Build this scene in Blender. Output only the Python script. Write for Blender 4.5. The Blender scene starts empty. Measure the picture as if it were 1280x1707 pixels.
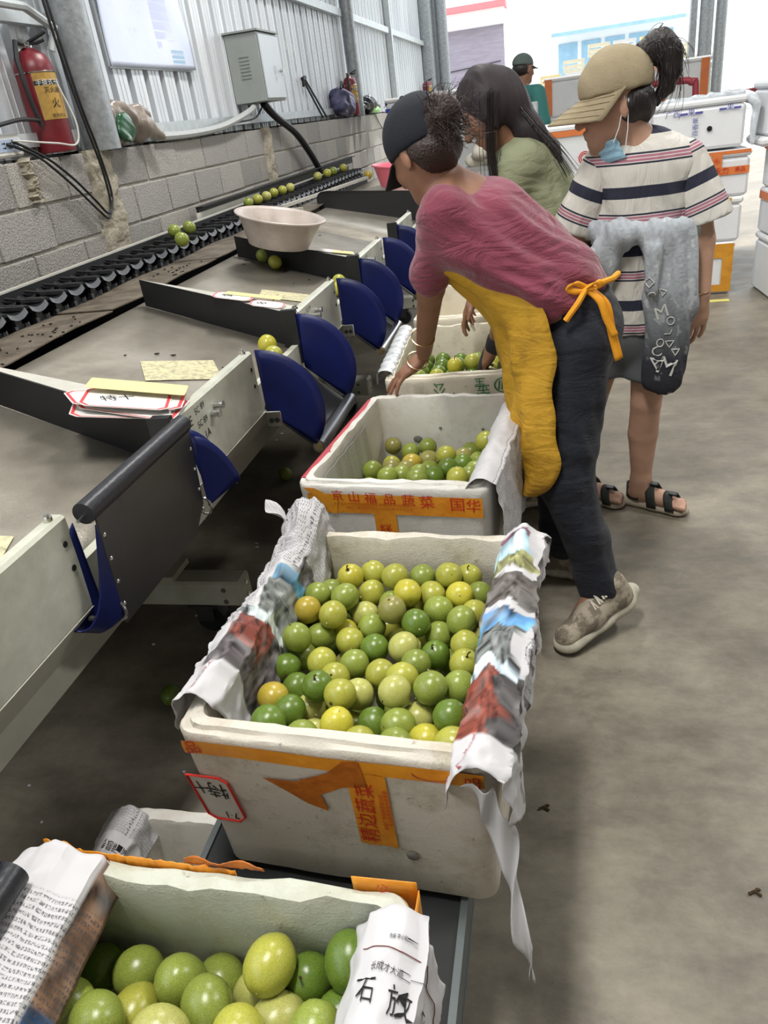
import bpy, bmesh, math, random
import numpy as np
from mathutils import Vector, Matrix, Euler, noise
PI = math.pi
random.seed(7); np.random.seed(7)
scene = bpy.context.scene
COL = scene.collection

# ------------------------------------------------------------------ camera
cam_d = bpy.data.cameras.new('camera')
cam_d.sensor_fit = 'VERTICAL'; cam_d.sensor_height = 36.0; cam_d.lens = 1235.0 / 1707.0 * 36.0
cam_d.clip_start = 0.02; cam_d.clip_end = 300
cam = bpy.data.objects.new('camera', cam_d); COL.objects.link(cam)
_f = 1235.0
_dn = Vector((960 - 640, 3150 - 853.5, _f)).normalized()
_y = Vector((917 - 640, 151 - 853.5, _f)); _y = (_y - _dn * _y.dot(_dn)).normalized()
_up = -_dn
_x = _y.cross(_up)
if _x.x < 0: _x = -_x
_R = Matrix((_x, _y, _up))                      # camera axes (x right, y down, z forward) to world
_M = (_R @ Matrix(((1, 0, 0), (0, -1, 0), (0, 0, -1)))).to_4x4()
_M.translation = Vector((0, 0, 1.48))
cam.matrix_world = _M
scene.camera = cam

# ------------------------------------------------------------------ sky, sun, lamps, exposure
w = bpy.data.worlds.new('world'); scene.world = w; w.use_nodes = True
bg = w.node_tree.nodes['Background']
bg.inputs[0].default_value = (0.93, 0.97, 1.0, 1); bg.inputs[1].default_value = 2.6
sun_d = bpy.data.lights.new('sun', 'SUN'); sun_d.energy = 5.0; sun_d.angle = math.radians(3); sun_d.color = (1, .97, .92)
sun = bpy.data.objects.new('sun', sun_d); COL.objects.link(sun); sun.rotation_euler = (math.radians(-30), math.radians(10), 0)
def area(name, loc, size, sizey, energy, rot=(0, 0, 0), color=(1, 1, 1)):
    l = bpy.data.lights.new(name, 'AREA'); l.shape = 'RECTANGLE'; l.size = size; l.size_y = sizey; l.energy = energy; l.color = color
    o = bpy.data.objects.new(name, l); COL.objects.link(o); o.location = loc; o.rotation_euler = rot
    return o
area('roof_lamp_light', (-.55, .7, 4.2), .35, 1.2, 120, (0, 0, 0), (1, .98, .93))
area('roof_lamp_light', (-.6, 4.6, 4.3), .35, 1.2, 110, (0, 0, 0), (1, .98, .95))
area('roof_lamp_light', (3.0, 3.0, 4.3), .35, 1.2, 120, (0, 0, 0), (1, .98, .95))
vs = scene.view_settings
vs.view_transform = 'Standard'; vs.look = 'None'; vs.gamma = 1; vs.use_curve_mapping = False
vs.exposure = 0.0

# ------------------------------------------------------------------ materials
def new_mat(name):
    m = bpy.data.materials.new(name); m.use_nodes = True
    nt = m.node_tree; b = nt.nodes['Principled BSDF']
    return m, nt, b
def N(nt, typ, **kw):
    n = nt.nodes.new(typ)
    for k, v in kw.items():
        if k.startswith('i_'):
            key = k[2:]; n.inputs[int(key) if key.isdigit() else key.replace('_', ' ')].default_value = v
        else: setattr(n, k, v)
    return n
def rgba(c): return tuple(c) + (1,) if len(c) == 3 else tuple(c)
def s2l(c):     # sRGB 0-255 to linear
    return tuple((x / 255 / 12.92) if x / 255 <= .04045 else ((x / 255 + .055) / 1.055) ** 2.4 for x in c)
MC = {}
def mat(name, col, rough=.6, metal=0., var=.0, scale=8., bump=0., bscale=60., spec=.5, col2=None, thr=None, coat=0., coord='Object', trans=0., stretch=None, sheen=0., alpha=1., detail=6., wr=0.):
    """procedural surface: base colour varied by noise, fine relief by a second noise"""
    if name in MC: return MC[name]
    m, nt, b = new_mat(name); L = nt.links.new
    b.inputs['Roughness'].default_value = rough; b.inputs['Metallic'].default_value = metal
    b.inputs['Specular IOR Level'].default_value = spec
    b.inputs['Coat Weight'].default_value = coat; b.inputs['Transmission Weight'].default_value = trans
    b.inputs['Sheen Weight'].default_value = sheen; b.inputs['Alpha'].default_value = alpha
    col = s2l(col); tc = N(nt, 'ShaderNodeTexCoord'); vec = tc.outputs[coord]
    if stretch:
        mp = N(nt, 'ShaderNodeMapping'); mp.inputs['Scale'].default_value = stretch; L(vec, mp.inputs[0]); vec = mp.outputs[0]
    c2 = s2l(col2) if col2 else tuple(x * (1 - var) for x in col)
    if var or col2:
        n = N(nt, 'ShaderNodeTexNoise', i_Scale=scale, i_Detail=detail, i_Roughness=.6); L(vec, n.inputs['Vector'])
        r = N(nt, 'ShaderNodeValToRGB'); a, z = thr or (.3, .7)
        r.color_ramp.elements[0].position = a; r.color_ramp.elements[1].position = z
        r.color_ramp.elements[0].color = rgba(c2); r.color_ramp.elements[1].color = rgba(col)
        L(n.outputs[0], r.inputs[0]); L(r.outputs[0], b.inputs['Base Color'])
    else: b.inputs['Base Color'].default_value = rgba(col)
    if bump:
        n2 = N(nt, 'ShaderNodeTexNoise', i_Scale=bscale, i_Detail=4.); L(vec, n2.inputs['Vector'])
        bp = N(nt, 'ShaderNodeBump', i_Strength=bump, i_Distance=.01); L(n2.outputs[0], bp.inputs['Height']); L(bp.outputs[0], b.inputs['Normal'])
        if wr:      # cloth wrinkles
            mp2 = N(nt, 'ShaderNodeMapping'); mp2.inputs['Rotation'].default_value = (.3, .6, .2); mp2.inputs['Scale'].default_value = (1, 1.2, 2.6); L(tc.outputs[coord], mp2.inputs[0])
            nw = N(nt, 'ShaderNodeTexNoise', i_Scale=6.5, i_Detail=3., i_Roughness=.5, i_Distortion=1.6); L(mp2.outputs[0], nw.inputs['Vector'])
            b2 = N(nt, 'ShaderNodeBump', i_Strength=wr, i_Distance=.05); L(nw.outputs[0], b2.inputs['Height']); L(b2.outputs[0], bp.inputs['Normal'])
    MC[name] = m
    return m
def mat_attr(name, rough=.85, bump=.3, bscale=80., sheen=0.):
    """base colour from the colour attribute 'print' (dye or print of the thing itself)"""
    if name in MC: return MC[name]
    m, nt, b = new_mat(name); L = nt.links.new
    a = N(nt, 'ShaderNodeAttribute', attribute_name='print'); L(a.outputs['Color'], b.inputs['Base Color'])
    b.inputs['Roughness'].default_value = rough; b.inputs['Sheen Weight'].default_value = sheen
    tc = N(nt, 'ShaderNodeTexCoord'); n2 = N(nt, 'ShaderNodeTexNoise', i_Scale=bscale, i_Detail=3.); L(tc.outputs['Object'], n2.inputs['Vector'])
    bp = N(nt, 'ShaderNodeBump', i_Strength=bump, i_Distance=.01); L(n2.outputs[0], bp.inputs['Height']); L(bp.outputs[0], b.inputs['Normal'])
    MC[name] = m
    return m
def mat_fruit():
    m, nt, b = new_mat('passion_fruit_skin'); L = nt.links.new
    oi = N(nt, 'ShaderNodeObjectInfo'); tc = N(nt, 'ShaderNodeTexCoord')
    add = N(nt, 'ShaderNodeVectorMath', operation='ADD'); mul = N(nt, 'ShaderNodeMath', operation='MULTIPLY'); mul.inputs[1].default_value = 37.
    L(oi.outputs['Random'], mul.inputs[0]); L(tc.outputs['Object'], add.inputs[0]); L(mul.outputs[0], add.inputs[1])
    n = N(nt, 'ShaderNodeTexNoise', i_Scale=22., i_Detail=5., i_Roughness=.65); L(add.outputs[0], n.inputs['Vector'])
    hsv = N(nt, 'ShaderNodeHueSaturation'); L(oi.outputs['Color'], hsv.inputs['Color'])
    mr = N(nt, 'ShaderNodeMapRange', i_1=.3, i_2=.7, i_3=.5 + .028, i_4=.5 - .03); L(n.outputs[0], mr.inputs[0]); L(mr.outputs[0], hsv.inputs['Hue'])
    mr2 = N(nt, 'ShaderNodeMapRange', i_1=.3, i_2=.7, i_3=.62, i_4=1.22); L(n.outputs[0], mr2.inputs[0]); L(mr2.outputs[0], hsv.inputs['Value'])
    # small brown specks and scars
    sp = N(nt, 'ShaderNodeTexNoise', i_Scale=160., i_Detail=2.); L(add.outputs[0], sp.inputs['Vector'])
    sp2 = N(nt, 'ShaderNodeTexNoise', i_Scale=45., i_Detail=5., i_Distortion=1.5); L(add.outputs[0], sp2.inputs['Vector'])
    mx = N(nt, 'ShaderNodeMath', operation='MAXIMUM'); r1 = N(nt, 'ShaderNodeMapRange', i_1=.66, i_2=.72, i_3=0., i_4=.75); r2 = N(nt, 'ShaderNodeMapRange', i_1=.67, i_2=.72, i_3=0., i_4=.8)
    L(sp.outputs[0], r1.inputs[0]); L(sp2.outputs[0], r2.inputs[0]); L(r1.outputs[0], mx.inputs[0]); L(r2.outputs[0], mx.inputs[1])
    mix = N(nt, 'ShaderNodeMix', data_type='RGBA'); L(mx.outputs[0], mix.inputs[0]); L(hsv.outputs[0], mix.inputs[6]); mix.inputs[7].default_value = (.075, .05, .012, 1)
    L(mix.outputs[2], b.inputs['Base Color'])
    b.inputs['Roughness'].default_value = .27; b.inputs['Subsurface Weight'].default_value = .08; b.inputs['Subsurface Radius'].default_value = (.01, .012, .003); b.inputs['Subsurface Scale'].default_value = .5
    bp = N(nt, 'ShaderNodeBump', i_Strength=.06, i_Distance=.002); L(sp.outputs[0], bp.inputs['Height']); L(bp.outputs[0], b.inputs['Normal'])
    return m
def mat_foam(name='foam', dirt=.5, tint=(232, 231, 226)):
    """expanded polystyrene: bead cells, scuffs, brown dirt"""
    if name in MC: return MC[name]
    m, nt, b = new_mat(name); L = nt.links.new
    tc = N(nt, 'ShaderNodeTexCoord')
    n = N(nt, 'ShaderNodeTexNoise', i_Scale=7., i_Detail=9., i_Roughness=.72); L(tc.outputs['Object'], n.inputs['Vector'])
    r = N(nt, 'ShaderNodeValToRGB'); e = r.color_ramp.elements; e[0].position = .50; e[1].position = .50 + .22 / max(dirt, .05)
    e[0].color = rgba(s2l(tint)); e[1].color = rgba(s2l((150, 138, 105)))
    L(n.outputs[0], r.inputs[0])
    n3 = N(nt, 'ShaderNodeTexNoise', i_Scale=55., i_Detail=6., i_Roughness=.7); L(tc.outputs['Object'], n3.inputs['Vector'])
    r3 = N(nt, 'ShaderNodeMapRange', i_1=.62, i_2=.72, i_3=0., i_4=dirt); L(n3.outputs[0], r3.inputs[0])
    mix = N(nt, 'ShaderNodeMix', data_type='RGBA'); L(r3.outputs[0], mix.inputs[0]); L(r.outputs[0], mix.inputs[6]); mix.inputs[7].default_value = (.13, .11, .07, 1)
    L(mix.outputs[2], b.inputs['Base Color']); b.inputs['Roughness'].default_value = .75
    v = N(nt, 'ShaderNodeTexVoronoi', i_Scale=260.); L(tc.outputs['Object'], v.inputs['Vector'])
    ad = N(nt, 'ShaderNodeMath', operation='ADD'); m2 = N(nt, 'ShaderNodeMath', operation='MULTIPLY'); m2.inputs[1].default_value = 3.
    L(n3.outputs[0], m2.inputs[0]); L(v.outputs['Distance'], ad.inputs[0]); L(m2.outputs[0], ad.inputs[1])
    bp = N(nt, 'ShaderNodeBump', i_Strength=.25, i_Distance=.002); L(ad.outputs[0], bp.inputs['Height']); L(bp.outputs[0], b.inputs['Normal'])
    MC[name] = m
    return m
def mat_floor():
    m, nt, b = new_mat('stained_concrete'); L = nt.links.new
    tc = N(nt, 'ShaderNodeTexCoord'); V = tc.outputs['Object']
    n1 = N(nt, 'ShaderNodeTexNoise', i_Scale=1.6, i_Detail=9., i_Roughness=.68, i_Distortion=.1); L(V, n1.inputs['Vector'])
    r1 = N(nt, 'ShaderNodeValToRGB'); e = r1.color_ramp.elements; e[0].position = .3; e[1].position = .7
    e[0].color = rgba(s2l((112, 105, 92))); e[1].color = rgba(s2l((156, 148, 132))); L(n1.outputs[0], r1.inputs[0])
    mp = N(nt, 'ShaderNodeMapping'); mp.inputs['Scale'].default_value = (2.4, 4., 1); L(V, mp.inputs[0])
    n2 = N(nt, 'ShaderNodeTexNoise', i_Scale=1.8, i_Detail=12., i_Roughness=.74, i_Distortion=.15); L(mp.outputs[0], n2.inputs['Vector'])
    r2 = N(nt, 'ShaderNodeMapRange', i_1=.35, i_2=.66, i_3=.62, i_4=1.16); L(n2.outputs[0], r2.inputs[0])
    mu = N(nt, 'ShaderNodeVectorMath', operation='SCALE'); L(r1.outputs[0], mu.inputs[0]); L(r2.outputs[0], mu.inputs['Scale'])
    # dark specks
    n3 = N(nt, 'ShaderNodeTexNoise', i_Scale=38., i_Detail=3.); L(V, n3.inputs['Vector'])
    r3 = N(nt, 'ShaderNodeMapRange', i_1=.73, i_2=.78, i_3=0., i_4=.6); L(n3.outputs[0], r3.inputs[0])
    mix = N(nt, 'ShaderNodeMix', data_type='RGBA'); L(r3.outputs[0], mix.inputs[0]); L(mu.outputs[0], mix.inputs[6]); mix.inputs[7].default_value = (.06, .055, .05, 1)
    L(mix.outputs[2], b.inputs['Base Color'])
    r4 = N(nt, 'ShaderNodeMapRange', i_1=.3, i_2=.7, i_3=.38, i_4=.7); L(n2.outputs[0], r4.inputs[0]); L(r4.outputs[0], b.inputs['Roughness'])
    bp = N(nt, 'ShaderNodeBump', i_Strength=.22, i_Distance=.006); L(n2.outputs[0], bp.inputs['Height']); L(bp.outputs[0], b.inputs['Normal'])
    return m
def mat_paper():
    """newsprint: colours of pictures in 'print', columns of tiny text where the attribute 'text' is 1 (UV-driven)"""
    m, nt, b = new_mat('newsprint'); L = nt.links.new
    a = N(nt, 'ShaderNodeAttribute', attribute_name='print'); t = N(nt, 'ShaderNodeAttribute', attribute_name='textmask')
    uv = N(nt, 'ShaderNodeUVMap'); sep = N(nt, 'ShaderNodeSeparateXYZ'); L(uv.outputs[0], sep.inputs[0])
    def saw(sock, freq, lo):
        m1 = N(nt, 'ShaderNodeMath', operation='MULTIPLY'); m1.inputs[1].default_value = freq; L(sock, m1.inputs[0])
        f = N(nt, 'ShaderNodeMath', operation='FRACT'); L(m1.outputs[0], f.inputs[0])
        g = N(nt, 'ShaderNodeMath', operation='GREATER_THAN'); g.inputs[1].default_value = lo; L(f.outputs[0], g.inputs[0]); return g
    l1 = saw(sep.outputs[1], 130., .45); l2 = saw(sep.outputs[0], 120., .22)
    mp = N(nt, 'ShaderNodeMapping'); mp.inputs['Scale'].default_value = (260, 300, 1); L(uv.outputs[0], mp.inputs[0])
    nz = N(nt, 'ShaderNodeTexNoise', i_Scale=1., i_Detail=1.); L(mp.outputs[0], nz.inputs['Vector'])
    g = N(nt, 'ShaderNodeMapRange', i_1=.38, i_2=.56, i_3=.0, i_4=1.); L(nz.outputs[0], g.inputs[0])
    p1 = N(nt, 'ShaderNodeMath', operation='MULTIPLY'); L(l1.outputs[0], p1.inputs[0]); L(l2.outputs[0], p1.inputs[1])
    p2 = N(nt, 'ShaderNodeMath', operation='MULTIPLY'); L(p1.outputs[0], p2.inputs[0]); L(g.outputs[0], p2.inputs[1])
    p3 = N(nt, 'ShaderNodeMath', operation='MULTIPLY'); L(p2.outputs[0], p3.inputs[0]); L(t.outputs['Fac'], p3.inputs[1])
    p4 = N(nt, 'ShaderNodeMath', operation='MULTIPLY'); L(p3.outputs[0], p4.inputs[0]); p4.inputs[1].default_value = .8
    mix = N(nt, 'ShaderNodeMix', data_type='RGBA'); L(p4.outputs[0], mix.inputs[0]); L(a.outputs['Color'], mix.inputs[6]); mix.inputs[7].default_value = (.06, .06, .07, 1)
    L(mix.outputs[2], b.inputs['Base Color']); b.inputs['Roughness'].default_value = .7; b.inputs['Specular IOR Level'].default_value = .3
    return m

# ------------------------------------------------------------------ mesh helpers
class MB:
    def __init__(s): s.v = []; s.f = []
    def add(s, vs_, fs):
        k = len(s.v); s.v += [tuple(v) for v in vs_]; s.f += [tuple(i + k for i in f) for f in fs]; return s
    def box(s, c, d, M=None, ch=0.):
        hx, hy, hz = d[0] / 2, d[1] / 2, d[2] / 2
        if ch <= 0:
            V = [(x, y, z) for z in (-hz, hz) for y in (-hy, hy) for x in (-hx, hx)]
            F = [(0, 2, 3, 1), (4, 5, 7, 6), (0, 1, 5, 4), (2, 6, 7, 3), (0, 4, 6, 2), (1, 3, 7, 5)]
        else:       # bevelled box
            ch = min(ch, hx * .9, hy * .9, hz * .9); V = []; idx = {}
            for sx in (-1, 1):
                for sy in (-1, 1):
                    for sz in (-1, 1):
                        for ax in range(3):
                            p = [sx * (hx - ch), sy * (hy - ch), sz * (hz - ch)]; p[ax] = (sx * hx, sy * hy, sz * hz)[ax]
                            idx[(sx, sy, sz, ax)] = len(V); V.append(tuple(p))
            F = []
            for ax in range(3):
                o1, o2 = [i for i in range(3) if i != ax]
                for sg in (-1, 1):
                    q = []
                    for a_, b_ in ((-1, -1), (1, -1), (1, 1), (-1, 1)):
                        t = [0, 0, 0]; t[ax] = sg; t[o1] = a_; t[o2] = b_; q.append(idx[(t[0], t[1], t[2], ax)])
                    F.append(tuple(q))
            for ax in range(3):     # edges along axis ax
                o1, o2 = [i for i in range(3) if i != ax]
                for a_ in (-1, 1):
                    for b_ in (-1, 1):
                        q = []
                        for sg, first in ((-1, o1), (-1, o2), (1, o2), (1, o1)):
                            t = [0, 0, 0]; t[ax] = sg; t[o1] = a_; t[o2] = b_; q.append(idx[(t[0], t[1], t[2], first)])
                        F.append(tuple(q))
            for sx in (-1, 1):
                for sy in (-1, 1):
                    for sz in (-1, 1): F.append(tuple(idx[(sx, sy, sz, a_)] for a_ in range(3)))
        c = Vector(c)
        V = [(c + (M @ Vector(v) if M else Vector(v))) for v in V]
        return s.add(V, F)
    def bar(s, a, b, w_, h_=None, up=(0, 0, 1), ch=0.):
        a, b = Vector(a), Vector(b); d = b - a; L_ = d.length; y = d.normalized(); u = Vector(up)
        if abs(y.dot(u)) > .99: u = Vector((1, 0, 0))
        x = y.cross(u).normalized(); z = x.cross(y)
        return s.box((a + b) / 2, (w_, L_, h_ or w_), Matrix((x, y, z)).transposed(), ch)
    def tube(s, pts, r, n=8, closed=False, caps=True):
        pts = [Vector(p) for p in pts]; m = len(pts); rr = r if hasattr(r, '__len__') else [r] * m
        T = []
        for i in range(m):
            if closed: t = pts[(i + 1) % m] - pts[i - 1]
            else: t = pts[min(i + 1, m - 1)] - pts[max(i - 1, 0)]
            T.append(t.normalized() if t.length > 1e-9 else Vector((0, 0, 1)))
        u = Vector((0, 0, 1)) if abs(T[0].z) < .9 else Vector((1, 0, 0))
        u = (u - T[0] * u.dot(T[0])).normalized(); V = []
        for i in range(m):
            u = (u - T[i] * u.dot(T[i])); u = u.normalized() if u.length > 1e-6 else T[i].orthogonal().normalized()
            v = T[i].cross(u)
            for k in range(n):
                a = 2 * PI * k / n; V.append(pts[i] + (u * math.cos(a) + v * math.sin(a)) * rr[i])
        F = []
        for i in range(m if closed else m - 1):
            j = (i + 1) % m
            for k in range(n): F.append((i * n + k, i * n + (k + 1) % n, j * n + (k + 1) % n, j * n + k))
        if caps and not closed: F.append(tuple(range(n - 1, -1, -1))); F.append(tuple((m - 1) * n + k for k in range(n)))
        return s.add(V, F)
    def lathe(s, prof, n=24, c=(0, 0, 0), M=None, sx=1., sy=1.):
        V = []; F = []; c = Vector(c)
        for (r, z) in prof:
            for k in range(n):
                a = 2 * PI * k / n; p = Vector((r * math.cos(a) * sx, r * math.sin(a) * sy, z)); V.append(c + (M @ p if M else p))
        m = len(prof)
        for i in range(m - 1):
            for k in range(n): F.append((i * n + k, i * n + (k + 1) % n, (i + 1) * n + (k + 1) % n, (i + 1) * n + k))
        return s.add(V, F)
    def cyl(s, a, b, r, n=16, r2=None):
        return s.tube([a, b], [r, r2 if r2 is not None else r], n)
    def prism(s, poly, a, t):
        """poly: 3D points (planar), a: extrude vector"""
        n = len(poly); a = Vector(t) if t is not None else Vector(a)
        V = [Vector(p) for p in poly] + [Vector(p) + a for p in poly]
        F = [tuple(range(n - 1, -1, -1)), tuple(range(n, 2 * n))] + [(i, (i + 1) % n, n + (i + 1) % n, n + i) for i in range(n)]
        return s.add(V, F)
    def grid(s, fn, nu, nv):
        V = [fn(i / nu, j / nv) for j in range(nv + 1) for i in range(nu + 1)]
        F = [(j * (nu + 1) + i, j * (nu + 1) + i + 1, (j + 1) * (nu + 1) + i + 1, (j + 1) * (nu + 1) + i) for j in range(nv) for i in range(nu)]
        return s.add(V, F)
    def sphere(s, c, r, nu=12, nv=8, M=None):
        r = r if hasattr(r, '__len__') else (r, r, r); V = []; c = Vector(c)
        for j in range(nv + 1):
            t = PI * j / nv
            for i in range(nu):
                a = 2 * PI * i / nu; p = Vector((r[0] * math.sin(t) * math.cos(a), r[1] * math.sin(t) * math.sin(a), r[2] * math.cos(t)))
                V.append(c + (M @ p if M else p))
        F = [(j * nu + i, (j + 1) * nu + i, (j + 1) * nu + (i + 1) % nu, j * nu + (i + 1) % nu) for j in range(nv) for i in range(nu)]
        return s.add(V, F)
def mesh_from(name, mb, m=None, smooth=False):
    me = bpy.data.meshes.new(name); me.from_pydata([tuple(v) for v in mb.v], [], mb.f)
    bm = bmesh.new(); bm.from_mesh(me); bmesh.ops.remove_doubles(bm, verts=bm.verts, dist=1e-6); bmesh.ops.recalc_face_normals(bm, faces=bm.faces); bm.to_mesh(me); bm.free()
    if m: me.materials.append(m)
    if smooth:
        me.shade_smooth()
        if smooth != 'all':
            me.set_sharp_from_angle(angle=math.radians(smooth if smooth is not True else 40))
    me.update()
    return me
def obj(name, mb, m, parent=None, smooth=False, loc=None, kind=None, label=None):
    me = mb if isinstance(mb, bpy.types.Mesh) else mesh_from(name, mb, m, smooth)
    o = bpy.data.objects.new(name, me); COL.objects.link(o)
    if parent is not None: o.parent = parent
    if loc is not None: o.location = loc
    if kind: o['kind'] = kind
    if label: o['label'] = label
    return o
def tag(o, label, cat, group=None, kind=None):
    o['label'] = label; o['category'] = cat
    if group: o['group'] = group
    if kind: o['kind'] = kind
    return o
def thing(name, label, cat, loc=(0, 0, 0), rotz=0., group=None):
    o = bpy.data.objects.new(name, None); COL.objects.link(o); o.empty_display_size = .05
    o.location = loc; o.rotation_euler = (0, 0, rotz)
    return tag(o, label, cat, group)
def local(mb, loc, rotz=0.):
    """world-space builder -> local space of a thing at loc"""
    c, s_ = math.cos(-rotz), math.sin(-rotz)
    mb.v = [((x - loc[0]) * c - (y - loc[1]) * s_, (x - loc[0]) * s_ + (y - loc[1]) * c, z - loc[2]) for (x, y, z) in mb.v]
    return mb
def dup(root, loc=None, rot=None):
    r = root.copy(); COL.objects.link(r)
    if loc is not None: r.location = loc
    if rot is not None: r.rotation_euler = rot
    for ch in list(root.children):
        c = ch.copy(); COL.objects.link(c); c.parent = r
        for g in list(ch.children):
            d = g.copy(); COL.objects.link(d); d.parent = c
    return r
def structure(o, name=None):
    o['kind'] = 'structure'; return o
_TC = {}
def text_geo(body):
    if body in _TC: return _TC[body]
    c = bpy.data.curves.new('glyphs', 'FONT'); c.body = body; c.align_x = 'CENTER'; c.align_y = 'CENTER'; c.resolution_u = 2
    o = bpy.data.objects.new('glyphs', c); COL.objects.link(o)
    dg = bpy.context.evaluated_depsgraph_get(); dg.update()
    me = bpy.data.meshes.new_from_object(o.evaluated_get(dg))
    V = [tuple(v.co) for v in me.vertices]; F = [tuple(p.vertices) for p in me.polygons]
    bpy.data.objects.remove(o); bpy.data.curves.remove(c); bpy.data.meshes.remove(me)
    _TC[body] = (V, F); return V, F
def put_text(mb, body, fn, size, at=(0, 0), rot=0., sx=1.):
    """lettering laid on a surface: fn(u, v) gives the 3D point"""
    V, F = text_geo(body); c, s_ = math.cos(rot), math.sin(rot)
    return mb.add([fn(at[0] + size * (x * sx * c - y * s_), at[1] + size * (x * sx * s_ + y * c)) for x, y, z in V], F)
def fbm(p, o=4):
    return noise.fractal(Vector(p), 1.0, 2.0, o)
def lerp(a, b, t): return a + (b - a) * t
def pl(pts, t):
    t = max(0, min(1, t)) * (len(pts) - 1); i = min(int(t), len(pts) - 2); f_ = t - i
    p0, p1_, p2, p3 = [np.array(pts[max(0, min(len(pts) - 1, j))], float) for j in (i - 1, i, i + 1, i + 2)]
    return .5 * (2 * p1_ + (p2 - p0) * f_ + (2 * p0 - 5 * p1_ + 4 * p2 - p3) * f_ ** 2 + (3 * p1_ - p0 - 3 * p2 + p3) * f_ ** 3)

# ------------------------------------------------------------------ organic surfaces (one continuous skin from blended volumes)
def nv(v): v = np.array(v, float); return v / np.linalg.norm(v)
def cone(a, b, ra, rb, k=.03, flat=None): return ('c', np.array(a, float), np.array(b, float), ra, rb, k, flat)
def ell(c, r, k=.02, R=None): return ('e', np.array(c, float), np.array(r, float), R, k)
def cut(c, n): return ('p', np.array(c, float), nv(n))          # keep the side n points away from
def organic(name, prims, h=.007, disp=None):
    lo = np.full(3, 1e9); hi = np.full(3, -1e9)
    def bb(p):
        if p[0] == 'c':
            m = max(p[3], p[4]) * (max(1, p[6][1]) if p[6] else 1) + p[5] + 2 * h
            return np.minimum(p[1], p[2]) - m, np.maximum(p[1], p[2]) + m
        m = p[2].max() + p[4] + 2 * h
        return p[1] - m, p[1] + m
    for p in prims:
        if p[0] == 'p': continue
        a, b = bb(p); lo = np.minimum(lo, a); hi = np.maximum(hi, b)
    n = np.ceil((hi - lo) / h).astype(int) + 2
    F = np.full(n, .2, np.float32)
    for p in prims:
        if p[0] == 'p': continue
        a, b = bb(p)
        i0 = np.maximum(np.floor((a - lo) / h).astype(int), 0); i1 = np.minimum(np.ceil((b - lo) / h).astype(int) + 1, n)
        ax = [lo[d] + h * np.arange(i0[d], i1[d]) for d in range(3)]
        X, Y, Z = np.meshgrid(*ax, indexing='ij')
        if p[0] == 'c':
            A, B, ra, rb, k, fl = p[1:]
            d = B - A; L2 = max(d @ d, 1e-12)
            t = np.clip(((X - A[0]) * d[0] + (Y - A[1]) * d[1] + (Z - A[2]) * d[2]) / L2, 0, 1)
            qx, qy, qz = X - A[0] - t * d[0], Y - A[1] - t * d[1], Z - A[2] - t * d[2]
            if fl:
                u = nv(fl[0]); s_ = qx * u[0] + qy * u[1] + qz * u[2]; g = s_ * (1 / fl[1] - 1)
                qx, qy, qz = qx + u[0] * g, qy + u[1] * g, qz + u[2] * g
            D = np.sqrt(qx * qx + qy * qy + qz * qz) - (ra + (rb - ra) * t)
        else:
            C_, r, R, k = p[1:]
            qx, qy, qz = X - C_[0], Y - C_[1], Z - C_[2]
            if R is not None:
                qx, qy, qz = (R[0][0] * qx + R[0][1] * qy + R[0][2] * qz, R[1][0] * qx + R[1][1] * qy + R[1][2] * qz, R[2][0] * qx + R[2][1] * qy + R[2][2] * qz)
            q = np.sqrt((qx / r[0]) ** 2 + (qy / r[1]) ** 2 + (qz / r[2]) ** 2)
            g = np.sqrt((qx / r[0] ** 2) ** 2 + (qy / r[1] ** 2) ** 2 + (qz / r[2] ** 2) ** 2) + 1e-9
            D = np.where(q > .3, q * (q - 1) / g, -r.min() * .7)
        S = F[i0[0]:i1[0], i0[1]:i1[1], i0[2]:i1[2]]
        hh = np.maximum(k - np.abs(S - D), 0) / max(k, 1e-6)
        F[i0[0]:i1[0], i0[1]:i1[1], i0[2]:i1[2]] = np.minimum(S, D) - hh * hh * k * .25
    for p in prims:
        if p[0] != 'p': continue
        ax = [lo[d] + h * np.arange(n[d]) for d in range(3)]
        D = ((ax[0] - p[1][0]) * p[2][0])[:, None, None] + ((ax[1] - p[1][1]) * p[2][1])[None, :, None] + ((ax[2] - p[1][2]) * p[2][2])[None, None, :]
        F = np.maximum(F, D)
    s_ = F < 0
    c = [(i, j, k) for i in (0, 1) for j in (0, 1) for k in (0, 1)]
    sl = lambda A_, o: A_[o[0]:n[0] - 1 + o[0], o[1]:n[1] - 1 + o[1], o[2]:n[2] - 1 + o[2]]
    cnt = sum(sl(s_, o).astype(np.int8) for o in c)
    act = np.argwhere((cnt > 0) & (cnt < 8))
    acc = np.zeros((len(act), 3)); num = np.zeros(len(act))
    for o in c:
        for d in range(3):
            if o[d]: continue
            o2 = list(o); o2[d] = 1
            f1 = F[act[:, 0] + o[0], act[:, 1] + o[1], act[:, 2] + o[2]]; f2 = F[act[:, 0] + o2[0], act[:, 1] + o2[1], act[:, 2] + o2[2]]
            m = (f1 < 0) != (f2 < 0); t = np.where(m, f1 / np.where(m, f1 - f2, 1), 0)
            pt = np.tile(np.array(o, float), (len(act), 1)); pt[:, d] += t
            acc[m] += pt[m]; num[m] += 1
    P = lo + h * (act + acc / num[:, None])
    idx = np.full(n - 1, -1, np.int64); idx[act[:, 0], act[:, 1], act[:, 2]] = np.arange(len(act))
    Q = []
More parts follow.
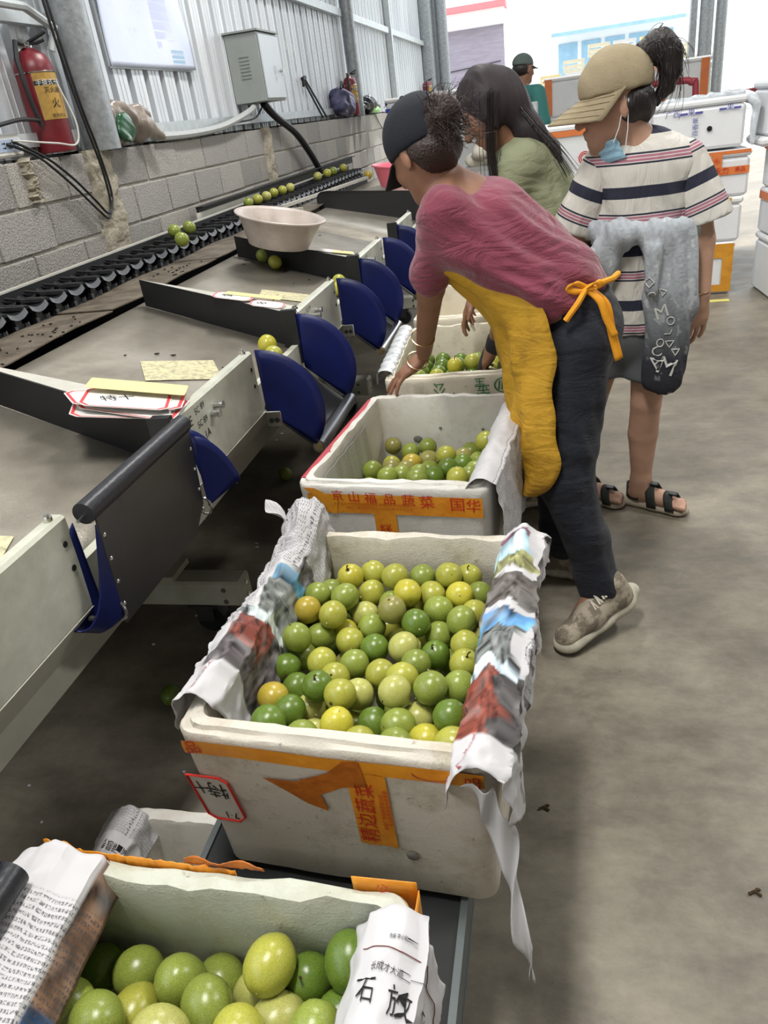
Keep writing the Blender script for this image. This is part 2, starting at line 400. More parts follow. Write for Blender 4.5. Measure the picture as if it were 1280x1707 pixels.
    for d in range(3):
        e1, e2 = [(1, 2), (2, 0), (0, 1)][d]
        sa = [slice(0, n[i] - 1) if i == d else slice(0, n[i]) for i in range(3)]; sb = list(sa); sb[d] = slice(1, n[d])
        ch = np.argwhere(s_[tuple(sa)] != s_[tuple(sb)])
        ch = ch[(ch[:, e1] > 0) & (ch[:, e2] > 0)]
        inside = s_[ch[:, 0], ch[:, 1], ch[:, 2]]
        def g(a_, b_):
            q = ch.copy(); q[:, e1] -= a_; q[:, e2] -= b_; return idx[q[:, 0], q[:, 1], q[:, 2]]
        q = np.stack([g(1, 1), g(0, 1), g(0, 0), g(1, 0)], 1); q[~inside] = q[~inside][:, ::-1]
        Q.append(q)
    Q = np.concatenate(Q); Q = Q[(Q >= 0).all(1)]
    # relax
    for _ in range(2):
        S = np.zeros_like(P); c_ = np.zeros(len(P))
        for a_, b_ in ((0, 1), (1, 2), (2, 3), (3, 0)):
            np.add.at(S, Q[:, a_], P[Q[:, b_]]); np.add.at(S, Q[:, b_], P[Q[:, a_]]); np.add.at(c_, Q[:, a_], 1); np.add.at(c_, Q[:, b_], 1)
        P = P * .5 + S / np.maximum(c_, 1)[:, None] * .5
    if disp is not None:
        nrm = np.cross(P[Q[:, 1]] - P[Q[:, 0]], P[Q[:, 2]] - P[Q[:, 0]]); VN = np.zeros_like(P)
        for a_ in range(4): np.add.at(VN, Q[:, a_], nrm)
        VN /= np.linalg.norm(VN, axis=1)[:, None] + 1e-12
        P = P + VN * disp(P)[:, None]
    me = bpy.data.meshes.new(name)
    me.vertices.add(len(P)); me.vertices.foreach_set('co', P.astype(np.float32).ravel())
    me.loops.add(len(Q) * 4); me.loops.foreach_set('vertex_index', Q.astype(np.int32).ravel())
    me.polygons.add(len(Q)); me.polygons.foreach_set('loop_start', (np.arange(len(Q)) * 4).astype(np.int32)); me.polygons.foreach_set('loop_total', np.full(len(Q), 4, np.int32))
    me.polygons.foreach_set('use_smooth', np.ones(len(Q), bool))
    me.update(calc_edges=True); me.validate()
    return me
def co_of(me):
    a = np.empty(len(me.vertices) * 3, np.float32); me.vertices.foreach_get('co', a); return a.reshape(-1, 3)
def paint(me, cols):
    at = me.color_attributes.new('print', 'FLOAT_COLOR', 'POINT'); c = np.ones((len(me.vertices), 4), np.float32); c[:, :3] = cols
    at.data.foreach_set('color', c.ravel())
def fattr(me, name, vals):
    at = me.attributes.new(name, 'FLOAT', 'POINT'); at.data.foreach_set('value', np.asarray(vals, np.float32))
def folds(amp, freq, direc, warp=1.5, seed=0.):
    d = nv(direc); o = nv(np.cross(d, [.3, .5, .8]))
    def f(P):
        a = P @ d; b = P @ o; c = P[:, 2]
        w_ = warp * (np.sin(b * 9 + seed) * .5 + np.sin(c * 13 + b * 7 + seed * 2) * .35 + np.sin(P[:, 0] * 17 + seed) * .25)
        v = np.sin(a * freq + w_ * 2.2) + .5 * np.sin(a * freq * 2.1 + w_ * 3.1 + 1.3 + seed)
        m = .5 + .5 * np.sin(b * 11 + c * 6 + seed * 3)
        return amp * np.sign(v) * np.abs(v) ** .8 * (.35 + .65 * m)
    return f
def dsum(*fs): return lambda P: sum(f(P) for f in fs)
def place(name, me, m, parent, origin, label=None):
    """mesh given in world space -> child of the thing at origin"""
    c = co_of(me) - np.array(origin, np.float32); me.vertices.foreach_set('co', c.ravel()); me.update()
    if m: me.materials.append(m)
    o = bpy.data.objects.new(name, me); COL.objects.link(o)
    if parent is not None: o.parent = parent
    else: o.location = origin
    if label: o['label'] = label
    return o

def head_prims(c, f, u, sc=1., ears=True):
    c = np.array(c, float); f = nv(f); u = nv(np.array(u) - f * (np.array(u) @ f)); s_ = np.cross(u, f); R = np.array([f, s_, u])
    a = lambda x, y, z: c + (f * x + s_ * y + u * z) * sc
    k = lambda x: x * sc
    P = [ell(a(-.012, 0, .025), (k(.094), k(.076), k(.093)), .02, R), ell(a(.022, 0, -.038), (k(.066), k(.062), k(.08)), .03, R),
         ell(a(.060, 0, -.092), (k(.030), k(.032), k(.024)), .03, R), cone(a(.084, 0, .014), a(.110, 0, -.030), k(.009), k(.0145), .010),
         ell(a(.096, .011, -.032), (k(.009), k(.007), k(.007)), .006, R), ell(a(.096, -.011, -.032), (k(.009), k(.007), k(.007)), .006, R),
         ell(a(.090, 0, -.056), (k(.013), k(.022), k(.0075)), .005, R), ell(a(.087, 0, -.070), (k(.013), k(.019), k(.008)), .005, R),
         cone(a(.074, .035, .022), a(.074, -.035, .022), k(.012), k(.012), .015),
         ell(a(.055, .042, -.025), (k(.025), k(.02), k(.022)), .02, R), ell(a(.055, -.042, -.025), (k(.025), k(.02), k(.022)), .02, R)]
    if ears:
        for q in (1, -1): P += [ell(a(-.008, q * .077, -.012), (k(.016), k(.007), k(.03)), .008, R)]
    return P, a, R
def hand_prims(wr, d, nrm, side, curl=.3, spread=.12, sc=1., curls=None):
    """wr wrist, d pointing direction, nrm back-of-hand normal, side = +1/-1 where the thumb leaves"""
    wr = np.array(wr, float); d = nv(d); nrm = nv(np.array(nrm) - d * (np.array(nrm) @ d)); t = np.cross(nrm, d) * side
    P = [cone(wr, wr + d * .03 * sc, .024 * sc, .026 * sc, .02, (nrm, .75)),
         ell(wr + d * .055 * sc, np.array([.045, .041, .018]) * sc, .02, np.array([d, t, nrm]))]
    L = [(.040, .025, .019), (.045, .028, .021), (.042, .027, .020), (.033, .020, .017)]
    for i in range(4):
        o = (1.5 - i) * .0205 * sc; base = wr + d * (.084 - abs(i - 1) * .004) * sc + t * o
        fd = nv(d + t * (1.5 - i) * spread); p = base; a_ = 0.
        cc = (curls[i] if curls else curl)
        P.append(cone(wr + d * .05 * sc + t * o * .8, base, .011 * sc, .0098 * sc, .012))
        for j in range(3):
            a_ += cc * (.6, 1., .8)[j]
            q = p + (fd * math.cos(a_) - nrm * math.sin(a_)) * L[i][j] * sc
            P.append(cone(p, q, (.0092 - .001 * j) * sc, (.0085 - .001 * j) * sc, .004)); p = q
    b = wr + d * .02 * sc + t * .026 * sc; e = b + (d * .6 + t * .75 - nrm * .25) * .042 * sc
    P += [cone(wr + d * .03 * sc, b + d * .012 * sc, .016 * sc, .016 * sc, .02), cone(b, e, .0135 * sc, .0105 * sc, .01), cone(e, e + nv(d * .9 + t * .35 - nrm * .25) * .03 * sc, .0102 * sc, .0085 * sc, .004)]
    return P
def shoe_parts(parent, M, L=.30, wd=.088, cols=None, origin=(0, 0, 0)):
    """M maps shoe space (x heel->toe, z up, sole at 0) to world"""
    def up(P):
        out = []
        for p in P:
            if p[0] == 'c': out.append(('c', np.array(M @ Vector(p[1])), np.array(M @ Vector(p[2])), p[3], p[4], p[5], (np.array(M.to_3x3() @ Vector(p[6][0])), p[6][1]) if p[6] else None))
            elif p[0] == 'e':
                R3 = np.array(M.to_3x3().transposed()); out.append(('e', np.array(M @ Vector(p[1])), p[2], R3, p[4]))
            else: out.append(('p', np.array(M @ Vector(p[1])), np.array(M.to_3x3() @ Vector(p[2]))))
        return out
    sole = [cone((.045, 0, .026), (.14, .002, .022), .048, .042, .02, ((0, 0, 1), .62)), cone((.14, .002, .022), (L - .05, .0, .022), .044, .050, .02, ((0, 0, 1), .52)), cone((.0, 0, .036), (.05, 0, .028), .028, .042, .02, ((0, 0, 1), .85)), cut((0, 0, 0), (0, 0, -1))]
    o = place('sole', organic('sole', up(sole), .005), mat('shoe_sole_rubber', (196, 190, 172), .7, var=.3, scale=40), parent, origin)
    upper = [cone((.045, 0, .055), (.055, 0, .112), .043, .038, .03), cone((.07, 0, .062), (.16, 0, .055), .042, .042, .03), cone((.16, 0, .052), (L - .048, 0, .042), .041, .037, .03, ((0, 0, 1), .8)),
             cone((.09, 0, .085), (.17, 0, .062), .024, .024, .02), cone((.10, 0, .105), (.085, 0, .13), .016, .014, .01)]
    place('upper', organic('upper', up(upper), .005), mat('shoe_mesh_fabric', (170, 160, 142), .8, col2=(120, 110, 96), scale=26, thr=(.45, .55), bump=.4, bscale=300), parent, origin)
    mb = MB()
    for i in range(5):
        x = .105 + i * .018; z = .122 - i * .009
        mb.tube([M @ Vector((x, -.028, z - .014)), M @ Vector((x + .004, 0, z)), M @ Vector((x + .010, .028, z - .014))], .0032, 6)
        mb.tube([M @ Vector((x + .010, -.028, z - .016)), M @ Vector((x + .004, 0, z + .002)), M @ Vector((x, .028, z - .014))], .0032, 6)
    mb.v = [tuple(Vector(v) - Vector(origin)) for v in mb.v]
    obj('laces', mb, mat('lace', (206, 200, 184), .9), parent, True)
def mat_skin(name, col):
    if name in MC: return MC[name]
    m = mat(name, col, .5, var=.18, scale=14, bump=.12, bscale=220, spec=.4); b = m.node_tree.nodes['Principled BSDF']
    b.inputs['Subsurface Weight'].default_value = .08; b.inputs['Subsurface Radius'].default_value = (.02, .008, .005); b.inputs['Subsurface Scale'].default_value = .5
    return m
def strands(mb, n, root, tip, r=.0012, wav=.01, seg=6):
    """hair strands: root(i), tip(i) give end points plus a bend vector"""
    for i in range(n):
        a, b, bend = root(i), tip(i), np.random.randn(3) * wav
        mb.tube([Vector(a + (b - a) * t + bend * math.sin(PI * t)) for t in np.linspace(0, 1, seg)], [r * (1 - .6 * t) for t in np.linspace(0, 1, seg)], 4)

# ================================================================== THE SETTING
mb = MB(); mb.grid(lambda u, v: (-3 + 15 * u, -4.5 + 22 * v, 0), 2, 2)
fl = obj('floor', mb, mat_floor()); structure(fl)
mb = MB(); mb.box((8, 30, -.06), (60, 90, .08)); yard = obj('yard_ground', mb, mat('pale_yard_concrete', (214, 212, 206), .8, var=.15, scale=2)); structure(yard)
# left wall: block plinth with corrugated sheets above
WX = -2.15; H0 = 1.495; CH_ = .180
mortar = mat('mortar', (172, 166, 154), .95, var=.25, scale=18, bump=.8, bscale=70)
blockm = []
for i, c in enumerate(((178, 174, 169), (166, 162, 157), (188, 183, 175), (172, 167, 160))):
    blockm.append(mat('grey_block_%s' % 'abcd'[i], c, .95, col2=tuple(x * .8 for x in c), scale=130, thr=(.35, .6), bump=.9, bscale=160, detail=3.))
mb = MB(); mb.box((WX - .095, 7.5, H0 / 2 - .006), (.19, 18, H0 - .012))
wall = obj('wall_left', mb, mortar); structure(wall)
bms = []
for i in range(4):
    b_ = MB(); b_.box((0, 0, 0), (.03, .382, CH_ - .012), None, .005)
    me = mesh_from('concrete_block', b_, blockm[i], False); bm = bmesh.new(); bm.from_mesh(me)
    for v in bm.verts: v.co += Vector((random.uniform(-.003, .003), random.uniform(-.004, .004), random.uniform(-.0025, .0025)))
    bm.to_mesh(me); bm.free(); bms.append(me)
for c in range(4):
    y = 1.55 - (.2 if c % 2 else 0)
    while y < 15.8:
        o = bpy.data.objects.new('concrete_block', random.choice(bms)); COL.objects.link(o); o.parent = wall
        o.location = (WX - .005 + random.uniform(-.003, .003), y, H0 - CH_ / 2 - c * CH_); o.rotation_euler = (random.uniform(-.006, .006), 0, random.uniform(-.008, .008)); y += .392
# rough render strips down the block wall
def rough_strip(y0, y1, z0, z1, sd):
    mb = MB()
    def f(u, v):
        y = lerp(y0, y1, u) + .03 * fbm((v * 5, sd, 0)) ; z = lerp(z0, z1, v)
        d = .028 * math.sin(PI * u) ** .5 * (1 + .6 * fbm((u * 4, v * 9, sd))) if 0 < u < 1 else 0
        return (WX + .012 + d - .014 * (u in (0, 1)), y, z)
    mb.grid(f, 12, 50); o = obj('mortar_patch', mb, mat('smeared_cement', (176, 168, 150), .95, var=.35, scale=12, bump=.9, bscale=50), wall, True); return o
rough_strip(3.50, 3.74, .9, 1.50, 1.); rough_strip(6.02, 6.18, .9, 1.5, 5.); rough_strip(3.02, 3.08, 1.33, 1.5, 9.)
mb = MB(); mb.grid(lambda u, v: (WX - .2 + .21 * u, lerp(1.4, 16, v), H0 + .006 + .006 * fbm((u * 3, v * 60, 0))), 3, 120); obj('ledge_mortar', mb, mortar, wall, True)
# corrugated sheets: each sheet one piece
zinc = mat('galvanised_sheet', (228, 231, 234), .42, metal=.18, col2=(200, 206, 212), scale=5, thr=(.3, .7), stretch=(1, 1, .12), spec=.5)
upper = obj('wall_left_cladding', MB().box((WX - .19, 8.5, 5.22), (.03, 15, .04)), zinc); structure(upper)
prof = []
def corr(y):        # depth of the ribs across the sheet
    t = (y / .2) % 1.
    if t < .62:
        q = t / .62; return .0 + (.004 if .28 < q < .36 or .62 < q < .70 else 0.)
    if t < .65: return -.085 * (t - .62) / .03
    if t < .93: return -.085
    return -.085 * (1 - (t - .93) / .03) if t < .96 else 0.
def sheet(y0, y1, z0, z1, dx):
    ys = []; y = y0
    br = [0, .17, .175, .225, .23, .38, .385, .44, .445, .62, .65, .93, .96]
    k = math.floor(y0 / .2) - 1
    while k * .2 < y1 + .2:
        for b_ in br:
            q = (k + b_) * .2
            if y0 <= q <= y1: ys.append(q)
        k += 1
    ys = [y0] + ys + [y1]; mb = MB(); n = len(ys)
    V = [(WX - .10 + dx + corr(y), y, z) for z in (z0, z1) for y in ys]
    mb.add(V, [(i, i + 1, n + i + 1, n + i) for i in range(n - 1)])
    o = obj('corrugated_sheet', mb, zinc, upper); md = o.modifiers.new('s', 'SOLIDIFY'); md.thickness = .0015; return o
y = 1.0
while y < 16:
    sheet(y, min(y + 1.02, 16.1), 1.47, 3.35, random.choice((0, .003))); sheet(y, min(y + 1.02, 16.1), 3.30, 5.2, -.004); y += 1.0
# posts and rails of the wall
galv = mat('galvanised_tube', (166, 171, 174), .42, metal=.3, col2=(132, 137, 140), scale=30, bump=.15, bscale=60)
galvw = mat('pale_rail', (198, 204, 206), .45, metal=.4, var=.2, scale=20)
def post(x, y, r, z0=0., z1=5.2, lbl=''):
    mb = MB(); mb.cyl((x, y, z0), (x, y, z1), r, 28); o = obj('trim_post', mb, galv, None, True); structure(o); return o
post(WX + .015, 3.70, .085, 1.49); post(WX + .0, 9.45, .07, 1.49)
mb = MB(); mb.box((WX - .05, 12.2, 3.3), (.08, .09, 3.7)); o = obj('trim_post', mb, galvw); structure(o)
mb = MB(); mb.cyl((WX + .0, 15.6, 0), (WX + .0, 15.6, 5.2), .13, 24); mb.cyl((WX + .28, 15.7, 0), (WX + .28, 15.7, 5.2), .10, 24); mb.box((WX + .14, 15.75, 2.6), (.2, .1, 5.2)); o = obj('trim_end_column', mb, galv, None, True); structure(o)
mb = MB()
for (y0, y1, z, dx) in ((3.9, 9.3, 1.565, 0), (1.0, 3.6, 1.565, 0)): mb.box((WX - .06 + dx, (y0 + y1) / 2, z), (.045, y1 - y0, .055))
o = obj('trim_low_rail', mb, galvw); structure(o)
mb = MB()
for (y0, y1) in ((3.9, 9.35), (9.55, 12.1), (12.3, 15.5)): mb.box((WX - .06, (y0 + y1) / 2, 2.49), (.05, y1 - y0, .07))
o = obj('trim_high_rail', mb, galvw); structure(o)
mb = MB(); mb.box((WX - .06, 2.5, 2.03), (.05, 2.3, .05)); mb.tube([(WX, 3.0, 2.06), (WX + .03, 3.35, 2.05), (WX + .05, 3.5, 1.98), (WX + .02, 3.48, 1.9)], .018, 8); o = obj('trim_bracket_rail', mb, galvw, None, 40); structure(o)
# unseen roof added to shape the light, its beams, and the far right post
roofm = mat('roof_sheet', (186, 190, 194), .5, metal=.3, var=.15, scale=3)
mb = MB(); mb.box((4.5, 3.2, 5.25), (14.5, 15.0, .08)); o = obj('ceiling_unseen', mb, roofm); structure(o)
mb = MB()
for y in (-2, 3.7, 9.45): mb.box((4.5, y, 5.05), (14, .12, .25))
o = obj('trim_beams', mb, galv); structure(o)
mb = MB(); mb.box((2.35, 15.6, 2.6), (.10, .16, 5.2)); mb.cyl((2.56, 15.6, 0), (2.56, 15.6, 5.2), .11, 20); mb.cyl((2.80, 15.65, 0), (2.80, 15.65, 5.2), .09, 20); o = obj('trim_yard_column', mb, galv, None, True); structure(o)
mb = MB(); mb.box((11.6, 6, 2.6), (.15, 21, 5.2)); o = obj('wall_right_unseen', mb, mat('pale_plaster', (206, 204, 198), .9, var=.1, scale=2)); structure(o)  # unseen side wall, added to hold back light from the right
mb = MB(); mb.box((4.5, -4.2, 2.6), (14.5, .15, 5.2)); o = obj('wall_back_unseen', mb, MC['pale_plaster']); structure(o)  # unseen wall added behind the camera to cut the ambient light
# lamps under the roof (the light itself is at the top of the script)
for (x, y, z) in ((-.55, .7, 4.24), (-.6, 4.6, 4.34), (3.0, 3.0, 4.34)):
    t = thing('roof_lamp', 'long white lamp hanging under the roof above the ' + {.7: 'nearest box', 4.6: 'middle of the sorting machine', 3.0: 'open floor on the right'}[y], 'lamp', (x, y, z), 0, 'lamps under the roof')
    mb = MB(); mb.box((0, 0, .03), (.42, 1.3, .05), None, .01); obj('housing', mb, galvw, t)
    mb = MB(); mb.cyl((0, 0, .05), (0, 0, 5.2 - z), .008, 6); obj('hanger', mb, galv, t)
# yard: white hall, grey-walled shed, crates, blue-roofed sheds
mb = MB(); mb.box((-3.6, 24, 1.6), (4.8, .3, 3.2)); shed = obj('wall_shed', mb, mat('grey_purple_block', (150, 144, 158), .9, var=.25, scale=9, bump=.4, bscale=30, stretch=(.3, 1, 3))); structure(shed)
t = thing('shed_roof', 'red-edged white roof above the grey shed wall in the yard', 'roof', (-3.6, 24, 3.2))
mb = MB(); mb.box((0, -.1, .18), (4.9, .9, .36)); obj('white_fascia', mb, mat('white_paint', (236, 236, 236), .7), t)
mb = MB(); mb.box((0, -.25, .42), (5.0, 1.0, .14)); obj('red_gutter', mb, mat('faded_red_paint', (206, 120, 126), .7), t)
mb = MB(); mb.tube([(-2.5 + i * .3, -.18, -.85 - .12 * math.sin(i / 16 * PI)) for i in range(17)], .012, 5); obj('slung_cable', mb, mat('black_rubber', (26, 27, 29), .55, var=.2, scale=30), t)
mb = MB(); mb.box((12, 34, 2.5), (26, .4, 5)); o = obj('wall_yard_hall', mb, mat('white_hall', (240, 241, 243), .8)); structure(o)
blue = mat('pale_blue_sheet', (150, 190, 214), .6, var=.2, scale=6)
for (x, y, z, dx, dz, lb) in ((1.9, 27, 3.05, 3.4, .7, 'long low shed with a pale blue roof beyond the crates'), (7.6, 24, 2.6, 3.0, 2.2, 'pale blue glazed shed beyond the far right column')):
    t = thing('blue_shed', lb, 'shed', (x, y, 0))
    mb = MB(); mb.box((0, .6, z / 2), (dx, 1.2, z)); obj('shed_body', mb, MC['white_hall'], t)
    mb = MB(); mb.box((0, 0, z + .05), (dx + .3, 1.9, .1), Matrix.Rotation(.25, 3, 'X')); obj('shed_roof_sheet', mb, blue, t)
    for i in range(5):
        mb = MB(); mb.box((-dx / 2 + (i + .5) * dx / 5, -.02, z * .72), (dx / 5 - .12, .04, z * .3)); obj('window', mb, blue, t)
crm = [mat('pale_crate_wood', (240, 232, 206), .8, var=.2, scale=30), mat('pale_grey_crate', (232, 232, 230), .8, var=.1, scale=20), mat('yellow_crate', (236, 218, 160), .8, var=.1, scale=20)]
cr = []
for m_ in crm:
    b_ = MB()
    for z in (.025, .10, .19): b_.box((0, -.12, z), (.42, .012, .058)); b_.box((0, .12, z), (.42, .012, .058)); b_.box((-.204, 0, z), (.012, .24, .058)); b_.box((.204, 0, z), (.012, .24, .058))
    for sx in (-1, 1):
        for sy in (-1, 1): b_.box((sx * .19, sy * .105, .105), (.025, .025, .21))
    b_.box((0, 0, .005), (.42, .24, .008)); cr.append(mesh_from('crate', b_, m_))
ORD = ('first', 'second', 'third', 'fourth', 'fifth', 'sixth', 'seventh', 'eighth', 'ninth', 'tenth', 'eleventh')
rr = random.Random(5)
for i in range(9):
    hgt = (5, 7, 8, 9, 10, 10, 10, 9, 8)[i]
    for j in range(hgt):
        o = bpy.data.objects.new('fruit_crate', cr[rr.choice((0, 0, 1, 2))]); COL.objects.link(o)
        o.location = (-1.0 + i * .50 + rr.uniform(-.03, .03), 18.3 + rr.uniform(-.03, .03), -.02 + j * .222); tag(o, 'empty slatted yard crate, %s from the ground, %s stack from the left' % (ORD[j], ORD[i]), 'crate', 'empty crates stacked in the yard')
rr = random.Random(8)
for i in range(3):
    for j in range(4):
        o = bpy.data.objects.new('bagged_bundle', mesh_from('bundle', MB().box((0, 0, .2), (.5, .4, .40), None, .06), mat('blue_white_bundle', (150, 164, 196), .7, col2=(214, 218, 226), scale=9, thr=(.48, .52)))); COL.objects.link(o)
        o.location = (-3.3 + i * .52, 21, -.02 + j * .42); tag(o, 'blue and white bundle by the grey shed, %s from the ground, %s column' % (ORD[j], ORD[i]), 'bundle', 'wrapped bundles by the shed')

# ================================================================== FRUIT SORTING MACHINE
white_enamel = mat('cream_enamel', (204, 205, 192), .38, col2=(172, 172, 156), scale=7, thr=(.3, .62), spec=.5, bump=.08, bscale=30)
steel = mat('brushed_tray_steel', (180, 173, 160), .30, metal=.35, col2=(142, 136, 124), scale=7, thr=(.28, .66), bump=.12, bscale=160, spec=.6)
steel_d = mat('dull_flap_steel', (92, 91, 90), .42, metal=.8, var=.2, scale=10)
steel_b = mat('bright_steel', (206, 206, 204), .25, metal=1., var=.1, scale=20)
blackp = mat('black_panel', (20, 21, 24), .5, var=.2, scale=14)
dusty = mat('dusty_steel_strip', (124, 114, 100), .6, metal=.3, col2=(84, 74, 62), scale=10, thr=(.35, .65), bump=.3, bscale=90)
bluec = mat('blue_pvc_cloth', (16, 28, 92), .42, col2=(12, 20, 66), scale=6, spec=.35)
rubber = mat('black_roller_rubber', (34, 36, 42), .38, var=.2, scale=30, bump=.1, bscale=120)
lightpad = mat('pale_divider_top', (196, 194, 184), .55, var=.18, scale=14, bump=.2, bscale=150)
TX = -.86; SL = .24
def tz(X): return .80 + (TX - X) * SL
M0 = (-.86, .0, 0)
mach = thing('fruit_sorting_machine', 'long cream and steel fruit sorting machine with side trays and blue cloth gates', 'machine', M0)
def mo(name, mb, m, smooth=False, parent=None, label=None, kind=None): return obj(name, local(mb, M0), m, parent or mach, smooth, label=label, kind=kind)
def mcopy(name, me, loc, rot=None, parent=None):
    o = bpy.data.objects.new(name, me); COL.objects.link(o); o.parent = parent or mach; o.location = loc
    if rot: o.rotation_euler = rot
    return o
Y0, Y1 = -.6, 6.9; PER = .97
divs = [.49 + PER * k for k in range(-1, 6)]           # divider start at the gate end
# trays (one steel sheet per bay)
for yd in divs[:-1]:
    mb = MB(); mb.grid(lambda u, v: (lerp(-1.525, TX - .02, u), yd + .17 * (1 - u) + v * (PER - .002), tz(lerp(-1.525, TX - .02, u))), 8, 2)
    o = mo('tray', mb, steel, True); md = o.modifiers.new('s', 'SOLIDIFY'); md.thickness = .004; md.offset = -1
    mb = MB(); mb.grid(lambda u, v: (lerp(-1.765, -1.535, u), yd + v * (PER - .004), .985 + .004 * math.sin(v * 9 + yd)), 3, 8); o = mo('dusty_strip', mb, dusty); md = o.modifiers.new('s', 'SOLIDIFY'); md.thickness = .004
# continuous outer rail
mb = MB(); mb.box((TX - .012, (Y0 + Y1) / 2, .775), (.024, Y1 - Y0, .085)); mo('side_rail', mb, white_enamel)
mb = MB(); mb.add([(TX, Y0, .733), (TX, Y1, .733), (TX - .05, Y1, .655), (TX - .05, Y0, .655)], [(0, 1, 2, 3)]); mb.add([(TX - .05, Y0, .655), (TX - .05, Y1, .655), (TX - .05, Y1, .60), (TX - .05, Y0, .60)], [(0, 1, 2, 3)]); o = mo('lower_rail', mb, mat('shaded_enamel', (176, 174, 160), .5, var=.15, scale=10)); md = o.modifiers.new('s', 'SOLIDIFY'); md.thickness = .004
# plates between the gates
boltm = MB().cyl((0, 0, -.004), (0, 0, .004), .009, 10).cyl((0, 0, .004), (0, 0, .010), .005, 6); bolt_me = mesh_from('bolt', boltm, steel_b, True)
darkhole = mat('dark_hole', (10, 10, 11), .8)
inkm = mat('black_ink', (18, 18, 20), .7)
for k, yd in enumerate(divs):
    mb = MB(); y1 = min(yd + .535, Y1); mb.box((TX - .014, (yd + y1) / 2, .8255), (.032, y1 - yd, .195), None, .006); pe = mo('gate_post_plate', mb, white_enamel)
    mcopy('bolt', bolt_me, (-.014, yd + .035, .927)); mcopy('bolt', bolt_me, (-.014, y1 - .03, .927)); mcopy('bolt', bolt_me, (-.014, yd + .055, .925))
    for z in (.875, .825): mo('bolt_hole', MB().cyl((TX + .001, y1 - .03, z), (TX + .0035, y1 - .03, z), .006, 10), darkhole)
    for (dy, dz) in ((.20, .862), (.225, .875)):
        mb = MB(); mb.cyl((TX, yd + dy, dz), (TX + .020, yd + dy, dz), .0085, 12); mb.cyl((TX + .020, yd + dy, dz), (TX + .028, yd + dy, dz), .0105, 12); mo('air_fitting', mb, steel_b, True)
    fnp = lambda u, v, y_=yd: Vector((TX + .0035, y_ + u, v))
    for tx_, sz_, at_ in (('ABCDEFGH'[(k + 2) % 8], .036, (.085, .885)), ('5C', .024, (.128, .897)), ('89', .024, (.160, .899)), ('5C', .024, (.128, .862)), ('89', .024, (.160, .862)), ('1A', .030, (.155, .826))): mo('stencil_letters', put_text(MB(), tx_, fnp, sz_, at_), inkm, kind='stuff')
    # black end post and its steel angle
    mb = MB(); mb.box((TX - .02, yd - .012, .845), (.055, .022, .185)); mo('end_post', mb, blackp)
    mb = MB(); mb.box((TX + .012, yd - .010, .84), (.010, .016, .18), None, .003); mo('post_angle', mb, steel_b)
# dividers: black side board with pale top
for k, yd in enumerate(divs[:6]):
    XA, XB = TX - .035, -1.50
    if k == 5: continue
    f0 = (XA, yd); f1 = (XB, yd + .165); b0 = (XA, yd + .135); b1 = (XB, yd + .178)
    h_ = .118
    V = [(f0[0], f0[1], tz(XA)), (f1[0], f1[1], tz(XB)), (f1[0], f1[1], tz(XB) + h_ * .82), (f0[0], f0[1], tz(XA) + h_)]
    mb = MB(); mb.add(V + [(x, y + .006, z) for x, y, z in V], [(0, 1, 2, 3), (7, 6, 5, 4), (0, 4, 5, 1), (1, 5, 6, 2), (2, 6, 7, 3), (3, 7, 4, 0)]); dv = mo('divider_board', mb, blackp)
    mb = MB(); T = [(f0[0], f0[1] + .006, tz(XA) + h_ - .001), (f1[0], f1[1] + .006, tz(XB) + h_ * .82 - .001), (b1[0], b1[1], tz(XB) + h_ * .8), (b0[0], b0[1], tz(XA) + h_ * .9)]
    Bt = [(b1[0], b1[1], tz(XB) + .004), (b0[0], b0[1], tz(XA) + .004)]
    mb.add(T + Bt, [(0, 1, 2, 3), (3, 2, 4, 5)]); o = mo('divider_top', mb, lightpad); md = o.modifiers.new('s', 'SOLIDIFY'); md.thickness = .003
    # seam where the pale top meets the next tray
# last tall board with rounded corner
mb = MB(); yy = 5.32; pts_ = [(-1.58, yy, .90), (-.90, yy + .05, .80), (-.90, yy + .05, 1.0), (-1.50, yy, 1.065)] + [(-1.53 - .05 * math.sin(a), yy, 1.015 + .05 * math.cos(a)) for a in np.linspace(.1, PI / 2, 6)]
mb.prism(pts_, None, (0, .008, 0)); mo('end_board', mb, blackp)
